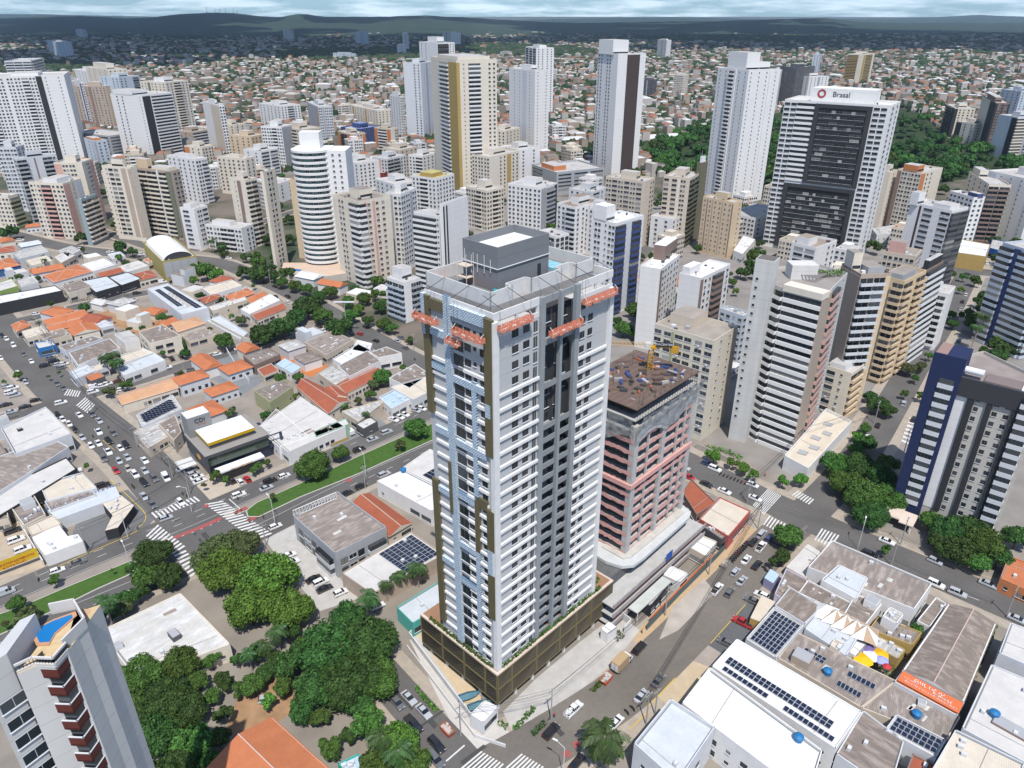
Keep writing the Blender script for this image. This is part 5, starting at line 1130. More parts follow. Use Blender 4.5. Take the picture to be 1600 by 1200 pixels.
# between the avenue and the main tower
sr, sq, sb = low('showroom', 'grey corner showroom with sloping brown sheet roof beside the avenue', [(459, 810), (524, 868), (604, 827), (527, 771)], 8, 'g', 'old', face='x.4 T1@k W1@l T1@k x.3 z2@l x.4', par=.9)
low('long_house', 'narrow house under a red brown tile roof beside the grey showroom', [(607, 838), (643, 816), (580, 771), (551, 787)], 4.2, 'c', 'redtile', 'gable')
low('shop', 'white shop with a bright white roof beside the brown tile house', [(589, 753), (674, 800), (716, 779), (631, 736)], 5.5, 'w', 'white', ex={'tank': ((.02, .95),)})
low('carport', 'low walled yard with a solar array behind the white shop', [(628, 733), (690, 764), (740, 740), (672, 703)], 3.2, 'w', 'pale', ex={'solar': ((.15, .55, .3, .9, 5, 5),), 'blank': 1})
low('warehouse', 'beige warehouse with solar panels at the left foot of the main tower', [(534, 897), (582, 930), (694, 868), (642, 832)], 4.6, 'u', 'pale', ex={'solar': ((.03, .52, .08, .92, 7, 9),), 'blank': 1})
low('shed', 'teal ended shed with half grey half white roof beside the podium', [(620, 951), (645, 976), (712, 935), (683, 912)], 4.2, (.1, .42, .36), 'metal')
low('warehouse', 'dirty white roofed workshop among the trees at lower left', [(156, 988), (212, 1062), (360, 1008), (282, 928)], 5, 'c', 'dirty', ex={'tank': (), 'box': ((.1, .9, 2, 2, 1, 'l'), (.6, .95, 2, 2, 1.2, 'l'), (.4, .4, 3, 2, 1.4, 'd'))}, par=.4)
low('house', 'house with a large bright orange tile roof at the bottom edge', [(325, 1200), (425, 1122), (524, 1212)], 5, 'c', 'tile', 'gable', ridge=2.2)
low('shed', 'small turquoise sheet roof at the bottom edge beside the trees', [(528, 1195), (560, 1180), (580, 1200)], 3, (.05, .4, .33), 'blue')
# lower right block
W1 = low('warehouse', 'white roofed hall with two long rows of solar panels', [(1112, 1043), (1305, 1172), (1346, 1114), (1151, 1000)], 8, 'w', 'white', ex={'solar': ((.10, .95, .52, .72, 21, 2), (.04, .42, .80, .92, 10, 1), (.55, .93, .80, .92, 9, 1)), 'ac': 0})
low('warehouse', 'largest plain white hall roof at the bottom right', [(1065, 1102), (1262, 1250), (1284, 1176), (1108, 1046)], 8.5, 'w', 'white', ex={'tank': ((.82, .9),), 'ac': 0}, par=.8)
low('office_building', 'pale grey building with metal roof behind a parapet by the palm', [(990, 1167), (1058, 1228), (1116, 1142), (1047, 1097)], 8.5, 'l', 'metal', par=1.2)
low('warehouse', 'dark roof fully covered with solar panels behind the white hall', [(1165, 1000), (1212, 1030), (1256, 978), (1209, 950)], 6.5, 'l', 'grey', ex={'solar': ((.06, .94, .08, .94, 8, 7),), 'blank': 1, 'ac': 0})
low('warehouse', 'brown grey sheet roof with pale rim beside the solar roof', [(1210, 948), (1257, 977), (1284, 950), (1234, 919)], 7, 'l', 'brown', ex={'ac': 0, 'sky': 0})
low('warehouse', 'light ribbed metal roof left of the umbrella terrace', [(1257, 984), (1322, 1027), (1341, 996), (1278, 960)], 6, 'l', 'metal')
low('warehouse', 'old ribbed roof with three small solar strips', [(1215, 1030), (1345, 1108), (1400, 1066), (1245, 990)], 5.5, 'b', 'old', ex={'solar': ((.10, .36, .68, .82, 6, 1), (.08, .36, .32, .46, 6, 1), (.60, .84, .30, .5, 5, 2)), 'tank': ((.5, .66),), 'box': ((.78, .72, 4, 3.5, 2.2, 'u'),)})
low('warehouse', 'patched ribbed roof below the orange banner', [(1345, 1108), (1478, 1160), (1500, 1122), (1396, 1068)], 5.2, 'b', 'old', ex={'tank': ((.55, .4),), 'box': ((.5, .8, 1.6, 1.6, 1, 'w'),)})
low('warehouse', 'plain grey brown roof at the bottom edge right of the white hall', [(1306, 1180), (1390, 1238), (1412, 1160), (1348, 1112)], 6.5, 'l', 'brown', ex={'sky': 0})
low('shop', 'small flat roof carrying a block of solar panels near the bottom edge', [(1382, 1142), (1462, 1186), (1478, 1158), (1400, 1118)], 6.5, 'l', 'pale', ex={'solar': ((.05, .95, .15, .9, 8, 3),), 'ac': 0})
low('shed', 'small red brown roof at the bottom edge', [(1412, 1215), (1425, 1180), (1466, 1200)], 5, 'm', 'redtile')
WR = low('warehouse', 'wide grey brown roof with a broken white ridge line', [(1412, 1046), (1506, 1096), (1556, 975), (1482, 944)], 6, 'w', 'brown', 'gable', ridge=1.3)
low('shop', 'narrow shop behind the orange lettered banner roof', [(1397, 1066), (1495, 1119), (1507, 1098), (1411, 1047)], 6.3, 'l', (.0) and '' or 'tile', par=.2, ex={'blank': 1, 'ac': 0})
low('warehouse', 'large pale grey hall roof at the lower right edge', [(1502, 1140), (1640, 1215), (1690, 1100), (1548, 1040)], 9, 'l', 'pale', ex={'tank': ((.35, .75),), 'sky': 0, 'box': ((.3, .55, 3, 6, .5, 'm'),)})
low('warehouse', 'pale beige hall roof at the bottom right corner', [(1455, 1205), (1580, 1260), (1600, 1195), (1492, 1142)], 9, 'l', 'cream', ex={'sky': 0})
low('warehouse', 'pale upper hall roof at the right edge', [(1560, 1022), (1660, 1066), (1680, 1010), (1578, 975)], 9, 'l', 'pale', ex={'sky': 0, 'tank': ()})
low('warehouse', 'long weathered brown roof facing the cross street', [(1262, 888), (1428, 954), (1456, 913), (1300, 846)], 6.5, 'w', 'old')
low('shop', 'white shop with bluish metal roof in front of the long brown roof', [(1283, 908), (1338, 938), (1356, 905), (1310, 884)], 7.2, 'w', 'metal')
low('shop', 'white shop with narrow brown roof beside the purple shop', [(1247, 928), (1318, 962), (1330, 944), (1262, 908)], 5.5, 'w', 'brown')
low('shop', 'white corner shop with a purple painted base', [(1210, 930), (1240, 948), (1262, 908), (1228, 890)], 5, (.55, .5, .58), 'brown')
low('house', 'brown roofed back building behind the striped sails', [(1318, 962), (1352, 978), (1378, 945), (1336, 930)], 6, 'w', 'brown', ex={'box': ((.8, .3, 3, 3, 2, 'w'),)})
low('house', 'dark sheet roof above the yellow courtyard wall', [(1357, 985), (1425, 1010), (1440, 990), (1372, 965)], 5, 'y', 'brown', ex={'sky': 0})
low('restaurant', 'courtyard restaurant with a dark roof between yellow walls', [(1353, 1004), (1403, 1031), (1415, 1016), (1363, 990)], 4.2, 'y', 'grey', ex={'sky': 0}, par=.3)
low('house', 'small white upper house among brown roofs', [(1378, 965), (1400, 977), (1412, 962), (1390, 950)], 7.5, 'w', 'grey')
low('warehouse', 'narrow dark plank roof beside the wide gabled roof', [(1432, 972), (1452, 982), (1478, 945), (1462, 935)], 4, 'w', 'brown', ex={'sky': 0})
low('gatehouse', 'small brown and cream canopy house at the far corner', [(1296, 1010), (1310, 1018), (1318, 1008), (1304, 1000)], 6.6, 'c', 'cream')
low('house', 'orange walled house at the right edge by the street', [(1562, 905), (1640, 940), (1660, 900), (1575, 870)], 4, 'a', 'tile')
# around the building site
low('shop', 'red earth roof behind the building site podium', [(1066, 770), (1088, 806), (1118, 787), (1080, 750)], 3.4, 'm', 'redtile', ex={'ac': 0})
low('shop', 'corner shop with pale sheets and a red side wall', [(1092, 812), (1138, 840), (1172, 800), (1124, 778)], 4.5, (.45, .12, .1), 'cream', ex={'ac': 0})
low('shop', 'small old roof in front of the red walled corner shop', [(1100, 826), (1128, 845), (1140, 832), (1115, 812)], 4.0, 'd', 'old')
low('shed', 'white sheet roof shed beside the red earth pit', [(1075, 856), (1104, 872), (1120, 848), (1092, 836)], 4.0, 'b', 'white', ex={'ac': 0})
low('site_office', 'flat white roofed site cabin under the orange netting', [(1036, 900), (1062, 912), (1075, 898), (1048, 886)], 3.5, 'w', 'white', ex={'ac': 0})
low('site_office', 'black tarpaulin covered site store beside the white cabin', [(1002, 940), (1016, 950), (1048, 912), (1034, 905)], 3.2, 'k', 'grey', ex={'ac': 0, 'sky': 0})
low('guard_house', 'small white cubic guard house in the paved forecourt', [(939, 983), (950, 991), (964, 981), (952, 972)], 3.4, 'w', 'white', face='W1', ex={'ac': 0}, par=.2)
low('gatehouse', 'white box gatehouse below the front corner of the podium', [(735, 1117), (755, 1130), (778, 1105), (757, 1095)], 4, 'w', 'white', ex={'ac': 0}, par=.3)
low('podium', 'white walled podium terrace with red brick paving at the zigzag tower', [(1225, 716), (1262, 736), (1330, 662), (1290, 642)], 4.5, 'w', 'cream', par=1.2, ex={'ac': 0, 'blank': 1, 'box': tuple((.2 + .15 * k, .4 + .2 * (k % 2), 3, 3, .1 + .02 * k, 'm') for k in range(5))})
# avenue corner, left
low('dealership', 'grey white showroom block with a wide pale roof left of the crowded street', [(2, 672), (24, 712), (112, 680), (72, 638)], 6.5, 'l', 'pale', ex={'sky': 0, 'box': ((.7, .7, 1.5, 1.5, 1, 'k'),)}, par=.8)
low('dealership', 'brown ribbed roof in front of the pale showroom roof', [(-30, 745), (-12, 778), (108, 700), (82, 686), (-40, 728)], 5.6, 'l', 'old')
low('dealership', 'black fronted car dealer with a white parked row', [(-40, 800), (-20, 820), (120, 734), (104, 716), (-40, 785)], 4.6, 'k', 'pale', ex={'sky': 0})
low('parking_shed', 'cream roofed parking hall beside the black sign wall', [(62, 758), (74, 785), (152, 764), (128, 740)], 4.4, 'l', 'cream')
low('parking_shed', 'long brown grey strip roof with blue lettering', [(70, 785), (80, 800), (150, 775), (142, 764)], 4.2, 'l', 'old', ex={'ac': 0})
ps = low('parking_shed', 'low pale grey parking roof with blue lettering at the avenue corner', [(74, 797), (90, 812), (188, 776), (180, 760), (150, 768)], 3.8, 'l', 'metal', ex={'ac': 0, 'blank': 1}, par=.15)
low('parking_shed', 'angled cream parking roof with black netting at the corner', [(164, 830), (184, 825), (210, 790), (188, 773), (160, 787), (176, 806)], 3.4, 'k', 'cream', ex={'blank': 1}, par=.1)
low('house', 'small brown roofed house with green awning behind the white shed', [(12, 787), (38, 823), (72, 806), (52, 772)], 4.2, 'c', 'brown', ex={'box': ((.4, .6, 4, 3.5, 2, 'l'),)})
low('parking_shed', 'bright white sheet roof facing the avenue with a painted wall', [(50, 840), (70, 868), (130, 846), (122, 835), (106, 838), (92, 820)], 4.0, 'w', 'white', ex={'blank': 1}, par=.1)
low('shed', 'grey brown lean-to roof behind the bright white sheet roof', [(42, 824), (50, 838), (96, 820), (82, 806)], 4.0, 'b', 'cream', ex={'ac': 0})
low('house', 'cluttered roofs at the left edge beside the sandy car park', [(-40, 800), (-30, 822), (14, 812), (10, 782)], 4, 'b', 'old')
# CDI block neighbours
low('warehouse', 'dark roof with solar array behind the grey lettered tower', [(213, 650), (222, 668), (285, 640), (270, 618)], 4.5, 'l', 'grey', ex={'solar': ((.1, .9, .15, .8, 10, 4),), 'ac': 0})
low('house', 'long house with patchy orange clay roof beside the cross street', [(181, 618), (192, 632), (278, 606), (268, 590)], 4.2, 'c', 'oldtile', 'gable')
low('shed', 'grey striped yard roof left of the black and yellow building', [(208, 676), (232, 702), (276, 676), (262, 652)], 3.6, 'b', 'grey')
low('house', 'olive grey roofed annex behind the black wall', [(248, 664), (272, 690), (284, 676), (274, 650)], 5, 'b', 'brown')
low('warehouse', 'wide mottled brown roof right of the black and yellow building', [(404, 668), (450, 708), (540, 668), (470, 622)], 5, 'w', 'pale')
low('shop', 'mottled brown roof with a white wall beside the garden', [(402, 672), (436, 700), (484, 684), (432, 640)], 4.8, 'w', 'old')
low('shop', 'green fronted garage with yellow doors on the avenue', [(490, 676), (494, 684), (546, 664), (540, 655)], 5, (.3, .45, .33), 'pale', ex={'ac': 0}, face='x.3 b1@y b1@y x.3')
low('house', 'l shaped ochre house with brown roof beside the car park', [(397, 612), (422, 630), (458, 606), (446, 594)], 6, 'i', 'brown')
low('house', 'u shaped red brown tile roofed house, left hall', [(464, 605), (512, 646), (545, 625), (480, 592)], 4.2, 'c', 'redtile', 'gable', ridge=2)
low('house', 'long red brown tile roof with a front veranda beside the garden', [(522, 600), (542, 614), (598, 585), (582, 575)], 4.2, 'c', 'redtile', 'gable', ridge=1.6)
low('house', 'narrow red brown tile wing along the garden wall', [(500, 612), (515, 624), (545, 620), (530, 604)], 4, 'c', 'redtile', 'gable')
low('shop', 'long grey roofed store with white walls behind the tile roofs', [(528, 573), (546, 590), (595, 565), (574, 549)], 6, 'w', 'brown', ex={'sky': 0})
low('shop', 'grey brown roof beside the upper avenue with white wall', [(578, 552), (592, 560), (628, 553), (604, 543)], 6, 'w', 'brown')
low('shop', 'beige flat roof in front of the long grey roofed store', [(498, 585), (524, 603), (548, 588), (520, 572)], 5, 'b', 'grey')
low('shop', 'white stepped roof beside the clay court', [(520, 562), (540, 574), (580, 548), (560, 538)], 5, 'w', 'white')
low('warehouse', 'weathered dark roof with white patches north of the clay court', [(476, 536), (510, 556), (552, 532), (520, 518)], 4.5, 'b', 'old')
low('shop', 'curved pale roof with a green sign by the upper avenue', [(550, 548), (576, 553), (582, 538), (558, 532)], 5, 'w', 'white')
low('warehouse', 'grey brown roof left of the main tower top floors', [(608, 592), (640, 608), (672, 586), (648, 570)], 5, 'w', 'brown')
low('warehouse', 'pale striped roof with a red canopy edge left of the main tower', [(610, 606), (646, 626), (690, 604), (672, 588)], 5, 'l', 'cream')
low('shop', 'pale blue flat roof right of the flower garden', [(592, 622), (612, 640), (646, 622), (620, 608)], 4.6, 'w', 'blue')
low('shop', 'grey sloping roof behind the small avenue palm', [(534, 644), (560, 660), (592, 636), (606, 624)], 4.2, 'b', 'grey')
low('office', 'small dark glazed office beside the avenue palm', [(556, 664), (568, 672), (590, 660), (578, 652)], 3.6, 'd', 'pale', ex={'sky': 0})
low('pavilion', 'pavilion with a blue tarpaulin roof beside the clay court', [(430, 570), (455, 584), (470, 574), (445, 560)], 3.6, 'w', 'blue', ex={'ac': 0}, par=.1)
low('house', 'brown roof with a white edge beside the car park', [(380, 557), (398, 572), (438, 555), (420, 545)], 4.4, 'm', 'brown')
low('shed', 'small white roofs between the car park and the clay court', [(402, 578), (412, 590), (436, 580), (424, 569)], 3, 'b', 'redtile', ex={'ac': 0})
# block between the two cross streets
low('house', 'white building with brown roof carrying dark letters', [(108, 552), (122, 572), (188, 545), (172, 530)], 5, 'w', 'brown', ex={'sky': 0})
low('house', 'brown roof behind the white walled lettered building', [(92, 542), (104, 550), (162, 530), (145, 526)], 5, 'l', 'brown')
low('house', 'bright blue painted corner house', [(54, 536), (60, 546), (88, 540), (82, 533)], 4, (.03, .16, .4), 'pale')
low('house', 'orange roofed house at the corner of the wide street', [(18, 508), (26, 518), (48, 508), (36, 500)], 4, 'c', 'tile', 'hip')
low('house', 'long orange tile roof parallel to the cross street', [(66, 500), (74, 508), (140, 493), (124, 484)], 4, 'c', 'tile', 'gable')
low('house', 'orange tile roof with two bushes before it', [(72, 510), (80, 518), (130, 506), (120, 498)], 4, 'c', 'tile', 'gable')
low('house', 'bright orange tile roof nearest the bare lot', [(106, 514), (115, 524), (155, 515), (146, 503)], 4, 'c', 'tile', 'gable')
low('house', 'grey brown flat roof behind the blue corner house', [(60, 524), (72, 534), (112, 524), (98, 514)], 4.2, 'b', 'brown')
low('house', 'cream sheet roof beside the wide street', [(34, 519), (42, 530), (76, 520), (66, 510)], 4, 'c', 'cream')
low('shed', 'pale blue grey sheet roof beside the bare lot', [(148, 506), (158, 514), (178, 509), (165, 501)], 3.6, 'l', 'metal')
low('shop', 'low white shop with large letters on its front wall', [(183, 575), (194, 588), (258, 564), (240, 552)], 4.2, 'w', 'metal')
low('shop', 'cream roof behind the white lettered shop', [(172, 562), (184, 572), (240, 552), (222, 545)], 4.2, 'w', 'cream', ex={'ac': 0})
low('office_building', 'two storey cream office with dark openings and a brown roof', [(217, 520), (234, 538), (283, 526), (254, 508)], 7.5, 'c', 'brown', ex={'sky': 0}, face='x.5 W1@n x.2 W1@n x1')
low('house', 'house with a rusty orange tile roof beside the cypress', [(268, 505), (278, 519), (320, 505), (306, 494)], 5.5, 'c', 'oldtile', 'hip')
low('warehouse', 'long grey hall with rows of solar panels and vents', [(230, 452), (284, 493), (326, 482), (262, 444)], 7, 'l', 'metal', ex={'solar': ((.08, .92, .12, .36, 16, 2), (.25, .9, .58, .8, 14, 2)), 'box': tuple((.2 + .09 * k, .47, 1.6, 1.6, 1, 'c') for k in range(6)), 'blank': 1, 'ac': 0})
low('shed', 'cream flat roof beside the long solar hall', [(315, 450), (330, 462), (378, 447), (362, 438)], 4.5, 'w', 'cream')
low('house', 'red brown hip roof behind the roadside trees', [(312, 466), (322, 474), (346, 464), (338, 458)], 4, 'c', 'redtile', 'hip')
low('house', 'orange tile roof with a white ridge near the upper avenue', [(352, 462), (362, 470), (398, 458), (385, 450)], 4.2, 'c', 'tile', 'hip')
low('house', 'narrow orange tile roof along the side lane', [(384, 466), (392, 474), (416, 462), (408, 456)], 4, 'c', 'tile', 'gable')
low('warehouse', 'white sheet hall beside the side lane', [(376, 484), (390, 492), (438, 470), (422, 460)], 4.5, 'w', 'white')
low('shed', 'long narrow grey roof along the lane', [(325, 480), (332, 487), (388, 469), (380, 463)], 4, 'b', 'pale')
low('house', 'red tiled roof behind the white sheet hall', [(392, 492), (402, 500), (446, 482), (438, 474)], 4, 'c', 'redtile', 'gable')
low('shed', 'old brown roof yard beside the cypress', [(284, 524), (296, 536), (338, 524), (318, 512)], 3, 'b', 'old')
low('yard_building', 'grey parking deck beside the roadside trees', [(318, 500), (376, 532), (388, 522), (340, 492)], .6, 'l', 'metal', par=.8, ex={'blank': 1, 'ac': 0})
# upper left blocks
low('warehouse', 'long black fronted showroom with white roof on the left', [(-20, 466), (-12, 478), (98, 455), (86, 447)], 6, 'k', 'white', ex={'blank': 1})
low('house', 'white house with a green panel behind the black showroom', [(28, 440), (34, 450), (60, 442), (52, 432)], 6.5, 'w', 'grey')
low('house', 'white house with green stripe at the left edge', [(-10, 445), (0, 456), (28, 448), (18, 436)], 6.5, (.3, .42, .12), 'pale')
low('warehouse', 'grey brown roofed shop beside the black showroom', [(96, 448), (108, 460), (144, 448), (126, 438)], 5, 'c', 'brown', ex={'sky': 0})
low('shop', 'white fronted shop with a metal canopy facing the cross street', [(128, 440), (150, 458), (188, 447), (168, 432)], 4.6, 'k', 'metal')
low('shop', 'shop with a red forecourt and silver roof', [(170, 434), (190, 447), (222, 436), (200, 426)], 4.6, 'k', 'metal')
low('house', 'large orange tile roofed house in the left block', [(68, 430), (84, 441), (144, 424), (120, 412)], 5, 'w', 'tile', 'hip', ridge=2)
low('warehouse', 'bright white roofed hall behind the orange tiled house', [(128, 414), (146, 425), (182, 414), (164, 404)], 5, 'w', 'white')
low('house', 'long low red tile roof behind the shops', [(150, 427), (158, 434), (192, 424), (184, 419)], 4, 'c', 'redtile', 'gable')
low('house', 'dark red hip roof near the ochre building', [(208, 428), (218, 438), (246, 431), (234, 422)], 4.5, 'c', 'redtile', 'hip')
low('house', 'orange tile roofed house with blue wall at the left edge', [(-20, 412), (-5, 422), (32, 414), (16, 402)], 4.5, (.04, .14, .36), 'tile', 'hip')
low('house', 'grey roofed long shed behind the blue walled house', [(20, 396), (30, 406), (76, 394), (64, 384)], 5, 'l', 'grey')
low('house', 'cream courtyard house beside the palm', [(40, 408), (50, 416), (82, 408), (72, 400)], 4.5, 'c', 'cream')
low('house', 'pale flat roof beside the parked row near the towers', [(84, 402), (96, 412), (118, 400), (104, 393)], 4.5, 'b', 'pale')
low('warehouse', 'white edged roof before the parked cars near the towers', [(92, 392), (106, 402), (126, 392), (112, 385)], 4.5, 'w', 'grey')
low('house', 'red tile roof at the far left edge', [(-20, 388), (-12, 396), (26, 392), (20, 384)], 4.5, 'c', 'redtile', 'hip')
low('house', 'pale roofed house behind the large orange tiled house', [(104, 424), (112, 430), (140, 420), (132, 414)], 3.4, 'w', 'pale')
low('shed', 'small orange roofed annex beside the ochre building', [(224, 406), (232, 413), (240, 410), (234, 403)], 4, 'c', 'tile')
low('warehouse', 'grey flat roof below the ochre building', [(184, 418), (200, 426), (232, 416), (216, 408)], 4.5, 'w', 'pale')
low('shed', 'silver roof beside the dark tree clump', [(168, 398), (176, 406), (196, 400), (188, 394)], 4, 'w', 'metal')
low('kiosk', 'small orange roofed open stand at the street corner', [(133, 588), (142, 596), (164, 588), (155, 581)], 3.4, 'd', 'tile', ex={'ac': 0}, par=.1)
low('shed', 'pale blue roof behind the corner stand', [(108, 582), (118, 594), (150, 580), (134, 570)], 3.6, 'l', 'metal')
low('shed', 'cream roof between the corner stand and the fan palms', [(140, 576), (148, 582), (170, 575), (160, 568)], 3.8, 'l', 'cream')
low('shed', 'open pergola roof behind the long brown roof', [(1228, 886), (1262, 905), (1290, 868), (1262, 850)], 3.4, 'b', 'pale', par=.1)
low('shop', 'blue and yellow fronted white shop at the far end of the right street', [(1492, 395), (1541, 402), (1548, 383), (1498, 374)], 9, 'y', 'white', ex={'blank': 1})
low('shop', 'blue and green fronted shed at the far end of the right street', [(1546, 388), (1574, 396), (1578, 380), (1550, 374)], 6, (.02, .1, .4), 'grey')
low('warehouse', 'white low hall behind the cream hotel', [(1146, 392), (1160, 398), (1180, 375), (1162, 369)], 6, 'w', 'white')
low('terraced_house', 'row of arched white terraced houses in front of the park', [(998, 212), (1003, 218), (1068, 216), (1064, 208)], 6, 'w', 'white')
low('warehouse', 'grey hall with a dark roof behind the cream tower', [(1362, 358), (1370, 368), (1412, 364), (1400, 352)], 8, 'l', 'grey')
# ---------------------------------------------------------------- the black and yellow office with lettering
def wloc(px, py, z): g = G(px, py, z); return np.array(g[:2])
def scrawl(par, x0, x1, z, h, m, rot, y=0, flat=False, seed=1):
 # worn lettering too small to read: a row of uneven strokes
 rg = random.Random(seed); b = MB(); x = x0
 while x < x1:
  w = h * rg.uniform(.12, .5); hh = h * rg.uniform(.5, 1); q = (x, min(x1, x + w)); b.box(q[0], q[1], -hh / 2, -hh / 2 + h * .2, 0, .04, m); b.box(q[0], q[0] + h * .14, -hh / 2, hh / 2, 0, .04, m)
  if rg.random() < .6: b.box(q[0], q[1], hh / 2 - h * .2, hh / 2, 0, .04, m)
  x += w + h * (.18 if rg.random() < .85 else .6)
 o = b.build('lettering', par, (0, y, z)); o.rotation_euler = rot; return o
cdi = thing('office_building', 'dark blue and grey office with yellow trimmed white roof and lettered tower', 'office building', (*wloc(331, 746, 0), 0), rad(41)); FOOT.append((*wloc(350, 712, 0), rad(41), 16, 14))
nv = mat((.025, .035, .07), .35, .1, spec=.6); gr_ = mat((.075, .075, .08), .7, .08); yl = mat((.55, .34, .01), .6); wht = mat((.78, .78, .77), .7, .05)
# frame: x along the avenue, y away from it
cw, cd = 25, 17
MB().box(0, cw, 0, cd, 0, 4.8, nv).build('ground_floor', cdi)
b = MB(); b.box(-.6, cw - 4, -1, cd, 4.8, 8.2, mat((.05, .07, .05), .15, .5, 1.2, spec=.6)); b.build('glazed_storey', cdi)
b = MB(); b.box(-1.2, cw - 4, -1.6, cd + 1, 8.2, 9.4, gr_, mat((.28, .26, .24), .9, .1)); b.box(-1.2, -.4, -1.6, cd, 4.4, 8.2, gr_); b.build('grey_slab', cdi)
b = MB(); b.box(cw - 4, cw + 1, -1, -.2, 3.6, 4.6, nv); b.box(cw + .2, cw + 1, -1, -.2, 4.6, 8.2, nv); b.box(4, cw + 1, -1, -.2, 8.2, 8.21, nv); b.build('blue_frame', cdi)
b = MB(); b.box(2, 17, 2, 12.5, 9.4, 11.4, mat((.1, .1, .09), .15, .3, 1, spec=.6)); b.build('penthouse_glazing', cdi)
b = MB(); b.box(1.4, 17.6, 1.4, 13, 11.1, 12.2, yl); b.build('yellow_band', cdi)
b = MB(); b.prism([(1.4, 1.4), (17.6, 1.4), (17.6, 13), (1.4, 13)], 12.2, 13.3, wht, wht, P2=[(9, 7), (10, 7), (10, 7.4), (9, 7.4)]); b.build('white_roof', cdi)
b = MB(); b.box(-.5, 7.5, 13.2, 19.2, 0, 17, wall((.24, .24, .24), .06)); b.box(-.2, 7.2, 13.5, 18.9, 17, 17.15, wht); b.build('lettered_tower', cdi)
text('lettering', 'CDI', 2.2, mat((.03, .035, .04), .5), cdi, (3.6, 13.1, 15.2), (math.pi / 2, 0, 0)); scrawl(cdi, 2.6, 5.4, 13.8, .6, mat((.5, .2, .02), .5), (math.pi / 2, 0, 0), 13.1)
b = MB(); b.box(1, 17, -5.2, -1.6, 3.3, 3.9, wht); b.build('entrance_canopy', cdi)
MB().box(3, 15, -5.0, -4.6, 0, 3.3, mat((.03, .03, .03), .6)).build('entrance_wall', cdi)
for k, (y, z, w) in enumerate(((5, 6.4, 3.6), (4, 2.4, 4.2))): b = MB(); b.prism([(math.cos(a) * w / 2, math.sin(a) * .9) for a in np.arange(16) * math.pi / 8], 0, .12, mat((.6, .26, .03), .5)); o = b.build('orange_emblem', cdi, (-1.25 if k == 0 else -.05, y, z)); o.rotation_euler = (math.pi / 2, 0, -math.pi / 2)
scrawl(cdi, 5, 12.5, 3.55, .9, mat((.55, .25, .04), .5), (math.pi / 2, 0, 0), -5.25, seed=4)
for x, y in ((-7.5, 6.5), (-7.5, 9.8)): MB().box(x, x + 5.5, y, y + 2.6, 2.9, 3.2, mat((.6, .6, .58), .8)).build('car_canopy', cdi)
# ochre building with barrel roof
A, B_, C_ = (252, 412), (234, 381), (304, 402)
r_, dat = tower('office_building', 'ochre building with dark grey panels and a white barrel vault roof', (254, 411), (232, 380), (305, 400), 441, (.36, .31, .11), 'x.12 x1@g x.08 x1@g x.08 x1@g x.08 x1@g x.12', 'x1', top=(), cat='office building')
x0, x1, y0, y1, h, ang, Wd, D, dist = dat
b = MB(); k = 12; wv_ = mat((.75, .75, .74), .5, .05)
for i in range(k):
 a0, a1 = math.pi * i / k, math.pi * (i + 1) / k; f = lambda a: (-math.cos(a) * Wd * .42, math.sin(a) * 4.2)
 p, q = f(a0), f(a1); b.face([(p[0], y0 + 3, h + p[1]), (q[0], y0 + 3, h + q[1]), (q[0], y1 - 1, h + q[1]), (p[0], y1 - 1, h + p[1])][::-1], wv_); b.face([(0, y0 + 3.2, h), (p[0], y0 + 3.2, h + p[1]), (q[0], y0 + 3.2, h + q[1])][::-1], mat((.05, .05, .05), .6))
b.build('barrel_roof', r_)
# lettering on shops
def sign(txt, px, py, z, size, deg, col, label, face_up=False, sx=1, board=None, cat='sign'):
 g = G(px, py, z); r = thing('shop_sign', label, cat, g, rad(deg))
 if board: w, hh, bc = board; MB().box(-w / 2, w / 2, .03, .15, -hh / 2, hh / 2, mat(bc, .7)).build('board', r)
 for t_ in ([txt] if isinstance(txt, str) else txt):
  k = ([txt] if isinstance(txt, str) else txt).index(t_); text('lettering', t_, size, mat(col, .6), r, (0, -.02, -k * size * 1.15), (0, 0, 0) if face_up else (math.pi / 2, 0, 0), .03, sx)
 return r
sign('BANZAI', 222, 574, 3.0, 2.4, 39, (.12, .04, .03), 'dark red letters on the low white shop facing the cross street', sx=1.4)
sign('ESTACIONAMENTO ROTATIVO', 112, 783, 4.1, 1.5, 41, (.05, .12, .3), 'blue letters along the grey parking roof', sx=1.35)
sign(['ESTACIONAMENTO', 'ROTATIVO'], 21, 877, 3.4, 1.05, 41, (.5, .05, .03), 'yellow banner with red letters at the sandy car park', board=(12, 3, (.6, .4, .02)), sx=1.1)
r = thing('shop_sign', 'small dark letters on the long white wall by the fan palms', 'sign', G(147, 555, 4.0), rad(38)); scrawl(r, -2.47, 2.47, 0, 1.3, mat((.04, .04, .05), .6), (math.pi / 2, 0, 0))
r = thing('shop_sign', 'dark letters on the white shop wall by the upper cross street', 'sign', G(126, 469, 3.2), rad(38)); scrawl(r, -4.788, 4.788, 0, 1.8, mat((.03, .04, .04), .6), (math.pi / 2, 0, 0))
r = thing('shop_sign', 'small dark letters over the green garage front', 'sign', G(519, 668, 4.4), rad(41)); scrawl(r, -1.824, 1.824, 0, 1.2, mat((.05, .1, .07), .6), (math.pi / 2, 0, 0))
sign('polo', 1520, 401, 6.3, 3.6, -6, (.05, .05, .06), 'dark letters on the yellow shop front at the far right street', sx=1.2)
r = thing('sign_frame', 'open white lattice sign frame along the grey showroom edge', 'sign', G(459, 808, 8.3), rad(41)); b = MB(); fw = cm('w')
for z in (0, 2.2): b.box(0, 14, -.1, .1, z, z + .2, fw)
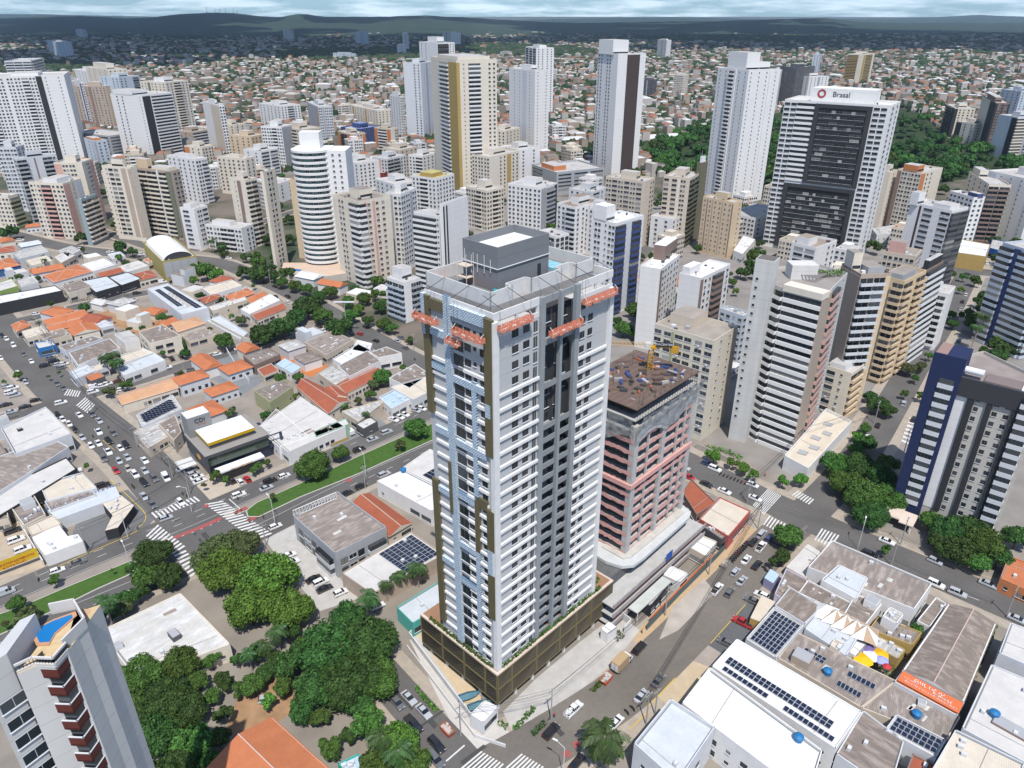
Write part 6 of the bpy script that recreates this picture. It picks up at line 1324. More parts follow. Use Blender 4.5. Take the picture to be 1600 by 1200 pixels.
for k in range(15): b.box(k, k + .14, -.08, .08, .2, 2.2, fw); b.tube((k, 0, .2), (min(14, k + 1), 0, 2.2), .06, fw, 4)
b.build('lattice', r)
b = MB(); r_, Q_, bl_ = WR
# orange banner roof with illegible white script
g0, g1 = G(1411, 1048, 6.9), G(1506, 1099, 6.9); an = math.atan2(g1[1] - g0[1], g1[0] - g0[0]); ln = math.hypot(g1[0] - g0[0], g1[1] - g0[1])
bn = thing('banner', 'long orange banner with rows of white lettering above the patched roof', 'banner', g0, an)
om_ = mat((.62, .16, .06), .8, .1, .5); MB().box(0, ln, -3.6, 0, -.1, .05, om_).build('canvas', bn)
for k, (xa, xb, yy, hh) in enumerate(((.22, .72, -1.0, 1.0), (.55, .85, -1.9, .8), (.1, .6, -2.6, .5), (.62, .95, -2.8, .5), (.05, .3, -1.7, .4))): scrawl(bn, xa * ln, xb * ln, .06, hh, mat((.75, .7, .68), .7), (0, 0, 0), yy, seed=k)
# showroom dressing: grey front canopy and glazing
sr_, sq_, sb_ = sr, sq, sb
# ---------------------------------------------------------------- vegetation
LEAF = {'dark': mat((.042, .088, .020), .75, 0, kind='leaf', spec=.2, name='dark_leaves'), 'mid': mat((.062, .125, .024), .75, 0, kind='leaf', spec=.2, name='green_leaves'),
  'bright': mat((.085, .175, .026), .7, 0, kind='leaf', spec=.2, name='bright_leaves'), 'olive': mat((.085, .11, .04), .8, 0, kind='leaf', spec=.2, name='olive_leaves'), 'palm': mat((.050, .10, .025), .55, 0, kind='leaf', spec=.35, name='palm_leaves')}
BARK = mat((.13, .10, .075), .95, .2, 2, name='bark')
def crownmesh(seed, nl, nleaf, ls, flat=.62):
 R = np.random.RandomState(seed); C_ = []; 
 for k in range(nl):
  a = R.uniform(0, 2 * math.pi); r = .68 * math.sqrt(R.uniform(0, 1)); z = flat * (1 - r * r) * R.uniform(.25, 1.0) - .12; C_.append((r * math.cos(a), r * math.sin(a), z, R.uniform(.20, .36)))
 C_ = np.array(C_); w = C_[:, 3] ** 2; idx = R.choice(nl, nleaf, p=w / w.sum())
 d = R.normal(size=(nleaf, 3)); d[:, 2] = d[:, 2] * .8 + .25; d /= np.linalg.norm(d, axis=1)[:, None]
 P = C_[idx, :3] + d * (C_[idx, 3] * R.uniform(.72, 1.08, nleaf))[:, None]
 # drop leaves buried deep inside other lobes
 keep = np.ones(nleaf, bool)
 for c in C_: keep &= ~((((P - c[:3]) ** 2).sum(1) < (c[3] * .70) ** 2) & (R.uniform(size=nleaf) < .9))
 P = P[keep]; d = d[keep]; n = len(P)
 nr = d + R.normal(size=(n, 3)) * .55; nr /= np.linalg.norm(nr, axis=1)[:, None]
 t = np.cross(nr, R.normal(size=(n, 3))); t /= np.linalg.norm(t, axis=1)[:, None]; u = np.cross(nr, t)
 s = (ls * R.uniform(.6, 1.3, n))[:, None]; V = np.stack([P - t * s - u * s * .6, P + t * s - u * s * .6, P + t * s * .7 + u * s * .8, P - t * s * .7 + u * s * .8], 1).reshape(-1, 3)
 Fq = np.arange(4 * n).reshape(n, 4)
 # small inner lobes keep the crown opaque
 VV = [V]; FF = [Fq]; off_ = len(V)
 for c in C_:
  k, m_ = 8, 5; ring = []
  for j in range(m_ + 1):
   ph = math.pi * j / m_ - math.pi / 2
   for i in range(k): th = 2 * math.pi * i / k; q = c[3] * .74 * R.uniform(.88, 1.05); ring.append((c[0] + q * math.cos(ph) * math.cos(th), c[1] + q * math.cos(ph) * math.sin(th), c[2] + q * math.sin(ph)))
  VV.append(np.array(ring)); FF.append(np.array([[off_ + j * k + i, off_ + j * k + (i + 1) % k, off_ + (j + 1) * k + (i + 1) % k, off_ + (j + 1) * k + i] for j in range(m_) for i in range(k)])); off_ += k * (m_ + 1)
 return npmesh('crown', np.concatenate(VV), np.concatenate(FF), None, [LEAF['mid']])
CR_BIG = [crownmesh(s, 34, 9000, .034) for s in (1, 2, 3)]; CR_MED = [crownmesh(s, 18, 3200, .055) for s in (4, 5, 6, 7)]; CR_SML = [crownmesh(s, 10, 900, .10, .75) for s in (8, 9, 10, 11)]
def trunkmesh(seed):
 rg = random.Random(seed); b = MB(); b.tube((0, 0, -.02), (0, 0, .45), .055, BARK, 7, .04)
 for k in range(6): a = k * 1.05 + rg.uniform(-.3, .3); r = rg.uniform(.25, .5); b.tube((0, 0, .40), (r * math.cos(a), r * math.sin(a), rg.uniform(.75, .95)), .03, BARK, 5, .012)
 return b.mesh('trunk')
TR = [trunkmesh(s) for s in range(3)]
ORD = ['first', 'second', 'third', 'fourth', 'fifth', 'sixth', 'seventh', 'eighth', 'ninth', 'tenth', 'eleventh', 'twelfth', 'thirteenth', 'fourteenth', 'fifteenth', 'sixteenth', 'seventeenth', 'eighteenth', 'nineteenth', 'twentieth', 'twenty first', 'twenty second', 'twenty third', 'twenty fourth', 'twenty fifth', 'twenty sixth', 'twenty seventh', 'twenty eighth', 'twenty ninth', 'thirtieth']
TREEPOS = []
def tree(px, py, rp, tone='mid', hc=None, name='tree', lod=None, world=None, R=None, hs=.62):
 rg = random.Random(px * 7.3 + py * 3.1)
 if world is None:
  R = R or rp * proj(*G(px, py, 6))[2] / F; hc = hc or 2.0 + .55 * R; x, y, _ = G(px, py, hc)
 else: x, y = world; hc = hc or 2.0 + .55 * R
 me = (CR_BIG if R > 5.5 and math.hypot(x, y) < 330 else CR_MED if R > 2.6 and math.hypot(x, y) < 420 else CR_SML); me = me[rg.randrange(len(me))]
 r = thing(name, None, 'tree', (x, y, 0)); TREEPOS.append((x, y, R))
 zz = R * rg.uniform(.95, 1.15)
 c = ob('crown', me, r, (0, 0, hc - .18 * zz), rg.uniform(0, 6.28)); c.scale = (R, R * rg.uniform(.9, 1.08), zz)
 c.material_slots[0].link = 'OBJECT'; c.material_slots[0].material = LEAF[tone]
 if R * F / proj(x, y, 0)[2] > 7: t = ob('trunk', TR[rg.randrange(3)], r); t.scale = (R, R, (hc + .2 * R) / .9)
 return r
def frondcrown(seed, nf, nl, fan=False):
 rg = random.Random(seed); V = []; Fq = []
 for k in range(nf):
  a = 2 * math.pi * k / nf * 2.618 + rg.uniform(-.2, .2); el = rad(rg.uniform(-12, 72)); L_ = rg.uniform(.85, 1.05); ca, sa = math.cos(a), math.sin(a)
  pts = []; x = z = 0; e = el
  for i in range(9): pts.append((x, z)); x += math.cos(e) * L_ / 8; z += math.sin(e) * L_ / 8; e -= rad(12 + 6 * math.cos(el))
  for i in range(nl):
   t = (i + .6) / nl * 7.9; j = int(t); f = t - j; rx = pts[j][0] * (1 - f) + pts[min(8, j + 1)][0] * f; rz = pts[j][1] * (1 - f) + pts[min(8, j + 1)][1] * f
   ll = .26 * math.sin(math.pi * (.12 + .8 * i / nl)) ** .7 * rg.uniform(.85, 1.1) * (1.5 if fan else 1); w = .028 if not fan else .04
   for sd in (-1, 1):
    dx, dy, dz = ll * .55, sd * ll * .8, -ll * rg.uniform(.15, .7)
    q = [(rx, 0, rz), (rx + w, 0, rz), (rx + dx + w, dy, rz + dz), (rx + dx, dy, rz + dz)]; b_ = len(V); V += [(p[0] * ca - p[1] * sa, p[0] * sa + p[1] * ca, p[2]) for p in q]; Fq.append((b_, b_ + 1, b_ + 2, b_ + 3))
 return npmesh('fronds', np.array(V), np.array(Fq), None, [LEAF['palm']])
PALMC = [frondcrown(s, 24, 26) for s in (1, 2)]; FANC = [frondcrown(s, 46, 12, True) for s in (3, 4)]
def palm(px, py, rp, hc, label=None, fan=False, tone='palm'):
 R = rp * proj(*G(px, py, hc))[2] / F * 1.1; x, y, _ = G(px, py, hc); r = thing('palm_tree', label, 'palm', (x, y, 0)); rg = random.Random(px); TREEPOS.append((x, y, R * .4))
 c = ob('fronds', (FANC if fan else PALMC)[rg.randrange(2)], r, (0, 0, hc - .1 * R), rg.uniform(0, 6)); c.scale = (R, R, R)
 MB().tube((0, 0, 0), (0, 0, hc), .24, mat((.28, .25, .21), .9, .2, 2), 8, .15).build('trunk', r); return r
ZS = {'in the dark row along the upper avenue': 'by upper avenue', 'along the far right street and its side gardens': 'by the far right street', 'between the towers behind the building site': 'behind the site', 'in the dense clump at the right junction': 'at the right junction', 'along the right hand street beside the white podium': 'by the white podium', 'in the dark mass below the blue sided tower': 'below the blue sided tower', 'in the lower left thicket beside the red balcony tower': 'beside the red balcony tower', 'in the garden of the black and yellow office': 'by the yellow trimmed office', 'in the trimmed row before the zigzag tower': 'before the zigzag tower', 'in the garden among the red tile roofs': 'among red tile roofs', 'at the bottom edge beside the orange roof': 'by the orange roof', 'near the roundabout and the ochre building': 'near the ochre building', 'in the bright grove above the white roof': 'in the bright grove', 'at the avenue beside the zebra crossing': 'by the avenue crossing', 'in the jungle yard between the groves': 'in the jungle yard', 'in the huge crown left of the podium': 'left of the podium'}
def grove(zone, cat_, rows, **kw):
 zone = ZS.get(zone, zone)
 out = []
 for row in sorted(rows, key=lambda q: q[0]):
  px, py, rp = row[:3]; tone = row[3] if len(row) > 3 else 'mid'; r = tree(px, py, rp, tone, **kw); out.append((r, tone, rp))
 n = len(out)
 for i, (r, tone, rp) in enumerate(out):
  size = 'large' if rp > 40 else 'small' if rp < 14 else 'broad'
  col = {'dark': 'dark green', 'mid': 'green', 'bright': 'bright green', 'olive': 'olive green'}[tone]
  r['label'] = ('%s %s tree %s' % (size, col, zone)) if n == 1 else '%s %s tree, %s from the left %s' % (size, col, ORD[min(i, 29)], zone)
  if n > 2: r['group'] = 'trees ' + zone
grove('in the bright grove above the white roof', 'tree', [(355, 888, 48, 'bright'), (418, 900, 56, 'bright'), (452, 950, 44, 'bright'), (388, 945, 50, 'bright'), (335, 862, 42, 'olive'), (375, 850, 36, 'olive')])
grove('at the avenue beside the zebra crossing', 'tree', [(240, 862, 32, 'dark'), (228, 900, 26, 'mid'), (262, 898, 28, 'dark'), (208, 888, 14, 'dark'), (195, 936, 20, 'dark')])
grove('in the huge crown left of the podium', 'tree', [(512, 1010, 58, 'dark'), (575, 1000, 56, 'dark'), (545, 1055, 58, 'dark'), (490, 1075, 46, 'dark'), (590, 1060, 40, 'mid'), (455, 1030, 36, 'dark'), (545, 965, 38, 'dark')])
grove('in the lower left thicket beside the red balcony tower', 'tree', [(280, 1035, 38, 'mid'), (222, 1052, 40, 'mid'), (250, 1090, 46, 'dark'), (205, 1100, 36, 'mid'), (285, 1105, 42, 'dark'), (238, 1150, 48, 'dark'), (300, 1160, 38, 'mid'), (270, 1205, 44, 'dark'), (325, 1190, 22, 'mid'), (225, 1210, 30, 'dark')])
grove('at the bottom edge beside the orange roof', 'tree', [(575, 1130, 34, 'mid'), (618, 1160, 44, 'bright'), (590, 1190, 36, 'mid'), (645, 1188, 32, 'mid'), (516, 1168, 22, 'mid'), (545, 1150, 18, 'dark'), (560, 1100, 26, 'dark')])
grove('in the jungle yard between the groves', 'tree', [(330, 1085, 18), (350, 1062, 20, 'dark'), (372, 1078, 18), (395, 1068, 22, 'mid'), (415, 1050, 18, 'dark'), (440, 1072, 20), (430, 1030, 20, 'dark'), (455, 985, 18, 'dark'), (372, 1030, 14, 'dark'), (400, 1018, 18, 'dark'), (310, 1060, 20), (348, 1115, 18, 'dark'), (340, 1150, 22), (470, 1110, 24, 'dark'), (480, 1010, 22), (330, 1030, 18), (420, 1095, 16, 'bright'), (500, 1120, 20)])
grove('around the lower left palm', 'tree', [(143, 972, 22, 'dark'), (158, 990, 16, 'mid'), (188, 950, 20, 'olive'), (215, 925, 18, 'dark'), (172, 960, 14, 'dark')])
grove('standing in the grass median', 'tree', [(487, 722, 33, 'mid'), (650, 666, 23, 'mid'), (426, 776, 8, 'olive'), (624, 694, 11, 'olive'), (175, 891, 4, 'mid'), (84, 905, 12, 'mid')])
grove('beside the pool roof near the avenue', 'tree', [(42, 962, 22, 'olive'), (24, 941, 16, 'mid'), (8, 975, 8, 'olive')])
grove('on the avenue pavement opposite the median', 'tree', [(531, 706, 17, 'mid'), (402, 730, 10, 'mid')])
grove('in the garden of the black and yellow office', 'tree', [(337, 743, 12, 'mid'), (352, 749, 8, 'bright'), (404, 727, 8, 'mid'), (418, 722, 7, 'mid'), (318, 758, 6, 'olive'), (395, 735, 7)])
grove('in the dark row along the upper avenue', 'tree', [(412, 520, 26, 'dark'), (442, 510, 26, 'dark'), (480, 478, 26, 'dark'), (465, 492, 20, 'dark'), (505, 492, 18, 'mid'), (530, 510, 26, 'dark'), (548, 492, 16, 'mid'), (515, 455, 14, 'mid'), (497, 462, 14, 'dark'), (478, 450, 13, 'mid'), (545, 470, 14, 'mid'), (568, 465, 14, 'mid'), (560, 440 + 42, 12, 'bright'), (593, 478, 14, 'dark'), (600, 505, 15, 'mid'), (612, 512, 12, 'mid'), (575, 500, 12, 'dark'), (408, 425, 22, 'dark'), (404, 408, 14, 'mid'), (440, 440, 12, 'mid'), (460, 445, 13, 'mid'), (428, 432, 12, 'dark'), (640, 530, 8, 'mid')])
grove('near the roundabout and the ochre building', 'tree', [(305, 418, 16, 'mid'), (322, 424, 20, 'mid'), (338, 428, 14, 'bright'), (302, 438, 10, 'bright'), (188, 386, 14, 'dark'), (206, 392, 11, 'dark'), (187, 402, 9, 'mid'), (198, 411, 8, 'dark'), (350, 395, 8, 'mid'), (400, 398, 9, 'mid')])
grove('in the left blocks', 'tree', [(14, 362, 16, 'dark'), (62, 421, 8, 'mid'), (58, 434, 6, 'dark'), (68, 400, 6, 'mid'), (133, 480, 12, 'dark'), (105, 505, 6, 'dark'), (95, 508, 4, 'dark'), (252, 495, 10, 'mid'), (350, 530, 19, 'mid'), (402, 516, 12, 'dark'), (376, 500, 11, 'olive'), (345, 468, 6, 'dark'), (362, 494, 6, 'bright'), (396, 446, 5, 'mid'), (28, 586, 9, 'mid'), (92, 582, 4), (103, 692, 9, 'bright'), (135, 728, 7, 'bright'), (6, 596, 5, 'mid'), (75, 588, 4, 'dark'), (196, 520, 8, 'dark'), (222, 512, 6, 'mid')])
grove('in the garden among the red tile roofs', 'tree', [(597, 588, 19, 'mid'), (583, 598, 11, 'olive'), (578, 616, 11, 'mid'), (520, 630, 11, 'mid'), (535, 634, 9, 'bright'), (438, 590, 12, 'mid'), (467, 588, 10, 'mid'), (560, 625, 8, 'olive'), (462, 618, 6, 'bright'), (545, 640, 7)])
grove('in the dense clump at the right junction', 'tree', [(1308, 722, 26, 'mid'), (1342, 726, 32, 'dark'), (1375, 740, 32, 'dark'), (1322, 752, 30, 'mid'), (1352, 770, 38, 'mid'), (1392, 772, 32, 'mid'), (1362, 800, 32, 'dark'), (1388, 722, 18, 'mid'), (1352, 690, 20, 'dark'), (1338, 700, 14, 'mid'), (1300, 735, 12, 'dark')])
grove('along the right hand street beside the white podium', 'tree', [(1372, 632, 21, 'dark'), (1390, 642, 14, 'dark'), (1360, 618, 12, 'dark'), (1352, 668, 12, 'mid'), (1340, 680, 10, 'bright'), (1414, 615, 8, 'mid'), (1442, 618, 10, 'mid'), (1280, 718, 10, 'dark')])
grove('in the dark mass below the blue sided tower', 'tree', [(1455, 812, 20, 'mid'), (1482, 828, 32, 'dark'), (1520, 822, 34, 'dark'), (1540, 848, 36, 'mid'), (1500, 858, 30, 'dark'), (1465, 848, 22, 'dark'), (1562, 868, 24, 'dark'), (1590, 838, 26, 'dark'), (1530, 878, 22, 'mid'), (1480, 862, 18, 'dark')])
grove('on the corner beside the slatted roof', 'tree', [(1232, 836, 27, 'mid'), (1222, 868, 17, 'dark'), (1208, 878, 10, 'dark')])
grove('in the trimmed row before the zigzag tower', 'tree', [(1116, 711, 13, 'bright'), (1106, 708, 8, 'bright'), (1145, 722, 12, 'bright'), (1162, 730, 13, 'bright'), (1176, 740, 11, 'bright'), (1224, 750, 12, 'bright'), (1252, 748, 13, 'bright'), (1241, 700, 9, 'dark')])
grove('lone in the cross street pavement', 'tree', [(1384, 858, 11, 'mid')]); grove('between roofs at lower right', 'tree', [(1436, 982, 13, 'mid')])
grove('along the far right street and its side gardens', 'tree', [(1505, 432, 8, 'mid'), (1524, 438, 11, 'mid'), (1503, 452, 7, 'bright'), (1540, 462, 12, 'dark'), (1555, 458, 10, 'dark'), (1443, 520, 10, 'mid'), (1485, 490, 10, 'mid'), (1490, 505, 10, 'dark'), (1420, 575, 14, 'olive'), (1440, 572, 12, 'olive'), (1452, 555, 8, 'mid'), (1430, 590, 8, 'dark'), (1560, 555, 16, 'dark'), (1585, 545, 12, 'dark')])
grove('between the towers behind the building site', 'tree', [(975, 512, 18, 'mid'), (990, 520, 10, 'bright'), (965, 500, 10, 'dark'), (1172, 415, 16, 'dark'), (1158, 425, 12, 'dark'), (1175, 400, 14, 'mid'), (1145, 440, 9, 'mid'), (1138, 428, 8, 'dark'), (1008, 360, 10, 'dark'), (1020, 370, 9, 'dark'), (1002, 400, 7, 'dark'), (1185, 395, 12, 'dark'), (1150, 455, 7, 'bright')])
palm(945, 1150, 42, 9, 'large palm over the parked white car at the bottom street')
for p, l in (((163, 938, 22, 10), 'tall palm left of the white dirty roof'), ((538, 1075, 19, 8), 'palm inside the huge crown left of the podium'), ((598, 1150, 30, 8), 'grey green palm at the bottom edge trees, left one'), ((622, 1172, 28, 8), 'grey green palm at the bottom edge trees, right one'),
             ((432, 985, 20, 7), 'pale palm at the edge of the bright grove'), ((412, 1008, 18, 6), 'palm below the bright grove'), ((388, 1020, 15, 6), 'short palm in the jungle yard'), ((652, 886, 20, 7), 'palm between the solar roof and the tower'), ((622, 898, 16, 6), 'smaller palm behind the solar roof'),
             ((575, 932, 22, 8), 'dark palm above the carport cars'), ((603, 912, 14, 6), 'short palm left of the smaller palm behind the solar roof'), ((572, 645, 8, 6), 'small palm at the avenue office'), ((330, 375, 9, 9), 'palm at the white hotel corner'), ((345, 385, 8, 8), 'second palm at the white hotel corner'), ((68, 405, 6, 7), 'palm in the upper left block'), ((60, 503, 6, 5), 'small palm over the orange roofs')): palm(*p, l)
for k, (x, y, r_) in enumerate(((1548, 480, 17), (1535, 492, 14), (1560, 470, 12), (1528, 510, 12))): palm(x, y, r_, 15 - k, '%s royal palm of the row by the right street' % ('tallest', 'second', 'third', 'lowest')[k])
for k, (x, y) in enumerate(((164, 557), (176, 554), (181, 565))): palm(x, y, 12, 9, '%s fan palm of the three by the letter shop' % ('left', 'middle', 'right')[k], fan=True)
# cypress and clipped hedges
g = G(293, 560); r = thing('cypress', 'tall narrow cypress before the rusty tile house', 'tree', g); c = ob('crown', CR_SML[0], r, (0, 0, 5)); c.scale = (1.1, 1.1, 7); c.material_slots[0].link = 'OBJECT'; c.material_slots[0].material = LEAF['dark']; MB().tube((0, 0, 0), (0, 0, 3), .15, BARK).build('trunk', r)
def hedge(label, pts, w, h, tone='mid', z=0, cat='hedge', name='hedge', dens=26):
 P = [np.array(p[:2]) for p in smooth(pts, 3)]; R = np.random.RandomState(len(label)); V = []
 for i in range(len(P) - 1):
  L_ = np.linalg.norm(P[i + 1] - P[i]); n = int(L_ * dens); t = R.uniform(size=n)[:, None]; d = (P[i + 1] - P[i]) / max(L_, .01); nr = np.array((-d[1], d[0])); c = P[i] + (P[i + 1] - P[i]) * t + nr * R.uniform(-w / 2, w / 2, n)[:, None]
  V.append(np.concatenate([c, R.uniform(.1, h, n)[:, None] + z], 1))
 C_ = np.concatenate(V); n = len(C_); a = R.normal(size=(n, 3)); a /= np.linalg.norm(a, axis=1)[:, None]; b_ = np.cross(a, R.normal(size=(n, 3))); b_ /= np.linalg.norm(b_, axis=1)[:, None]; s = R.uniform(.14, .32, n)[:, None]
 VV = np.stack([C_ - a * s, C_ - b_ * s, C_ + a * s, C_ + b_ * s], 1).reshape(-1, 3); o0 = np.array([*C_.mean(0)[:2], z]); o = ob(name, npmesh(name, VV - o0, np.arange(4 * n).reshape(n, 4), None, [LEAF[tone]]), None, tuple(o0)); tag(o, label, cat)
def ml(x, y): return (ox + math.cos(AM) * x - math.sin(AM) * y, oy + math.sin(AM) * x + math.cos(AM) * y, 0)
hedge('shrubs on the podium deck along the right facade', [ml(1, -.5), ml(15, -.5), ml(36, -.5)], .9, .9, 'mid', DK, dens=30); hedge('shrubs on the podium deck along the left facade', [ml(-.6, 1), ml(-.6, 10), ml(-.6, 22)], .8, .9, 'mid', DK, dens=30); hedge('shrubs at the right end of the podium deck', [ml(36.5, 1), ml(37, 5)], 3, 1.3, 'mid', DK)
hedge('low hedge strip in the paved forecourt', [G(803, 1142), G(835, 1107)], 1.1, .9, 'mid'); hedge('low shrub square beside the gatehouse', [G(783, 1138), G(790, 1130)], 2.4, .8, 'mid'); hedge('clipped hedge under the dark red shop letters', [G(198, 588), G(225, 579), G(252, 570)], 1.3, 1.5, 'mid')
hedge('grass verge shrubs by the pickup trucks', [G(924, 1082), G(946, 1062)], 1.2, .7, 'mid'); hedge('verge shrubs by the black car near the corner', [G(832, 1150), G(852, 1130)], 1.4, 1.0, 'dark'); hedge('planted verge beside the silver cars', [G(650, 1075), G(672, 1102), G(684, 1112)], 1.2, .8, 'bright')
hedge('shrubs round the white guard house', [G(960, 1000), G(972, 990)], 2.5, .9, 'olive'); hedge('green strip beside the wide gabled roof', [G(1508, 1080), G(1540, 1010), G(1552, 980)], 1.6, 2.5, 'mid', dens=20); hedge('garden strip beside the umbrella terrace', [G(1362, 1040), G(1378, 1052), G(1395, 1058)], 2, 3.5, 'mid')
hedge('planter shrubs on the roof of the zigzag tower', [G(1256, 430, 58.6), G(1280, 432, 58.6), G(1318, 430, 58.6)], 2.4, 2.2, 'bright', 58.6, dens=40); hedge('roof garden shrubs by the blue pool', [G(24, 985, 70.4), G(45, 972, 70.4), G(58, 980, 70.4)], .9, 1.3, 'olive', 70.4, dens=60)
hedge('garden shrubs before the zigzag tower podium', [G(1100, 700), G(1130, 705), G(1160, 718)], 2.5, 1, 'bright')
# ---------------------------------------------------------------- vehicles
PAINTS = {'white': (.74, .74, .73), 'silver': (.42, .44, .46), 'grey': (.13, .135, .14), 'black': (.018, .018, .02), 'red': (.42, .02, .02), 'blue': (.035, .06, .15), 'brown': (.10, .045, .03), 'beige': (.45, .42, .35)}
cgl = mat((.012, .015, .018), .08, 0, spec=.8, name='car_glass'); tyre = mat((.015, .015, .015), .8, 0, name='tyre_rubber'); lampm = mat((.7, .7, .68), .2, 0, name='headlight_lens'); tlm = mat((.35, .01, .01), .3, 0, name='tail_light_lens'); rimm = mat((.35, .35, .36), .35, 0, name='alloy')
def paint(c): 
 m = mat(PAINTS[c], .28, .03, spec=.6, name=c + '_car_paint'); m.node_tree.nodes["Principled BSDF"].inputs["Coat Weight"].default_value = .6; return m
def loft(b, secs, m, caps=True):
 """secs: list of (x, [(y,z)...]) cross sections along the car"""
 n = len(secs[0][1]); base = b.pts([(x, y, z) for x, S in secs for y, z in S]); i_ = b.mi(m)
 for k in range(len(secs) - 1):
  for j in range(n - 1): b.Fq.append((base + k * n + j, base + k * n + j + 1, base + (k + 1) * n + j + 1, base + (k + 1) * n + j)); b.Mi.append(i_)
 if caps: b.Fq.append(tuple(base + j for j in range(n))); b.Mi.append(i_); q = base + (len(secs) - 1) * n; b.Fq.append(tuple(q + n - 1 - j for j in range(n))); b.Mi.append(i_)
SPEC = {  # length, width, body sections (x, top z), cabin (x0,x1,x2,x3,z), wheels
 'hatchback': (4.0, 1.74, ((-2, .62), (-1.9, .88), (-.9, .95), (.9, .92), (1.75, .76), (2, .55)), (-1.9, -1.55, .25, 1.0, 1.47), 1.25),
 'saloon': (4.5, 1.78, ((-2.25, .65), (-2.15, .93), (-1.3, .97), (.9, .93), (2.0, .78), (2.25, .55)), (-1.65, -.95, .25, 1.05, 1.42), 1.35),
 'suv': (4.6, 1.88, ((-2.3, .75), (-2.25, 1.03), (-1.3, 1.08), (1.0, 1.05), (2.05, .95), (2.3, .65)), (-2.2, -1.95, .45, 1.15, 1.70), 1.4),
 'pickup': (5.3, 1.9, ((-2.65, .8), (-2.62, 1.03), (-1.3, 1.05), (1.3, 1.06), (2.35, .98), (2.65, .65)), (-.75, -.5, .75, 1.4, 1.78), 1.6),
 'van': (4.7, 1.9, ((-2.35, .8), (-2.3, 1.1), (-1, 1.12), (1.2, 1.1), (2.1, .95), (2.35, .6)), (-2.3, -2.2, .9, 1.6, 1.95), 1.5)}
PARTS = {}
def carparts(kind, col):
 if (kind, col) in PARTS: return PARTS[kind, col]
 L_, Wd, secs, cab, wx = SPEC[kind]; pm = paint(col); h = Wd / 2; b = MB()
 S = [(x, [(-h * .96, .25), (-h, .5), (-h * .95, t - .06), (-h * .8, t), (h * .8, t), (h * .95, t - .06), (h, .5), (h * .96, .25)]) for x, t in secs]
 loft(b, S, pm); x0, x1, x2, x3, z = cab; zb = secs[2][1] - .02
 yt = h * .70; roof = [(x1, z - .03), (x1 + .25, z), (x2 - .2, z), (x2, z - .04)]
 loft(b, [(x, [(-yt, t - .06), (-yt * .9, t), (yt * .9, t), (yt, t - .06)]) for x, t in roof], pm, False)
 if kind == 'pickup': b.box(-2.5, -.85, -h * .78, h * .78, 1.0, 1.07, mat((.03, .03, .03), .8)); 
 if kind == 'van': b.box(-2.25, .2, -h * .9, h * .9, 1.0, 1.93, pm)
 for sx in (x1 + .05, (x1 + x2) / 2, x2 - .05):
  for sy in (-1, 1): b.face([(sx - .04, sy * h * .93, zb), (sx + .04, sy * h * .93, zb), (sx + .04, sy * (yt + .02), z - .05), (sx - .04, sy * (yt + .02), z - .05)], pm)
 body = b.mesh('body')
 g = MB(); lo = [(x0, -h * .88, zb), (x3, -h * .86, zb), (x3, h * .86, zb), (x0, h * .88, zb)]; hi = [(x1, -yt, z - .05), (x2, -yt, z - .05), (x2, yt, z - .05), (x1, yt, z - .05)]
 for i in range(4): g.face([lo[i], lo[(i + 1) % 4], hi[(i + 1) % 4], hi[i]], cgl)
 glass = g.mesh('windows')
 key = ('wheel',)
 if key not in GC:
  w = MB(); w.tube((0, -.11, 0), (0, .11, 0), .33, tyre, 12); w.tube((0, -.12, 0), (0, .12, 0), .19, rimm, 8); GC[key] = (w, w.mesh('wheel')); q = MB().box(-.05, .02, -.2, .2, -.08, .08, lampm); GC[('hl',)] = (q, q.mesh('headlight')); q = MB().box(-.02, .05, -.16, .16, -.1, .1, tlm); GC[('tl',)] = (q, q.mesh('tail_light'))
 PARTS[kind, col] = (body, glass, L_, Wd, wx, secs); return PARTS[kind, col]
CARS = []
def car(px, py, col, deg, kind='hatchback', zone='', load=None, h0=.06):
 x, y, _ = G(px, py, .7); CARS.append((px, py, col, deg, kind, zone, x, y, load, h0))
def build_cars():
 zones = {}
 for c in CARS: zones.setdefault((c[5], c[2], c[4]), []).append(c)
 for (zone, col, kind), L0 in zones.items():
  L0.sort(key=lambda c: c[1])
  for i, c in enumerate(L0):
   px, py, _, deg, _, _, x, y, load, h0 = c; body, glass, ln, wd, wx, secs = carparts(kind, col)
   lab = '%s %s %s' % (col, {'saloon': 'saloon car', 'hatchback': 'hatchback car', 'suv': 'tall car', 'pickup': 'pickup truck', 'van': 'van'}[kind], zone)
   if len(L0) > 1: lab = ('topmost ' if i == 0 else 'lowest ' if i == len(L0) - 1 else ORD[i] + ' from top ') + lab
   r = thing('parked_car' if 'park' in zone or 'kerb' in zone else 'car', lab, {'pickup': 'pickup truck', 'van': 'van'}.get(kind, 'car'), (x, y, h0), rad(deg + random.Random(px).uniform(-3, 3)), 'cars ' + zone)
   ob('body', body, r); ob('windows', glass, r)
   for sx in (-1, 1):
    for sy in (-1, 1): ob('wheel', GC[('wheel',)][1], r, (sx * wx, sy * (wd / 2 - .13), .33))
   for sy in (-1, 1): ob('headlight', GC[('hl',)][1], r, (ln / 2 - .02, sy * wd * .33, secs[-1][1] + .06)); ob('tail_light', GC[('tl',)][1], r, (-ln / 2 - .01, sy * wd * .36, secs[0][1] + .12))
   if load:
    rg = random.Random(3)
    for k in range(7): MB().box(-.35, .35, -.3, .3, 0, rg.uniform(.3, .7), mat((.6, .62, .6), .8, .2)).build('cargo', r, (-2.3 + .22 * k, rg.uniform(-.4, .4), 1.07))
D1, D2 = 41, 132   # avenue and cross directions
z = 'queueing on the wide left street'
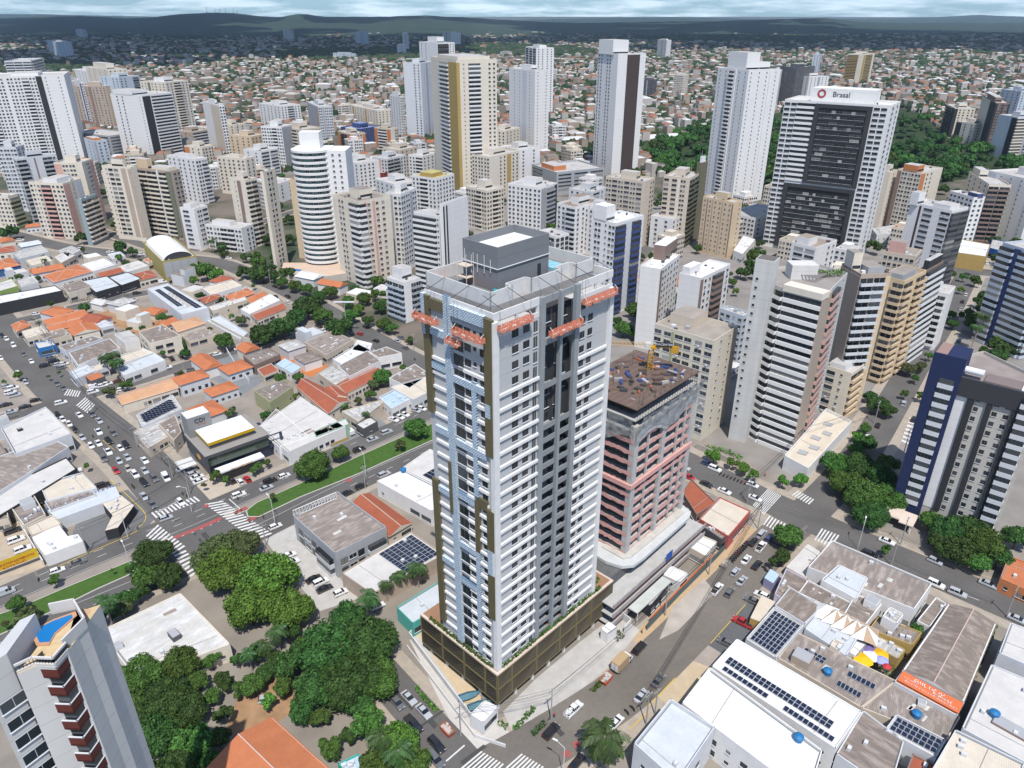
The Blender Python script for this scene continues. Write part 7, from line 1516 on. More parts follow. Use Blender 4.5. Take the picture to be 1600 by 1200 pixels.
for px, py, c, k in ((154, 674, 'white', 'pickup'), (177, 676, 'grey', 'saloon'), (154, 692, 'white', 'saloon'), (170, 689, 'black', 'suv'), (188, 700, 'white', 'hatchback'), (197, 695, 'black', 'suv'), (169, 705, 'white', 'pickup'), (162, 716, 'grey', 'suv'), (186, 720, 'silver', 'hatchback'), (199, 714, 'silver', 'saloon'),
     (181, 735, 'red', 'hatchback'), (226, 719, 'white', 'saloon'), (226, 735, 'silver', 'saloon'), (211, 741, 'white', 'suv'), (241, 747, 'grey', 'suv'), (225, 754, 'black', 'suv'), (259, 746, 'white', 'van'), (225, 775, 'silver', 'saloon'), (238, 788, 'grey', 'saloon'), (282, 784, 'white', 'hatchback'), (200, 732, 'beige', 'hatchback'), (124, 648, 'white', 'saloon')): car(px, py, c, D2 + 180, k, z)
z = 'in the kerb row of the wide left street'
for px, py, c, k in ((90, 649, 'black', 'suv'), (98, 655, 'white', 'hatchback'), (108, 662, 'white', 'hatchback'), (117, 671, 'black', 'hatchback'), (128, 683, 'silver', 'saloon'), (142, 696, 'white', 'hatchback'), (144, 647, 'grey', 'suv'), (155, 657, 'silver', 'saloon'), (10, 529, 'white', 'hatchback'), (21, 539, 'white', 'suv'), (37, 553, 'grey', 'hatchback'), (49, 564, 'white', 'saloon'), (3, 524, 'black', 'hatchback'), (89, 599, 'grey', 'saloon'), (99, 606, 'grey', 'saloon'), (40, 597, 'silver', 'hatchback'), (28, 583, 'white', 'hatchback'), (1, 559, 'white', 'saloon')): car(px, py, c, D2 + 180, k, z)
z = 'on the cross street at the left junction'
for px, py, c, k in ((95, 629, 'white', 'suv'), (55, 625, 'black', 'hatchback'), (39, 635, 'black', 'saloon'), (17, 643, 'silver', 'saloon'), (70, 571, 'black', 'suv'), (145, 612, 'white', 'suv'), (148, 604, 'white', 'van'), (160, 602, 'white', 'hatchback'), (168, 599, 'white', 'hatchback'), (185, 595, 'brown', 'saloon'), (171, 614, 'white', 'hatchback'), (190, 608, 'white', 'hatchback')): car(px, py, c, 36, k, z)
z = 'along the street of the letter shop'
for px, py, c, k in ((222, 586, 'white', 'saloon'), (241, 580, 'black', 'saloon'), (260, 574, 'white', 'suv'), (281, 584, 'grey', 'suv'), (299, 577, 'grey', 'saloon'), (329, 570, 'black', 'saloon'), (339, 553, 'white', 'hatchback'), (357, 547, 'black', 'suv'), (373, 544, 'white', 'saloon'), (398, 537, 'white', 'saloon')): car(px, py, c, 37, k, z)
z = 'parked before the cream office'
for px, py, c, k in ((268, 560, 'black', 'suv'), (283, 557, 'black', 'suv')): car(px, py, c, 126, k, z)
z = 'on the upper left cross street'
for px, py, c, k in ((57, 490, 'white', 'hatchback'), (80, 486, 'white', 'pickup'), (96, 482, 'white', 'suv'), (157, 470, 'white', 'pickup'), (174, 475, 'white', 'suv'), (214, 458, 'black', 'suv'), (254, 440, 'white', 'van'), (209, 468, 'silver', 'hatchback')): car(px, py, c, 37, k, z)
z = 'beside the long solar hall'
for px, py, c, k in ((322, 493, 'white', 'hatchback'), (270, 440, 'black', 'hatchback'), (291, 441, 'red', 'hatchback')): car(px, py, c, 40, k, z)
z = 'crammed in the lot behind the blue corner house'
for px, py, c, k in ((79, 559, 'grey', 'saloon'), (84, 564, 'black', 'suv'), (91, 569, 'silver', 'hatchback'), (96, 574, 'grey', 'hatchback'), (100, 568, 'white', 'hatchback')): car(px, py, c, 37, k, z)
z = 'on the street at the foot of the left towers'
for px, py, c, k in ((32, 375, 'white', 'suv'), (126, 389, 'white', 'suv'), (129, 395, 'white', 'suv'), (135, 402, 'black', 'saloon'), (147, 402, 'black', 'saloon'), (172, 393, 'white', 'saloon'), (221, 397, 'white', 'hatchback'), (231, 399, 'white', 'hatchback'), (357, 403, 'white', 'hatchback'), (386, 403, 'white', 'hatchback'), (60, 378, 'silver', 'saloon')): car(px, py, c, 20, k, z)
z = 'on the sandy car park at the left edge'
for px, py, c, k in ((19, 829, 'black', 'suv'), (25, 843, 'white', 'suv'), (35, 858, 'white', 'suv'), (8, 813, 'black', 'saloon')): car(px, py, c, 41, k, z)
z = 'in the row before the black dealer wall'
for px, py, c, k in ((115, 736, 'white', 'pickup'), (95, 744, 'white', 'pickup'), (74, 752, 'silver', 'saloon'), (51, 759, 'black', 'saloon'), (6, 773, 'black', 'hatchback')): car(px, py, c, 28, k, z)
z = 'under the angled parking roof'
for px, py, c, k in ((160, 758, 'black', 'suv'), (140, 803, 'grey', 'hatchback'), (153, 797, 'silver', 'saloon'), (111, 813, 'grey', 'saloon')): car(px, py, c, 38, k, z)
z = 'driving on the avenue'
for px, py, c, k in ((89, 891, 'white', 'hatchback'), (121, 878, 'grey', 'saloon'), (8, 925, 'silver', 'van'), (259, 809, 'silver', 'hatchback'), (373, 773, 'white', 'suv'), (416, 762, 'silver', 'saloon'), (422, 751, 'black', 'suv'), (444, 743, 'white', 'hatchback'), (561, 702, 'black', 'suv'), (543, 770, 'black', 'hatchback'), (564, 759, 'black', 'hatchback'), (600, 741, 'silver', 'suv'), (430, 822, 'white', 'hatchback')): car(px, py, c, 41, k, z)
z = 'parked along the upper avenue kerb'
for px, py, c, k in ((582, 686, 'silver', 'saloon'), (604, 675, 'silver', 'suv'), (509, 695, 'black', 'hatchback')): car(px, py, c, 41, k, z)
z = 'parked under the red canopy store'
for px, py, c, k in ((615, 655, 'white', 'saloon'), (624, 651, 'white', 'saloon'), (632, 647, 'white', 'saloon'), (650, 641, 'silver', 'hatchback'), (659, 638, 'white', 'hatchback')): car(px, py, c, -30, k, z)
z = 'parked beside the black and yellow office'
for px, py, c, k in ((285, 732, 'silver', 'saloon'), (297, 734, 'silver', 'saloon'), (302, 740, 'silver', 'hatchback'), (308, 745, 'white', 'saloon'), (312, 751, 'white', 'saloon'), (244, 703, 'silver', 'suv'), (375, 752, 'white', 'hatchback'), (386, 748, 'red', 'hatchback'), (361, 750, 'black', 'suv')): car(px, py, c, 41 if px < 330 else 130, k, z)
z = 'on the tree lined upper avenue'
for px, py, c, k in ((498, 509, 'black', 'suv'), (504, 516, 'white', 'saloon'), (571, 510, 'black', 'hatchback'), (587, 532, 'black', 'hatchback'), (562, 521, 'red', 'hatchback'), (602, 519, 'grey', 'hatchback'), (620, 532, 'silver', 'saloon'), (626, 527, 'grey', 'saloon'), (639, 534, 'brown', 'suv'), (633, 543, 'grey', 'hatchback'), (414, 440, 'black', 'saloon'), (429, 447, 'black', 'saloon'), (449, 463, 'black', 'suv'), (449, 472, 'white', 'hatchback'), (430, 463, 'black', 'hatchback')): car(px, py, c, 134, k, z)
z = 'parked by the grey showroom'
for px, py, c, k in ((451, 867, 'white', 'saloon'), (456, 878, 'white', 'saloon'), (490, 904, 'black', 'saloon'), (501, 909, 'white', 'suv'), (507, 919, 'black', 'saloon'), (532, 925, 'white', 'hatchback'), (590, 946, 'white', 'hatchback')): car(px, py, c, 38, k, z)
z = 'on the bottom street left of the podium'
for px, py, c, k in ((639, 1090, 'silver', 'saloon'), (662, 1111, 'silver', 'saloon'), (646, 1131, 'black', 'pickup'), (682, 1163, 'black', 'suv'), (681, 1187, 'grey', 'suv'), (621, 1098, 'grey', 'hatchback')): car(px, py, c, D2 + 180, k, z)
car(417, 1092, 'silver', 5, 'hatchback', 'on the red soil yard')
z = 'on the dug up street right of the tower'
for px, py, c, k, d in ((861, 1142, 'black', 'suv', 48), (999, 1012, 'black', 'suv', 48), (1002, 1087, 'silver', 'saloon', 50), (1029, 1063, 'grey', 'saloon', 50), (1120, 920, 'white', 'pickup', 50), (1140, 925, 'grey', 'hatchback', 50), (1159, 907, 'silver', 'saloon', 50), (1149, 893, 'silver', 'hatchback', 50), (1166, 874, 'white', 'saloon', 50), (1183, 882, 'black', 'saloon', 50), (1189, 854, 'white', 'pickup', 50), (1177, 846, 'black', 'saloon', 50), (1190, 834, 'silver', 'suv', 50), (1201, 841, 'blue', 'hatchback', 50), (962, 1128, 'white', 'saloon', 48), (902, 1190, 'black', 'saloon', 48)): car(px, py, c, d, k, z)
car(896, 1108, 'white', 48, 'pickup', 'loaded at the kerb of the dug up street', load=1)
z = 'in the dark parking bay by the solar roofs'
for px, py, c, k in ((1160, 972, 'red', 'pickup'), (1176, 938, 'grey', 'saloon'), (1190, 929, 'white', 'hatchback'), (1134, 1003, 'grey', 'hatchback')): car(px, py, c, 140, k, z)
z = 'on the cross street at the right'
for px, py, c, k in ((1077, 745, 'red', 'hatchback'), (1104, 756, 'black', 'saloon'), (1117, 732, 'white', 'suv'), (1132, 767, 'white', 'saloon'), (1176, 757, 'white', 'hatchback'), (1180, 778, 'white', 'saloon'), (1070, 730, 'silver', 'hatchback'), (1105, 724, 'blue', 'hatchback'), (1386, 845, 'white', 'saloon'), (1359, 866, 'black', 'suv'), (1461, 876, 'silver', 'hatchback'), (1462, 912, 'white', 'suv'), (1496, 926, 'silver', 'suv'), (1544, 912, 'silver', 'saloon'), (1592, 932, 'blue', 'hatchback'), (1590, 967, 'silver', 'saloon')): car(px, py, c, -42, k, z)
z = 'on the palm lined right street'
for px, py, c, k in ((1412, 630, 'silver', 'suv'), (1372, 664, 'black', 'hatchback'), (1355, 682, 'white', 'hatchback'), (1509, 460, 'white', 'hatchback'), (1504, 471, 'black', 'hatchback'), (1501, 482, 'silver', 'saloon'), (1520, 526, 'black', 'hatchback'), (1499, 532, 'blue', 'suv'), (1428, 655, 'black', 'suv')): car(px, py, c, 55, k, z)
z = 'on the far right cross avenue'
for px, py, c, k in ((1559, 428, 'white', 'saloon'), (1545, 412, 'white', 'suv'), (1512, 428, 'black', 'saloon'), (1480, 414, 'silver', 'saloon')): car(px, py, c, -5, k, z)
z = 'in the street car park at the left edge'
for px, py, c, k in ((20, 606, 'white', 'suv'), (16, 613, 'white', 'suv'), (23, 617, 'silver', 'suv'), (9, 632, 'black', 'saloon'), (10, 603, 'silver', 'hatchback')): car(px, py, c, 36, k, z)
build_cars()
# box truck, dumpsters, covered boats
x, y, _ = G(972, 1036, 1); t = thing('box_truck', 'white cabbed box truck with a tan cargo box at the kerb', 'truck', (x, y, .06), rad(48)); tb = mat((.42, .30, .17), .8, .1)
b = MB(); b.box(-3.2, 1.2, -1.15, 1.15, .9, 3.4, tb); b.box(-3.25, -3.2, -.9, -.1, 1.1, 3, cm('l')); b.box(-3.25, -3.2, .1, .9, 1.1, 3, cm('l')); b.build('cargo_box', t)
b = MB(); loft(b, [(1.4, [(-1, .5), (-1.02, 1.5), (-.9, 2.4), (.9, 2.4), (1.02, 1.5), (1, .5)]), (2.4, [(-1, .5), (-1.02, 1.5), (-.9, 2.35), (.9, 2.35), (1.02, 1.5), (1, .5)]), (3.1, [(-.95, .5), (-1, 1.4), (-.9, 1.5), (.9, 1.5), (1, 1.4), (.95, .5)])], paint('white')); b.build('cab', t)
b = MB(); b.face([(2.45, -.85, 2.25), (3.02, -.85, 1.55), (3.02, .85, 1.55), (2.45, .85, 2.25)][::-1], cgl); b.box(1.6, 2.3, -1.03, -1.0, 1.5, 2.2, cgl); b.box(1.6, 2.3, 1.0, 1.03, 1.5, 2.2, cgl); b.build('windscreen', t)
MB().box(-3.2, 3, -.5, .5, .5, .9, mat((.03, .03, .03), .8)).build('chassis', t)
for wx_ in (-2.3, 2.3):
 for sy in (-1, 1): o = ob('wheel', GC[('wheel',)][1], t, (wx_, sy * .95, .42)); o.scale = (1.3, 1.5, 1.3)
x, y, _ = G(547, 675, 1); t = thing('small_truck', 'small white truck parked in the yellow fronted garage forecourt', 'truck', (x, y, .06), rad(128)); MB().box(-2, .8, -.95, .95, .7, 2.2, cm('w')).build('cargo_box', t); MB().box(.9, 2.1, -.9, .9, .45, 1.9, cm('w')).build('cab', t); MB().box(2.1, 2.13, -.75, .75, 1.1, 1.8, cgl).build('windscreen', t)
for wx_ in (-1.3, 1.4):
 for sy in (-1, 1): ob('wheel', GC[('wheel',)][1], t, (wx_, sy * .85, .33))
def skip(px, py, deg, col, fill, label):
 x, y, _ = G(px, py, .5); r = thing('skip_container', label, 'skip', (x, y, .06), rad(deg)); m = mat(col, .7, .15); b = MB(); o_, i_ = [(-1.7, -.85), (1.7, -.85), (1.7, .85), (-1.7, .85)], [(-1.35, -.8), (1.35, -.8), (1.35, .8), (-1.35, .8)]
 b.prism(i_, 0, 1.2, m, mat((.2, .15, .1), .9), P2=o_)
 for k in range(4): p, q = o_[k], o_[(k + 1) % 4]; b.at(p[0], p[1], 1.2, math.atan2(q[1] - p[1], q[0] - p[0])).box(0, math.hypot(q[0] - p[0], q[1] - p[1]), -.06, .06, 0, .12, m)
 b.T = None; b.build('container', r); rg = random.Random(px)
 b = MB()
 for k in range(26): s = rg.uniform(.15, .45); b.at(rg.uniform(-1.3, 1.3), rg.uniform(-.6, .6), 1.15, rg.uniform(0, 3)).box(-s, s, -s * .6, s * .6, 0, rg.uniform(.1, .45), mat(fill, .9, .3))
 b.T = None; b.build('rubble', r)['kind'] = 'stuff'
skip(699, 1142, 132, (.42, .10, .05), (.5, .42, .38), 'red skip full of pale rubble at the bottom street'); skip(947, 1062, 50, (.5, .09, .05), (.45, .42, .4), 'red skip with rags beside the box truck'); skip(1133, 883, 50, (.4, .37, .33), (.4, .35, .3), 'grey skip with rubble beside the motorbikes')
for k, (px, py) in enumerate(((732, 1087), (749, 1101))):
 x, y, _ = G(px, py, .8); r = thing('covered_boat', '%s boat hull under blue grey tarpaulin in the podium yard' % ('left' if k == 0 else 'right'), 'boat', (x, y, .05), rad(20)); b = MB(); tm = mat((.07, .17, .22), .6, .35, 1.2)
 loft(b, [(-2.6, [(-.8, .4), (-.9, .9), (0, 1.3), (.9, .9), (.8, .4)]), (0, [(-.9, .3), (-1.05, .95), (0, 1.6), (1.05, .95), (.9, .3)]), (1.8, [(-.5, .5), (-.7, 1), (0, 1.4), (.7, 1), (.5, .5)]), (2.8, [(-.02, .9), (-.05, 1.05), (0, 1.15), (.05, 1.05), (.02, .9)])], tm); b.build('tarpaulin', r); MB().box(-1.8, 1.2, -.5, .5, 0, .35, cm('d')).build('trailer', r)
# motorcycles
def moto(px, py, deg, col, label, group):
 x, y, _ = G(px, py, .5); r = thing('motorcycle', label, 'motorcycle', (x, y, .06), rad(deg), group)
 for wx_ in (-.62, .62): MB().tube((wx_, -.06, .3), (wx_, .06, .3), .3, tyre, 10).build('wheel', r)
 b = MB(); m = mat(col, .4); b.prism([(-.1, -.13), (.35, -.1), (.35, .1), (-.1, .13)], .62, .86, m); b.box(-.3, .3, -.12, .12, .3, .62, cm('d')); b.tube((.62, 0, .3), (.35, 0, .95), .04, cm('l')); b.build('frame', r)
 MB().box(-.75, -.1, -.13, .13, .7, .82, mat((.02, .02, .02), .7)).build('seat', r); MB().tube((.35, -.33, .98), (.35, .33, .98), .025, cm('d')).build('handlebar', r)
rg = random.Random(11)
for k in range(11): moto(1142 + 2.7 * k, 876 - 2.9 * k, 138, rg.choice(((.02, .02, .02), (.3, .02, .02), (.05, .05, .2), (.1, .1, .1))), '%s motorcycle from the left in the kerb row on the dug up street' % ORD[k], 'motorcycles in the kerb row')
for k in range(8): moto(1126 + 5.5 * k, 740 + 2.1 * k, 50, rg.choice(((.02, .02, .02), (.35, .02, .02), (.1, .1, .1))), '%s motorcycle from the left beside the trimmed hedge trees' % ORD[k], 'motorcycles by the hedge trees')
for k, (px, py, l) in enumerate(((988, 1106, 'motorcycle parked by the tan kerb, right one'), (979, 1112, 'motorcycle parked by the tan kerb, left one'), (1194, 887, 'first motorcycle under the corner tree'), (1198, 892, 'second motorcycle under the corner tree'), (209, 761, 'dark red motorcycle in the queueing traffic'), (206, 758, 'motorcycle beside the dark red one in the traffic'), (285, 771, 'motorcycle at the stop line of the avenue'), (291, 774, 'second motorcycle at the avenue stop line'), (232, 778, 'motorcycle between two silver cars'), (145, 681, 'motorcycle riding between the car lanes'), (169, 667, 'motorcycle beside the dark grey car'), (411, 807, 'red motorcycle on the red cycle lane'), (60, 905, 'motorcycle behind the white avenue car'), (648, 561, 'motorcycle row on the upper avenue'), (371, 778, 'motorcycle next to the white avenue car'))): moto(px, py, 120, (.02, .02, .02) if k != 11 else (.3, .02, .05), l, None)
# ---------------------------------------------------------------- poles, wires, lamps, parasols, people
pcm = mat((.33, .32, .30), .9, .1, 2, name='pole_concrete'); wim = mat((.03, .03, .03), .6, name='cable')
PL = {}
def pole(key, px, py, h, label):
 x, y, _ = G(px, py); r = thing('utility_pole', label, 'utility pole', (x, y, .1)); PL[key] = (x, y, h); key2 = ('pole', h)
 if key2 not in GC:
  b = MB().tube((0, 0, 0), (0, 0, h), .17, pcm, 7, .11); c = MB().box(-1.1, 1.1, -.06, .06, h - .9, h - .78, pcm)
  for k in (-1, -.4, .4, 1): c.tube((k, 0, h - .78), (k, 0, h - .5), .05, cm('l'), 5)
  GC[key2] = (b.mesh('shaft'), c.mesh('crossarm'))
 ob('shaft', GC[key2][0], r); ob('crossarm', GC[key2][1], r, (0, 0, 0), rad(40))
for k, (px, py, h, l) in enumerate(((861, 1126, 10, 'by the red shirted pedestrian'), (1009, 1132, 10, 'at the tan kerb by the palm'), (1023, 1116, 8, 'shorter, at the tan kerb'), (1039, 962, 10, 'before the site cabin'), (1107, 898, 10, 'beside the grey skip'), (1184, 826, 10, 'at the corner of the red walled shop'), (1167, 786, 10, 'by the white car at the crossing'), (720, 1150, 10, 'beside the red skip of pale rubble'),
 (1366, 662, 10, 'under the dark street tree'), (1412, 708, 10, 'beside the blue side wall'), (1407, 851, 10, 'before the pale entrance canopy'), (1392, 884, 11, 'beside the lone small tree'), (1572, 963, 10, 'at the far lower right street'), (146, 646, 9, 'at the striped corner of the left junction'), (215, 700, 9, 'beside the queueing cars'), (270, 746, 9, 'behind the white van'), (297, 773, 9, 'at the avenue corner pavement'),
 (137, 866, 10, 'before the bright white sheet roof'), (571, 763, 9, 'beside the black avenue car'), (423, 444, 9, 'beside the dark upper avenue car'), (647, 549, 9, 'near the upper avenue motorcycles'), (416, 853, 8, 'at the pale forecourt edge'), (62, 522, 9, 'at the orange roof corner'), (88, 560, 9, 'beside the crammed lot'), (128, 480, 9, 'at the upper left cross street'), (290, 590, 9, 'before the grey lettered tower'), (1250, 700, 9, 'by the white podium wall'))): pole(k, px, py, h, 'concrete pole ' + l)
def wires(a, b_, label):
 A, B_ = PL[a], PL[b_]; m = MB(); dx, dy = B_[0] - A[0], B_[1] - A[1]
 for o_, dz in ((-.9, -.5), (-.3, -.5), (.9, -.5), (0, -1.7)):
  p = None
  for i in range(11):
   t = i / 10; q = (o_ * .7 + dx * t, o_ * .7 + dy * t, A[2] * (1 - t) + B_[2] * t + dz - 4 * t * (1 - t) * 1.1)
   if p: m.tube(p, q, .035, wim, 4)
   p = q
 tag(m.build('power_cables', None, (A[0], A[1], .1)), label, 'cables', 'overhead cables')
for a, b_, l in ((7, 0, 'across the bottom crossing'), (0, 3, 'along the forecourt pavement'), (3, 4, 'along the site hoarding'), (4, 5, 'along the kerb of parked motorcycles'), (5, 6, 'at the red walled corner shop'), (5, 11, 'across the right junction'), (6, 26, 'towards the zigzag podium'), (26, 8, 'along the white walled podium'), (11, 12, 'down the lower right street'), (1, 5, 'over the dark parking bay'), (13, 14, 'above the kerb row'), (14, 15, 'over the wide street pavement'), (15, 16, 'at the yellow trimmed office'), (16, 17, 'across the left avenue'), (22, 23, 'beside the blue corner house'), (23, 13, 'beside the corner stand')): wires(a, b_, 'sagging cables ' + l)
def lamp(px, py, h, deg, label):
 x, y, _ = G(px, py); r = thing('street_lamp', label, 'street lamp', (x, y, .1), rad(deg), 'street lamps'); lm_ = cm('l'); MB().tube((0, 0, 0), (0, 0, h - 1), .11, lm_, 6, .08).build('post', r); MB().tube((0, 0, h - 1), (1.8, 0, h), .06, lm_, 5).build('arm', r); MB().box(1.6, 2.7, -.18, .18, h - .03, h + .12, cm('w')).build('lamp_head', r)
for k, (px, py, d, l) in enumerate(((430, 820, 130, 'in front of the grey showroom'), (572, 745, 130, 'over the median grass right of the first tree'), (207, 896, 130, 'at the end of the left median'), (1340, 858, 60, 'before the dark clump at the right junction'), (200, 840, 40, 'at the yellow line corner'), (690, 690, 130, 'beside the main tower on the avenue'), (300, 800, 200, 'at the cycle crossing'), (880, 1215, 150, 'curved lamp at the bottom crossing'))): lamp(px, py, 10, d, 'tall pale lamp ' + l)
x, y, _ = G(543, 524); r = thing('floodlight_mast', 'tall mast with a wide floodlight panel above the dark tree row', 'floodlight', (x, y, 0)); MB().tube((0, 0, 0), (0, 0, 17), .3, pcm, 8, .2).build('post', r); MB().box(-5, 5, -.5, .5, 17, 17.5, cm('l')).build('lamp_panel', r)
def parasol(px, py, R_, col, label, h=2.5):
 x, y, _ = G(px, py, h); r = thing('parasol', label, 'parasol', (x, y, 0), 0, 'parasols on the courtyard terrace'); b = MB(); k = 8; P = [(R_ * math.cos(2 * math.pi * i / k), R_ * math.sin(2 * math.pi * i / k)) for i in range(k)]
 for i in range(k): b.face([(*P[i], h), (*P[(i + 1) % k], h), (0, 0, h + .7)], mat(col, .7)); b.face([(*P[(i + 1) % k], h - .2), (*P[i], h - .2), (*P[i], h), (*P[(i + 1) % k], h)][::-1], mat(col, .7))
 b.build('canopy', r); MB().tube((0, 0, 0), (0, 0, h + .6), .04, cm('l')).build('pole', r); MB().tube((0, 0, .7), (0, 0, .75), .5, cm('b'), 10).build('table', r)
for px, py, R_, c, l in ((1349, 1030, 2.3, (.75, .45, .01), 'front yellow parasol on the courtyard terrace'), (1375, 1022, 2.0, (.75, .42, .01), 'rear yellow parasol on the courtyard terrace'), (1362, 1024, 2.0, (.75, .74, .74), 'white parasol between the yellow ones'), (1357, 1013, 1.9, (.16, .12, .28), 'dark purple parasol on the courtyard terrace'), (1377, 1030, 1.7, (.32, .34, .62), 'lavender parasol on the courtyard terrace'), (1386, 1041, 1.0, (.5, .04, .06), 'small red parasol on the courtyard terrace')): parasol(px, py, R_, c, l, 4.6)
for k in range(5):
 g = G(1289 + 15.5 * k, 957 + 8.2 * k, 6.2); s = 3.0; b = MB(); wm_, tm_ = mat((.72, .71, .70), .7), mat((.42, .30, .2), .7); P = [(-s, -s), (s, -s), (s, s), (-s, s)]
 for i in range(4): p, q = P[i], P[(i + 1) % 4]; mid = (0, 0, 2.6); h_ = ((p[0] + q[0]) / 2, (p[1] + q[1]) / 2, .25); b.face([(*p, 0), h_, mid], wm_); b.face([h_, (*q, 0), mid], tm_ if k else wm_)
 o = b.build('shade_sail', None, g, rad(-30)); tag(o, '%s white and tan peaked shade sail from the left between brown roofs' % ORD[k], 'shade sail', 'peaked shade sails')
low('canopy', 'yellow ribbed canopy over parked cars by the solar roof', [(1172, 966), (1204, 978), (1222, 946), (1190, 930)], 3, 'y', 'cream', par=.05, ex={'blank': 1, 'ac': 0}); low('canopy', 'lilac striped canopy beside the corner tree', [(1194, 903), (1208, 912), (1218, 898), (1204, 889)], 3, (.3, .3, .45), 'blue', par=.05, ex={'blank': 1, 'ac': 0}); low('awning', 'white square awning beside the umbrella terrace', [(1325, 1017), (1338, 1026), (1356, 1005), (1343, 996)], 5, 'w', 'white', par=.05, ex={'blank': 1, 'ac': 0})
# people: one skinned figure, copied in other clothes
def figure():
 J = [(0, 0, .95), (0, 0, 1.2), (0, 0, 1.42), (0, .01, 1.52), (0, .02, 1.66), (-.19, 0, 1.4), (-.24, .03, 1.12), (-.22, .14, .9), (.19, 0, 1.4), (.25, -.02, 1.12), (.23, .08, .88), (-.1, 0, .88), (-.12, .08, .48), (-.12, -.04, .08), (-.12, .12, .04), (.1, 0, .88), (.12, .0, .48), (.12, -.18, .1), (.12, -.02, .04)]
 E_ = [(0, 1), (1, 2), (2, 3), (3, 4), (2, 5), (5, 6), (6, 7), (2, 8), (8, 9), (9, 10), (0, 11), (11, 12), (12, 13), (13, 14), (0, 15), (15, 16), (16, 17), (17, 18)]; Rr = [.15, .15, .14, .06, .105, .065, .045, .035, .065, .045, .035, .095, .065, .045, .035, .095, .065, .045, .035]
 me = bpy.data.meshes.new('figure'); me.from_pydata(J, E_, []); o = bpy.data.objects.new('figure', me); COL.objects.link(o); m = o.modifiers.new('s', 'SKIN')
 for i, v in enumerate(me.skin_vertices[0].data): v.radius = (Rr[i], Rr[i]); v.use_root = i == 0
 o.modifiers.new('u', 'SUBSURF').levels = 1; r_ = bpy.data.meshes.new_from_object(o.evaluated_get(bpy.context.evaluated_depsgraph_get())); bpy.data.objects.remove(o); return r_
fg = figure()
for k, (px, py, c, t, a, l) in enumerate(((866, 1122, (.45, .05, .04), (.05, .05, .08), 30, 'pedestrian in a red shirt beside the loaded pickup'), (236, 707, (.6, .6, .6), (.05, .06, .12), 130, 'pedestrian in a pale shirt on the wide street pavement'), (253, 719, (.05, .05, .06), (.05, .05, .06), 120, 'person in dark clothes walking by the queue'), (257, 722, (.3, .3, .35), (.04, .04, .05), 120, 'companion in grey walking beside the person in dark clothes'), (216, 829, (.25, .1, .06), (.03, .03, .04), 80, 'person in brown at the yellow marked corner'), (202, 828, (.06, .06, .08), (.03, .03, .04), 80, 'person in dark clothes under the corner lamp'), (1172, 1049, (.6, .6, .58), (.1, .1, .2), 20, 'worker in white beside the tan pavement'), (1003, 990, (.5, .3, .04), (.06, .06, .1), 60, 'site worker in an orange vest at the hoarding'), (1195, 745, (.5, .1, .1), (.05, .05, .1), 10, 'person in red near the trimmed hedge trees'), (445, 752, (.1, .12, .3), (.3, .28, .25), 40, 'person in a blue shirt at the avenue kerb'))):
 x, y, _ = G(px, py); r = thing('person', l, 'person', (x, y, .14), rad(a)); key = fg.copy(); key.materials.clear()
 for m in (mat(c, .8), mat(t, .8), mat((.28, .16, .1), .7), mat((.02, .015, .01), .9)): key.materials.append(m)
 for p in key.polygons: z_ = p.center[2]; p.material_index = 3 if z_ > 1.68 else 2 if z_ > 1.46 or (abs(p.center[0]) > .2 and z_ < 1.05) else 0 if z_ > .92 else 1
 ob('body', key, r)
def fence(label, pix, h, t, m, name='yard_wall'):
 P = [G(*p) for p in pix]; b = MB()
 for i in range(len(P) - 1): p, q = P[i], P[i + 1]; b.at(p[0] - P[0][0], p[1] - P[0][1], 0, math.atan2(q[1] - p[1], q[0] - p[0])).box(0, math.hypot(q[0] - p[0], q[1] - p[1]), -t / 2, t / 2, 0, h, m)
 b.T = None; tag(b.build(name, None, P[0]), label, 'wall')
fence('low white wall round the beige yard left of the podium', [(660, 978), (640, 996), (738, 1126)], 1.8, .25, wall((.6, .6, .59))); fence('second white garden wall along the bottom street', [(636, 1012), (742, 1152), (790, 1168)], 1.0, .2, wall((.6, .59, .57)))
fence('white wall at the right end of the forecourt', [(960, 958), (985, 978), (975, 990)], 2.4, .25, wall((.6, .6, .59))); fence('long grey wall beside the trimmed hedge trees', [(1088, 700), (1130, 720), (1180, 742)], 2.2, .25, wall((.42, .38, .33)))
fence('pale wall along the sandy car park', [(28, 815), (70, 885)], 2.2, .25, wall((.6, .58, .54))); fence('cream yard wall beside the long solar hall', [(330, 505), (395, 540)], 2.4, .25, wall((.6, .56, .5))); fence('white wall beside the pale parking deck', [(352, 545), (372, 580), (390, 600)], 2.2, .25, wall((.6, .6, .6)))
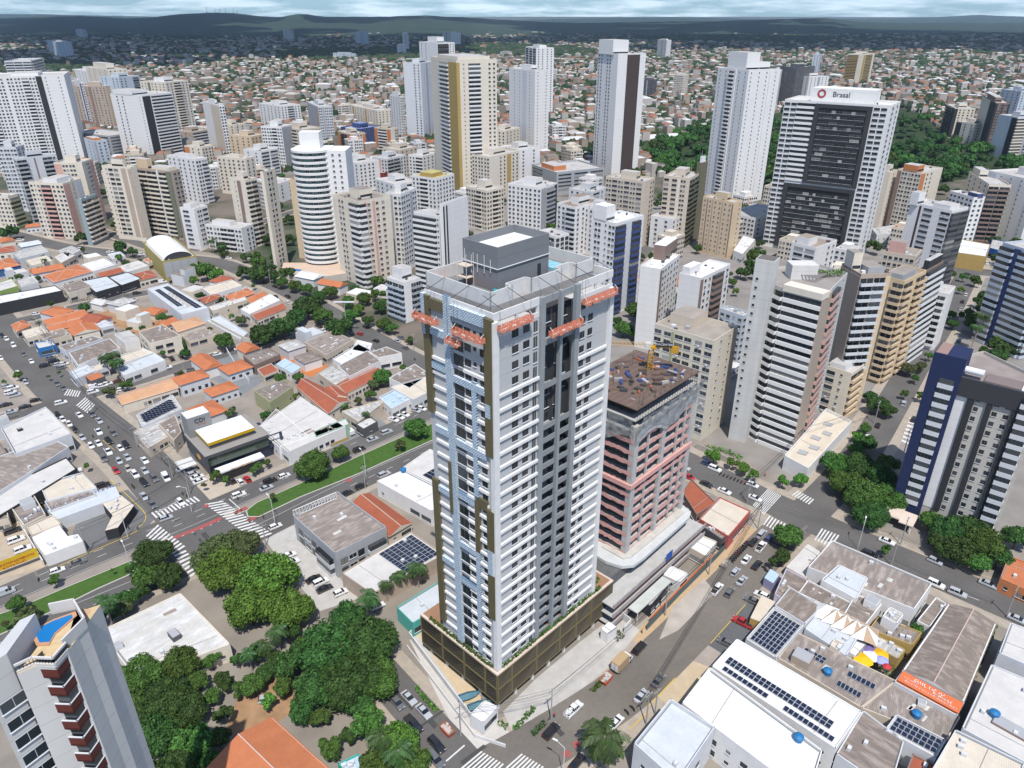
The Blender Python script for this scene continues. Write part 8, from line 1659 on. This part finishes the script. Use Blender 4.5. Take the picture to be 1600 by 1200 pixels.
# ---------------------------------------------------------------- far city, woods, hills, clouds, haze
def inpoly(x, y, P):
 c = False
 for i in range(len(P)):
  a, b_ = P[i], P[i - 1]
  if (a[1] > y) != (b_[1] > y) and x < (b_[0] - a[0]) * (y - a[1]) / (b_[1] - a[1]) + a[0]: c = not c
 return c
PARK = [(1012, 250), (1040, 220), (1075, 205), (1110, 195), (1190, 178), (1260, 175), (1405, 168), (1440, 178), (1475, 205), (1520, 232), (1620, 242), (1640, 278), (1560, 276), (1490, 282), (1400, 300), (1250, 290), (1110, 300), (1040, 278)]
PARK_W = [G(*p)[:2] for p in PARK]
sheet('park_floor', PARK, .02, mat((.03, .05, .015), .95, .3, .1, name='woodland_floor'))
def clear(x, y, m=2.0, tr=True):
 for cx, cy, a, hw, hd in FOOT:
  dx, dy = x - cx, y - cy
  if abs(dx) > 90 or abs(dy) > 90: continue
  c, s = math.cos(a), math.sin(a); u, v = dx * c + dy * s, -dx * s + dy * c
  if abs(u) < hw + m and abs(v) < hd + m: return False
 return True
def roadclear(x, y, m=2.5):
 for P, w in ROADS:
  for i in range(0, len(P) - 1):
   a, c = P[i], P[i + 1]
   if abs(a[0] - x) + abs(a[1] - y) > 130: continue
   d = c - a; t = max(0, min(1, ((x - a[0]) * d[0] + (y - a[1]) * d[1]) / (d @ d + 1e-9))); q = a + d * t
   if math.hypot(q[0] - x, q[1] - y) < w + m: return False
 return True
LM = [(13, 320, 'the low green block'), (75, 330, 'the pink and white block'), (180, 320, 'the cream tower with the brown recess'), (270, 430, 'the ochre vaulted building'), (360, 370, 'the white hotel'), (495, 330, 'the round tower'), (570, 380, 'the pink striped tower'), (630, 470, 'the small white grid block'), (712, 200, 'the golden striped tower'),
      (830, 180, 'the slim white tower'), (968, 180, 'the brown glazed stripe tower'), (1165, 210, 'the stepped white tower'), (1300, 280, 'the black framed tower'), (965, 420, 'the navy fronted tower'), (1070, 480, 'the brown twin building'), (1240, 570, 'the zigzag tower'), (1400, 520, 'the yellow tan tower'), (1500, 700, 'the blue sided tower'), (1460, 380, 'the square windowed white tower'), (1550, 330, 'the beige right tower'),
      (230, 200, 'the white balcony tower'), (50, 180, 'the wide white tower'), (340, 205, 'the lone white and beige tower'), (470, 545, 'the clay court'), (345, 690, 'the black and yellow office'), (530, 830, 'the grey showroom'), (60, 690, 'the pale showroom'), (190, 500, 'the bare orange lot'), (560, 620, 'the u shaped tile house'), (1350, 85 + 20, 'the yellow twin tower'), (1545, 200, 'the brown glass tower'), (1020, 140, 'the dark striped slab'), (670, 150, 'the white and grey striped tower'), (1038, 78, 'the white double slab'), (600, 220, 'the orange framed block'), (1390, 940, 'the long brown roof'), (1450, 1010, 'the wide gabled roof')]
def rel_label(px, py):
 b_ = min(LM, key=lambda l: (l[0] - px) ** 2 + ((l[1] - py) * 1.5) ** 2); dx, dy = px - b_[0], py - b_[1]
 return ('right of ' if dx > 0 else 'left of ') + b_[2] if abs(dx) > abs(dy) * 1.2 else ('below ' if dy > 0 else 'beyond ') + b_[2]
used = {}
def uniq(lab, o, grp):
 used.setdefault((lab, grp), []).append(o); o['label'] = lab; o['group'] = grp
rg = random.Random(77)
HROOF = [('terracotta', 'tile', .30), ('red brown', 'redtile', .14), ('pale', 'pale', .16), ('grey', 'grey', .14), ('white', 'white', .10), ('brown', 'brown', .10), ('silver', 'metal', .06)]
def pick():
 t = rg.random(); s = 0
 for a, b_, c in HROOF:
  s += c
  if t < s: return a, b_
 return HROOF[0][:2]
HM = {}
def housemesh(rk, v):
 if (rk, v) in HM: return HM[rk, v]
 r2 = random.Random(v * 31 + len(rk)); w, d, h = r2.uniform(9, 17), r2.uniform(7, 11), r2.uniform(3.2, 5); b = MB(); wm = mat(CC[r2.choice('wwwccbl')], .85, .1); rm = roofmat(rk)
 b.box(-w / 2, w / 2, -d / 2, d / 2, 0, h, wm, bottom=False)
 if 'tile' in rk or v % 3 == 0:
  e = .5; A_ = [(-w / 2 - e, -d / 2 - e), (w / 2 + e, -d / 2 - e), (w / 2 + e, d / 2 + e), (-w / 2 - e, d / 2 + e)]; k = (w - d) / 2 if v % 2 else w / 2; k = max(.5, k); b.prism(A_, h, h + 1.6, rm, rm, P2=[(-k, -.05), (k, -.05), (k, .05), (-k, .05)])
 else:
  b.box(-w / 2 + .25, w / 2 - .25, -d / 2 + .25, d / 2 - .25, h, h + .15, rm, bottom=False)
  if v % 2: b.box(-w / 2, -w / 2 + 4, -d / 2, d / 2 - 2, h, h + 2.8, wm, rm, bottom=False)
 for k in range(int(w / 3.2)): b.box(-w / 2 + 1 + k * 3.2, -w / 2 + 2.4 + k * 3.2, -d / 2 - .03, -d / 2, 1, 2.2, GL[0], bottom=False)
 HM[rk, v] = (b.mesh('house'), w, d); return HM[rk, v]
def reg_angle(x, y):
 if y < 330: return rad(45)
 k = math.sin(x * .0031 + 1.3) + math.cos(y * .0027 + x * .001); return rad(round(k * 2) * 17 + 12)
GRID = {}
def near(x, y, d):
 gx, gy = int(x // 20), int(y // 20)
 for i in (-1, 0, 1):
  for j in (-1, 0, 1):
   for (a, b_, r) in GRID.get((gx + i, gy + j), ()):
    if math.hypot(a - x, b_ - y) < d + r: return True
 return False
def addg(x, y, r): GRID.setdefault((int(x // 20), int(y // 20)), []).append((x, y, r))
for x, y, R in TREEPOS: addg(x, y, R * .6)
# infill houses and mid rises close by, each a thing
nh = 0
def infill(poly, n, step=9, kinds='h', dens=1.0, hr=(12, 30)):
 global nh
 xs = [p[0] for p in poly]; ys = [p[1] for p in poly]; made = 0; tries = 0
 while made < n and tries < n * 40:
  tries += 1; px, py = rg.uniform(min(xs), max(xs)), rg.uniform(min(ys), max(ys))
  if not inpoly(px, py, poly): continue
  x, y, _ = G(px, py); rn, rk = pick(); v = rg.randrange(6); me, w, d = housemesh(rk, v)
  if near(x, y, 6.2) or not clear(x, y, 4.6) or not roadclear(x, y, 7.5): continue
  if inpoly(x, y, PARK_W): continue
  a = reg_angle(x, y) + rad(rg.choice((0, 90))) + rg.uniform(-.03, .03); o = ob('house', me, None, (x, y, 0), a); o['category'] = 'house'; s_ = rg.uniform(.8, 1.0); o.scale = (s_, s_, rg.uniform(.9, 1.3)); addg(x, y, 6.2); made += 1; nh += 1
  uniq('%s roofed house %s' % (rn, rel_label(px, py)), o, 'low houses ' + rel_label(px, py))
LEFT1 = [(0, 375), (240, 405), (340, 440), (420, 470), (390, 520), (330, 560), (180, 600), (100, 600), (0, 510)]; LEFT2 = [(100, 640), (400, 550), (440, 500), (560, 530), (670, 590), (680, 640), (450, 740), (330, 700), (200, 640)]
infill(LEFT1, 34); infill(LEFT2, 20); infill([(-20, 690), (60, 640), (110, 690), (160, 790), (60, 860), (-20, 800)], 8); infill([(-10, 330), (120, 385), (60, 400), (-10, 372)], 4); infill([(1200, 900), (1300, 840), (1600, 960), (1600, 1200), (1000, 1200), (1060, 1060)], 14); infill([(1340, 640), (1290, 700), (1330, 600)], 2); infill([(1030, 700), (1090, 690), (1140, 640), (1180, 700), (1060, 720)], 2)
infill([(700, 480), (980, 420), (1180, 440), (1180, 560), (1010, 640), (940, 560)], 10); infill([(480, 440), (650, 540), (640, 470), (560, 440)], 4)
# mid rise infill between the towers, kept low so that it never hides the named towers
def midrise(px, py, k):
 x, y, _ = G(px, py)
 if near(x, y, 13) or not clear(x, y, 8) or not roadclear(x, y, 10) or inpoly(x, y, PARK_W): return False
 h = rg.choice((9.5, 12.5, 15.5, 18.6, 21.7)); w, d = rg.uniform(11, 18), rg.uniform(10, 14); col = rg.choice('wwwccbl'); nm = {'w': 'white', 'c': 'cream', 'b': 'beige', 'l': 'grey white'}[col]; a = reg_angle(x, y); dist = math.hypot(x, y)
 r = thing('apartment_building', None, 'apartment building', (x, y, 0), a); FOOT.append((x, y, a, w / 2, d / 2)); m = wall(CC[col])
 MB().box(-w / 2, w / 2, -d / 2, d / 2, 0, h, m, bottom=False).build('wall', r); rc = rg.choice(((.45, .43, .41), (.6, .58, .55), (.28, .25, .22), (.4, .17, .1)))
 b = MB(); b.box(-w / 2 + .3, w / 2 - .3, -d / 2 + .3, d / 2 - .3, h, h + .1, mat(rc, .9, .3, .25), bottom=False); b.build('roof', r); b = MB(); b.box(-w * .2, w * .25, -d * .2, d * .3, h, h + 3, m, bottom=False); b.build('rooftop_block', r)
 b = MB()
 for q in ((-w / 2, w / 2, -d / 2, -d / 2 + .2), (-w / 2, w / 2, d / 2 - .2, d / 2), (-w / 2, -w / 2 + .2, -d / 2 + .2, d / 2 - .2), (w / 2 - .2, w / 2, -d / 2 + .2, d / 2 - .2)): b.box(*q, h, h + .9, m, bottom=False)
 b.build('parapet', r); parts = []; st = []; acc = rg.choice(('w', 'w', 'p', 'c', 'g')); n = int(h / 3.06)
 sp = rg.choice(('w1 w1 b1.3@%s w1' % acc, 'w1 b1@%s b1@%s w1' % (acc, acc), 'w1 x.3@%s w1 w1' % acc, 'W1 s.6 W1')); facade(parts, st, (-w / 2, -d / 2), 0, w, h - n * 3.06, n, 3.06, sp, rg); facade(parts, st, (-w / 2, d / 2), -math.pi / 2, d, h - n * 3.06, n, 3.06, 'w1 w1 w1', rg); facade(parts, st, (w / 2, -d / 2), math.pi / 2, d, h - n * 3.06, n, 3.06, 'w1 w1 w1', rg)
 for (sx, sy, ww_, sa, sz, sh, c_, dep) in st: MB().box(-ww_ / 2, ww_ / 2, -dep, .02, 0, sh, wall(CC[c_])).build('wall_strip', r, (sx, sy, sz), sa)
 place_parts(r, parts, dist, 40); addg(x, y, 12); uniq('%s %s storey block %s' % (nm, {3: 'three', 4: 'four', 5: 'five', 6: 'six', 7: 'seven'}.get(n, 'few'), rel_label(px, py)), r, 'mid rise blocks ' + rel_label(px, py)); return True
BELT = [(0, 215), (300, 190), (480, 175), (660, 190), (820, 205), (900, 235), (1000, 250), (1110, 300), (1190, 330), (1200, 380), (1000, 420), (900, 400), (700, 330), (600, 300), (440, 330), (330, 345), (100, 300), (0, 300)]
k = 0; t_ = 0
while k < 62 and t_ < 3000:
 t_ += 1; px, py = rg.uniform(0, 1200), rg.uniform(178, 420)
 if inpoly(px, py, BELT): k += midrise(px, py, k)
k = 0; t_ = 0
while k < 22 and t_ < 3000:
 t_ += 1; px, py = rg.uniform(1180, 1640), rg.uniform(300, 560)
 if inpoly(px, py, [(1200, 330), (1640, 300), (1640, 420), (1520, 440), (1400, 560), (1330, 560), (1300, 470), (1190, 420)]): k += midrise(px, py, k)
# street trees scattered between buildings
def scatter_trees(poly, n, rr=(2.2, 4.5), zone='', m=2.5):
 xs = [p[0] for p in poly]; ys = [p[1] for p in poly]; made = 0; t = 0
 while made < n and t < n * 30:
  t += 1; px, py = rg.uniform(min(xs), max(xs)), rg.uniform(min(ys), max(ys))
  if not inpoly(px, py, poly): continue
  x, y, _ = G(px, py); R = rg.uniform(*rr)
  if near(x, y, R * .7) or not clear(x, y, 1) or not roadclear(x, y, 0): continue
  o = tree(px, py, 0, rg.choice(('dark', 'mid', 'mid', 'dark', 'olive')), world=(x, y), R=R); addg(x, y, R * .6); uniq('small street tree ' + rel_label(px, py), o, 'street trees ' + rel_label(px, py)); made += 1
scatter_trees(LEFT1, 12, (1.5, 3)); scatter_trees(LEFT2, 8, (1.5, 3)); scatter_trees(BELT, 22, (3, 6)); scatter_trees([(1200, 330), (1640, 300), (1640, 560), (1400, 640), (1180, 470)], 12, (2.5, 4.5)); scatter_trees([(680, 480), (980, 420), (1180, 440), (1180, 560), (1010, 640), (940, 560)], 8, (2.5, 4)); scatter_trees([(300, 400), (650, 560), (640, 470), (460, 400)], 6, (2.5, 4))
# the park: individual crowns
made = 0; t_ = 0
while made < 26 and t_ < 6000:
 t_ += 1; px, py = rg.uniform(1010, 1640), rg.uniform(240, 302)
 if not inpoly(px, py, PARK): continue
 x, y, _ = G(px, py); R = rg.uniform(6, 11)
 if near(x, y, R * .45) or not clear(x, y, 1): continue
 o = tree(px, py, 0, rg.choice(('dark', 'dark', 'dark', 'mid')), world=(x, y), R=R, hc=9); o.name = 'forest_tree'; addg(x, y, R * .45); uniq('dark forest tree in the park ' + rel_label(px, py), o, 'park forest trees'); made += 1
def woods(name, L_, label):
 VV, FF, MM, o_ = [], [], [], 0
 for (x, y, R) in L_:
  me = CR_SML[rg.randrange(4)]; v = np.zeros(len(me.vertices) * 3, np.float32); me.vertices.foreach_get('co', v); v = v.reshape(-1, 3); f = np.zeros(len(me.loops), np.int32); me.loops.foreach_get('vertex_index', f)
  a = rg.uniform(0, 6); c, s = math.cos(a), math.sin(a); VV.append(np.stack([x + R * (v[:, 0] * c - v[:, 1] * s), y + R * (v[:, 0] * s + v[:, 1] * c), 1.5 + .5 * R + R * v[:, 2]], 1)); FF.append(f.reshape(-1, 4) + o_); MM.append(np.full(len(f) // 4, rg.choice((0, 0, 0, 1)))); o_ += len(v)
 tag(ob(name, npmesh(name, np.concatenate(VV), np.concatenate(FF), np.concatenate(MM), [LEAF['dark'], LEAF['mid']])), label, 'woodland', kind='stuff')
def spots(poly, n, rr, y0, y1):
 out = []; t = 0
 while len(out) < n and t < n * 25:
  t += 1; px, py = rg.uniform(-20, 1640), rg.uniform(y0, y1)
  if not inpoly(px, py, poly): continue
  x, y, _ = G(px, py); R = rg.uniform(*rr)
  if near(x, y, R * .4) or not clear(x, y, 1) or (poly is not PARK and (not roadclear(x, y, 0) or inpoly(x, y, PARK_W))): continue
  out.append((x, y, R)); addg(x, y, R * .4)
 return out
woods('park_woodland', spots(PARK, 260, (6, 11), 168, 302), 'dense dark wood of the park behind the white towers'); woods('street_greenery', spots([(-20, 170), (1640, 170), (1640, 560), (1200, 600), (700, 500), (-20, 370)], 330, (3, 6.5), 170, 560), 'small trees growing between the distant blocks')
# understorey mass of the park
def blobs(name, pts, label, tones=('dark', 'mid'), seed=1):
 R = np.random.RandomState(seed); P = np.array(pts); n = len(P); T = []; k, m_ = 7, 3
 V = []; 
 ang = np.arange(k) * 2 * math.pi / k
 for (zf, rf) in ((0.05, .75), (.55, 1.0), (.95, .55)):
  jit = R.uniform(.75, 1.2, (n, k)); rr = P[:, 3:4] * rf * jit; V.append(np.stack([P[:, 0:1] + rr * np.cos(ang), P[:, 1:2] + rr * np.sin(ang), P[:, 2:3] + P[:, 4:5] * zf * R.uniform(.85, 1.15, (n, k))], 2))
 V = np.stack(V, 1).reshape(n, -1, 3); nv = 3 * k; F_ = []
 for j in range(2):
  for i in range(k): F_.append((j * k + i, j * k + (i + 1) % k, (j + 1) * k + (i + 1) % k, (j + 1) * k + i))
 F_.append((2 * k, 2 * k + 1, 2 * k + 2, 2 * k + 3)); F_.append((2 * k, 2 * k + 3, 2 * k + 4, 2 * k + 5)); F_ = np.array(F_); FF = (F_[None] + (np.arange(n) * nv)[:, None, None]).reshape(-1, 4); mi = np.repeat(R.randint(0, len(tones), n), len(F_))
 me = npmesh(name, V.reshape(-1, 3), FF, mi, [mat({'dark': (.020, .044, .016), 'mid': (.036, .070, .022), 'olive': (.055, .068, .032)}[t], .9, .4, .15, name='woodland_' + t) for t in tones]); o = ob(name, me); tag(o, label, kind='stuff', cat='woodland'); return o
pts = []
while len(pts) < 520:
 px, py = rg.uniform(1010, 1640), rg.uniform(168, 302)
 if inpoly(px, py, PARK):
  x, y, _ = G(px, py)
  if clear(x, y, 5): s = rg.uniform(3, 6); pts.append((x, y, 0, s, rg.uniform(4, 8)))
blobs('undergrowth', pts, 'undergrowth filling the park between the forest trees', seed=3)
# mid distance individual houses (largest) then the endless carpet of roofs
FARP = [(-60, 300), (-60, 100), (1660, 100), (1660, 300)]
def greenness(x, y): return math.sin(x * .0021 + 2) * math.cos(y * .0016 + .7) + .6 * math.sin(x * .0009 - y * .0013) + .35 * math.sin(x * .006 + y * .004)
cnt = 0; t_ = 0
while nh < 255 and t_ < 9000:
 t_ += 1; px = rg.uniform(-20, 1620); py = 150 + 110 * rg.random(); x, y, _ = G(px, py)
 if inpoly(x, y, PARK_W) or near(x, y, 6) or not clear(x, y, 6) or not roadclear(x, y, 4): continue
 if inpoly(px, py, BELT) and rg.random() < .6: continue
 rn, rk = pick(); me, w, d = housemesh(rk, rg.randrange(6)); o = ob('house', me, None, (x, y, 0), reg_angle(x, y) + rad(rg.choice((0, 90)))); o['category'] = 'house'; s_ = rg.uniform(1, 1.5); o.scale = (s_, s_, 1.1); addg(x, y, 6); nh += 1
 uniq('%s roofed house %s' % (rn, rel_label(px, py)), o, 'low houses ' + rel_label(px, py))
R = np.random.RandomState(12); N0 = 78000; H_ = []; TT = []
pxs = R.uniform(-60, 1660, N0); u_ = R.uniform(size=N0); pys = 41 + 235 * u_ ** 1.35
for px, py, t in zip(pxs, pys, R.uniform(size=N0)):
 x, y, _ = G(px, py); dist = math.hypot(x, y)
 if inpoly(x, y, PARK_W): continue
 gn = greenness(x, y); green = gn > .85 or (dist > 4500 and gn > .45)
 if dist < 1400 and (not clear(x, y, 6) or not roadclear(x, y, 4)): continue
 if dist < 900 and near(x, y, 5): continue
 if green and t < .93 or t < .31:
  s = R.uniform(3.5, 7) * max(1, dist / 1900); TT.append((x, y, 0, s * (1.3 if dist > 2500 else 1), R.uniform(6, 11) * max(1, dist / 5000)))
 else:
  s = max(1, dist / 1500) ** .5; a = reg_angle(x, y) + (math.pi / 2 if R.rand() < .5 else 0); big = R.rand() < .04; w = R.uniform(8, 14) * s * (2.2 if big else 1); d = R.uniform(6, 10) * (s ** .8) * (1.8 if big else 1); H_.append((x, y, a, w, d, R.uniform(2.6, 4.2) + 14 * R.rand() ** 9, 2 if big else 0))
H_ = np.array(H_); n = len(H_); c, s = np.cos(H_[:, 2]), np.sin(H_[:, 2]); hw, hd, hh = H_[:, 3] / 2, H_[:, 4] / 2, H_[:, 5]; C8 = []
for sx, sy, sz in ((-1, -1, 0), (1, -1, 0), (1, 1, 0), (-1, 1, 0), (-1, -1, 1), (1, -1, 1), (1, 1, 1), (-1, 1, 1)):
 u, v = sx * hw, sy * hd; C8.append(np.stack([H_[:, 0] + u * c - v * s, H_[:, 1] + u * s + v * c, sz * hh], 1))
for sx in (-1, 1): C8.append(np.stack([H_[:, 0] + sx * hw * .6 * c, H_[:, 1] + sx * hw * .6 * s, hh + np.minimum(hd * .35, 3)], 1))
V = np.stack(C8, 1).reshape(-1, 3)
Fh = np.array([(0, 1, 5, 4), (1, 2, 6, 5), (2, 3, 7, 6), (3, 0, 4, 7), (4, 5, 9, 8), (6, 7, 8, 9), (5, 6, 9, 9), (7, 4, 8, 8)])
Fq = (Fh[None, :6] + (np.arange(n) * 10)[:, None, None]).reshape(-1, 4); Ft = (np.array([(5, 6, 9), (7, 4, 8)])[None] + (np.arange(n) * 10)[:, None, None]).reshape(-1, 3)
rmats = [mat((.33, .125, .065), .9, .15, .1, name='far_tile'), mat((.19, .085, .055), .9, .15, .1, name='far_red_tile'), mat((.42, .40, .36), .9, .15, .1, name='far_pale_roof'), mat((.19, .18, .17), .9, .15, .1, name='far_grey_roof'), mat((.55, .55, .54), .8, .1, .1, name='far_white_roof'), mat((.13, .11, .095), .9, .15, .1, name='far_brown_roof')]
wmats = [mat((.34, .28, .22), .9, .1, .1, name='far_wall'), mat((.44, .41, .37), .9, .1, .1, name='far_white_wall'), mat((.22, .19, .16), .9, .1, .1, name='far_brown_wall')]
ri = R.choice(6, n, p=[.23, .13, .24, .12, .18, .10]); ri = np.where(H_[:, 6] > 0, R.choice([2, 4, 3], n), ri); wi = R.choice(3, n, p=[.4, .4, .2]) + 6
Mi = np.concatenate([np.repeat(wi[:, None], 4, 1), np.repeat(ri[:, None], 2, 1)], 1).reshape(-1); Mt = np.repeat(ri, 2)
me = bpy.data.meshes.new('far_houses'); nq, ntr = len(Fq), len(Ft); me.vertices.add(len(V)); me.vertices.foreach_set('co', V.astype(np.float32).ravel()); me.loops.add(nq * 4 + ntr * 3)
me.loops.foreach_set('vertex_index', np.concatenate([Fq.ravel(), Ft.ravel()]).astype(np.int32)); me.polygons.add(nq + ntr); me.polygons.foreach_set('loop_start', np.concatenate([np.arange(nq) * 4, nq * 4 + np.arange(ntr) * 3]).astype(np.int32)); me.polygons.foreach_set('loop_total', np.concatenate([np.full(nq, 4), np.full(ntr, 3)]).astype(np.int32))
for m in rmats + wmats: me.materials.append(m)
me.polygons.foreach_set('material_index', np.concatenate([Mi, Mt]).astype(np.int32)); me.update(calc_edges=True); me.shade_flat()
o = ob('far_houses', me); tag(o, 'endless carpet of small roofed houses towards the hills', 'houses', kind='stuff')
blobs('far_trees', TT, 'dark trees and woods mixed into the far houses', ('dark', 'dark', 'mid', 'olive'), seed=5)
# hills
def hills(name, prof, D0, D1, D2, m, seed):
 R = np.random.RandomState(seed); xs = np.linspace(-900, 2500, 240); yt = np.interp(xs, [p[0] for p in prof], [p[1] for p in prof]); V = []; cols = []
 for xi, y_ in zip(xs, yt):
  el = math.atan((600 - y_) / F) - PIT; az = (xi - 800) / F; zt = H + D1 * math.tan(el) + R.uniform(-2, 2); col = []
  for t in (0, .15, .35, .6, .8, 1.0, 1.15, 1.4):
   D = D0 + (D1 - D0) * t if t <= 1 else D1 + (D2 - D1) * (t - 1) / .4; zz = zt * (t ** 1.5 if t <= 1 else max(0, 1 - (t - 1) / .4)) ; zz *= 1 + R.uniform(-.12, .12) * (1 if t < .9 else .0)
   col.append((az * D * CP, D, max(-2, zz) if t > 0 else -2))
  V += col
 n = 8; Fq = np.array([(i * n + j, (i + 1) * n + j, (i + 1) * n + j + 1, i * n + j + 1) for i in range(len(xs) - 1) for j in range(n - 1)]); o = ob(name, npmesh(name, np.array(V), Fq, None, [m])); o['kind'] = 'structure'
 o.data.shade_smooth()
fm = mat((.028, .05, .034), .95, .5, .004, name='forested_slopes')
hills('hills', [(-900, 40), (-100, 34), (0, 28), (70, 26), (130, 25), (200, 29), (240, 27), (280, 22), (320, 20), (370, 20), (400, 25), (440, 27), (462, 22), (480, 22), (500, 26), (600, 26), (660, 24), (740, 28), (820, 33), (900, 36), (1100, 33), (1260, 29), (1290, 28), (1330, 33), (1400, 36), (2500, 38)], 5200, 8200, 11000, fm, 1)
hills('hills', [(-900, 30), (0, 22), (60, 22), (140, 24), (300, 27), (800, 31), (960, 28), (1050, 27), (1200, 30), (1400, 29), (1500, 25), (1530, 23), (1600, 26), (2500, 27)], 9000, 15000, 19000, fm, 2)
for k, (px, top) in enumerate(((324, 8), (337, 12), (344, 13), (353, 9), (365, 13), (371, 15))):
 az = (px - 800) / F; D = 8200; el = math.atan((600 - 20) / F) - PIT; z0 = H + D * math.tan(el) - 6; z1 = H + D * math.tan(math.atan((600 - top) / F) - PIT)
 b = MB(); b.tube((0, 0, 0), (0, 0, z1 - z0), 2.0, cm('d'), 4, 1.0); o = b.build('radio_mast', None, (az * D * CP, D, z0)); tag(o, '%s radio mast from the left on the wooded hill' % ORD[k], 'mast', 'radio masts on the hill')
# cumulus clouds high overhead, out of the picture: they cast the dark patches over the far city
cmn = mat((.8, .8, .8), 1, 0, name='cloud')
def cloud(px, py, rx, ry, seed):
 gx, gy, _ = G(px, py); alt = 1500; cx, cy = gx + sdir[0] / sdir[2] * alt, gy + sdir[1] / sdir[2] * alt; R = np.random.RandomState(seed); pts = []
 for k in range(46): a, r = R.uniform(0, 2 * math.pi), math.sqrt(R.uniform()); pts.append((r * math.cos(a) * rx, r * math.sin(a) * ry, R.uniform(-30, 30), R.uniform(.12, .3) * min(rx, ry) * 1.3, R.uniform(80, 160)))
 P = np.array(pts); o = blobs('cloud', P, None, ('dark',), seed); o.data.materials.clear(); o.data.materials.append(cmn); o.location = (cx, cy, alt); o['kind'] = 'structure'
 if 'category' in o: del o['category']
cloud(180, 80, 1500, 900, 1); cloud(450, 62, 1400, 1300, 2); cloud(1230, 60, 1800, 1900, 3); cloud(900, 46, 2600, 1500, 4); cloud(40, 52, 1900, 1700, 5)
hb_ = MB().box(-14000, 14000, -600, 19500, -1, 420, mat((.5, .5, .5)))
o = ob('haze', hb_.mesh('haze')); o['kind'] = 'stuff'; hm = bpy.data.materials.new('haze_air'); hm.use_nodes = True; n_ = hm.node_tree; n_.nodes.clear(); ou = n_.nodes.new("ShaderNodeOutputMaterial"); pv = n_.nodes.new("ShaderNodeVolumePrincipled")
pv.inputs["Color"].default_value = (.64, .84, 1, 1); pv.inputs["Density"].default_value = 4.5e-5; pv.inputs["Anisotropy"].default_value = .2; n_.links.new(pv.outputs[0], ou.inputs["Volume"]); o.data.materials.clear(); o.data.materials.append(hm)
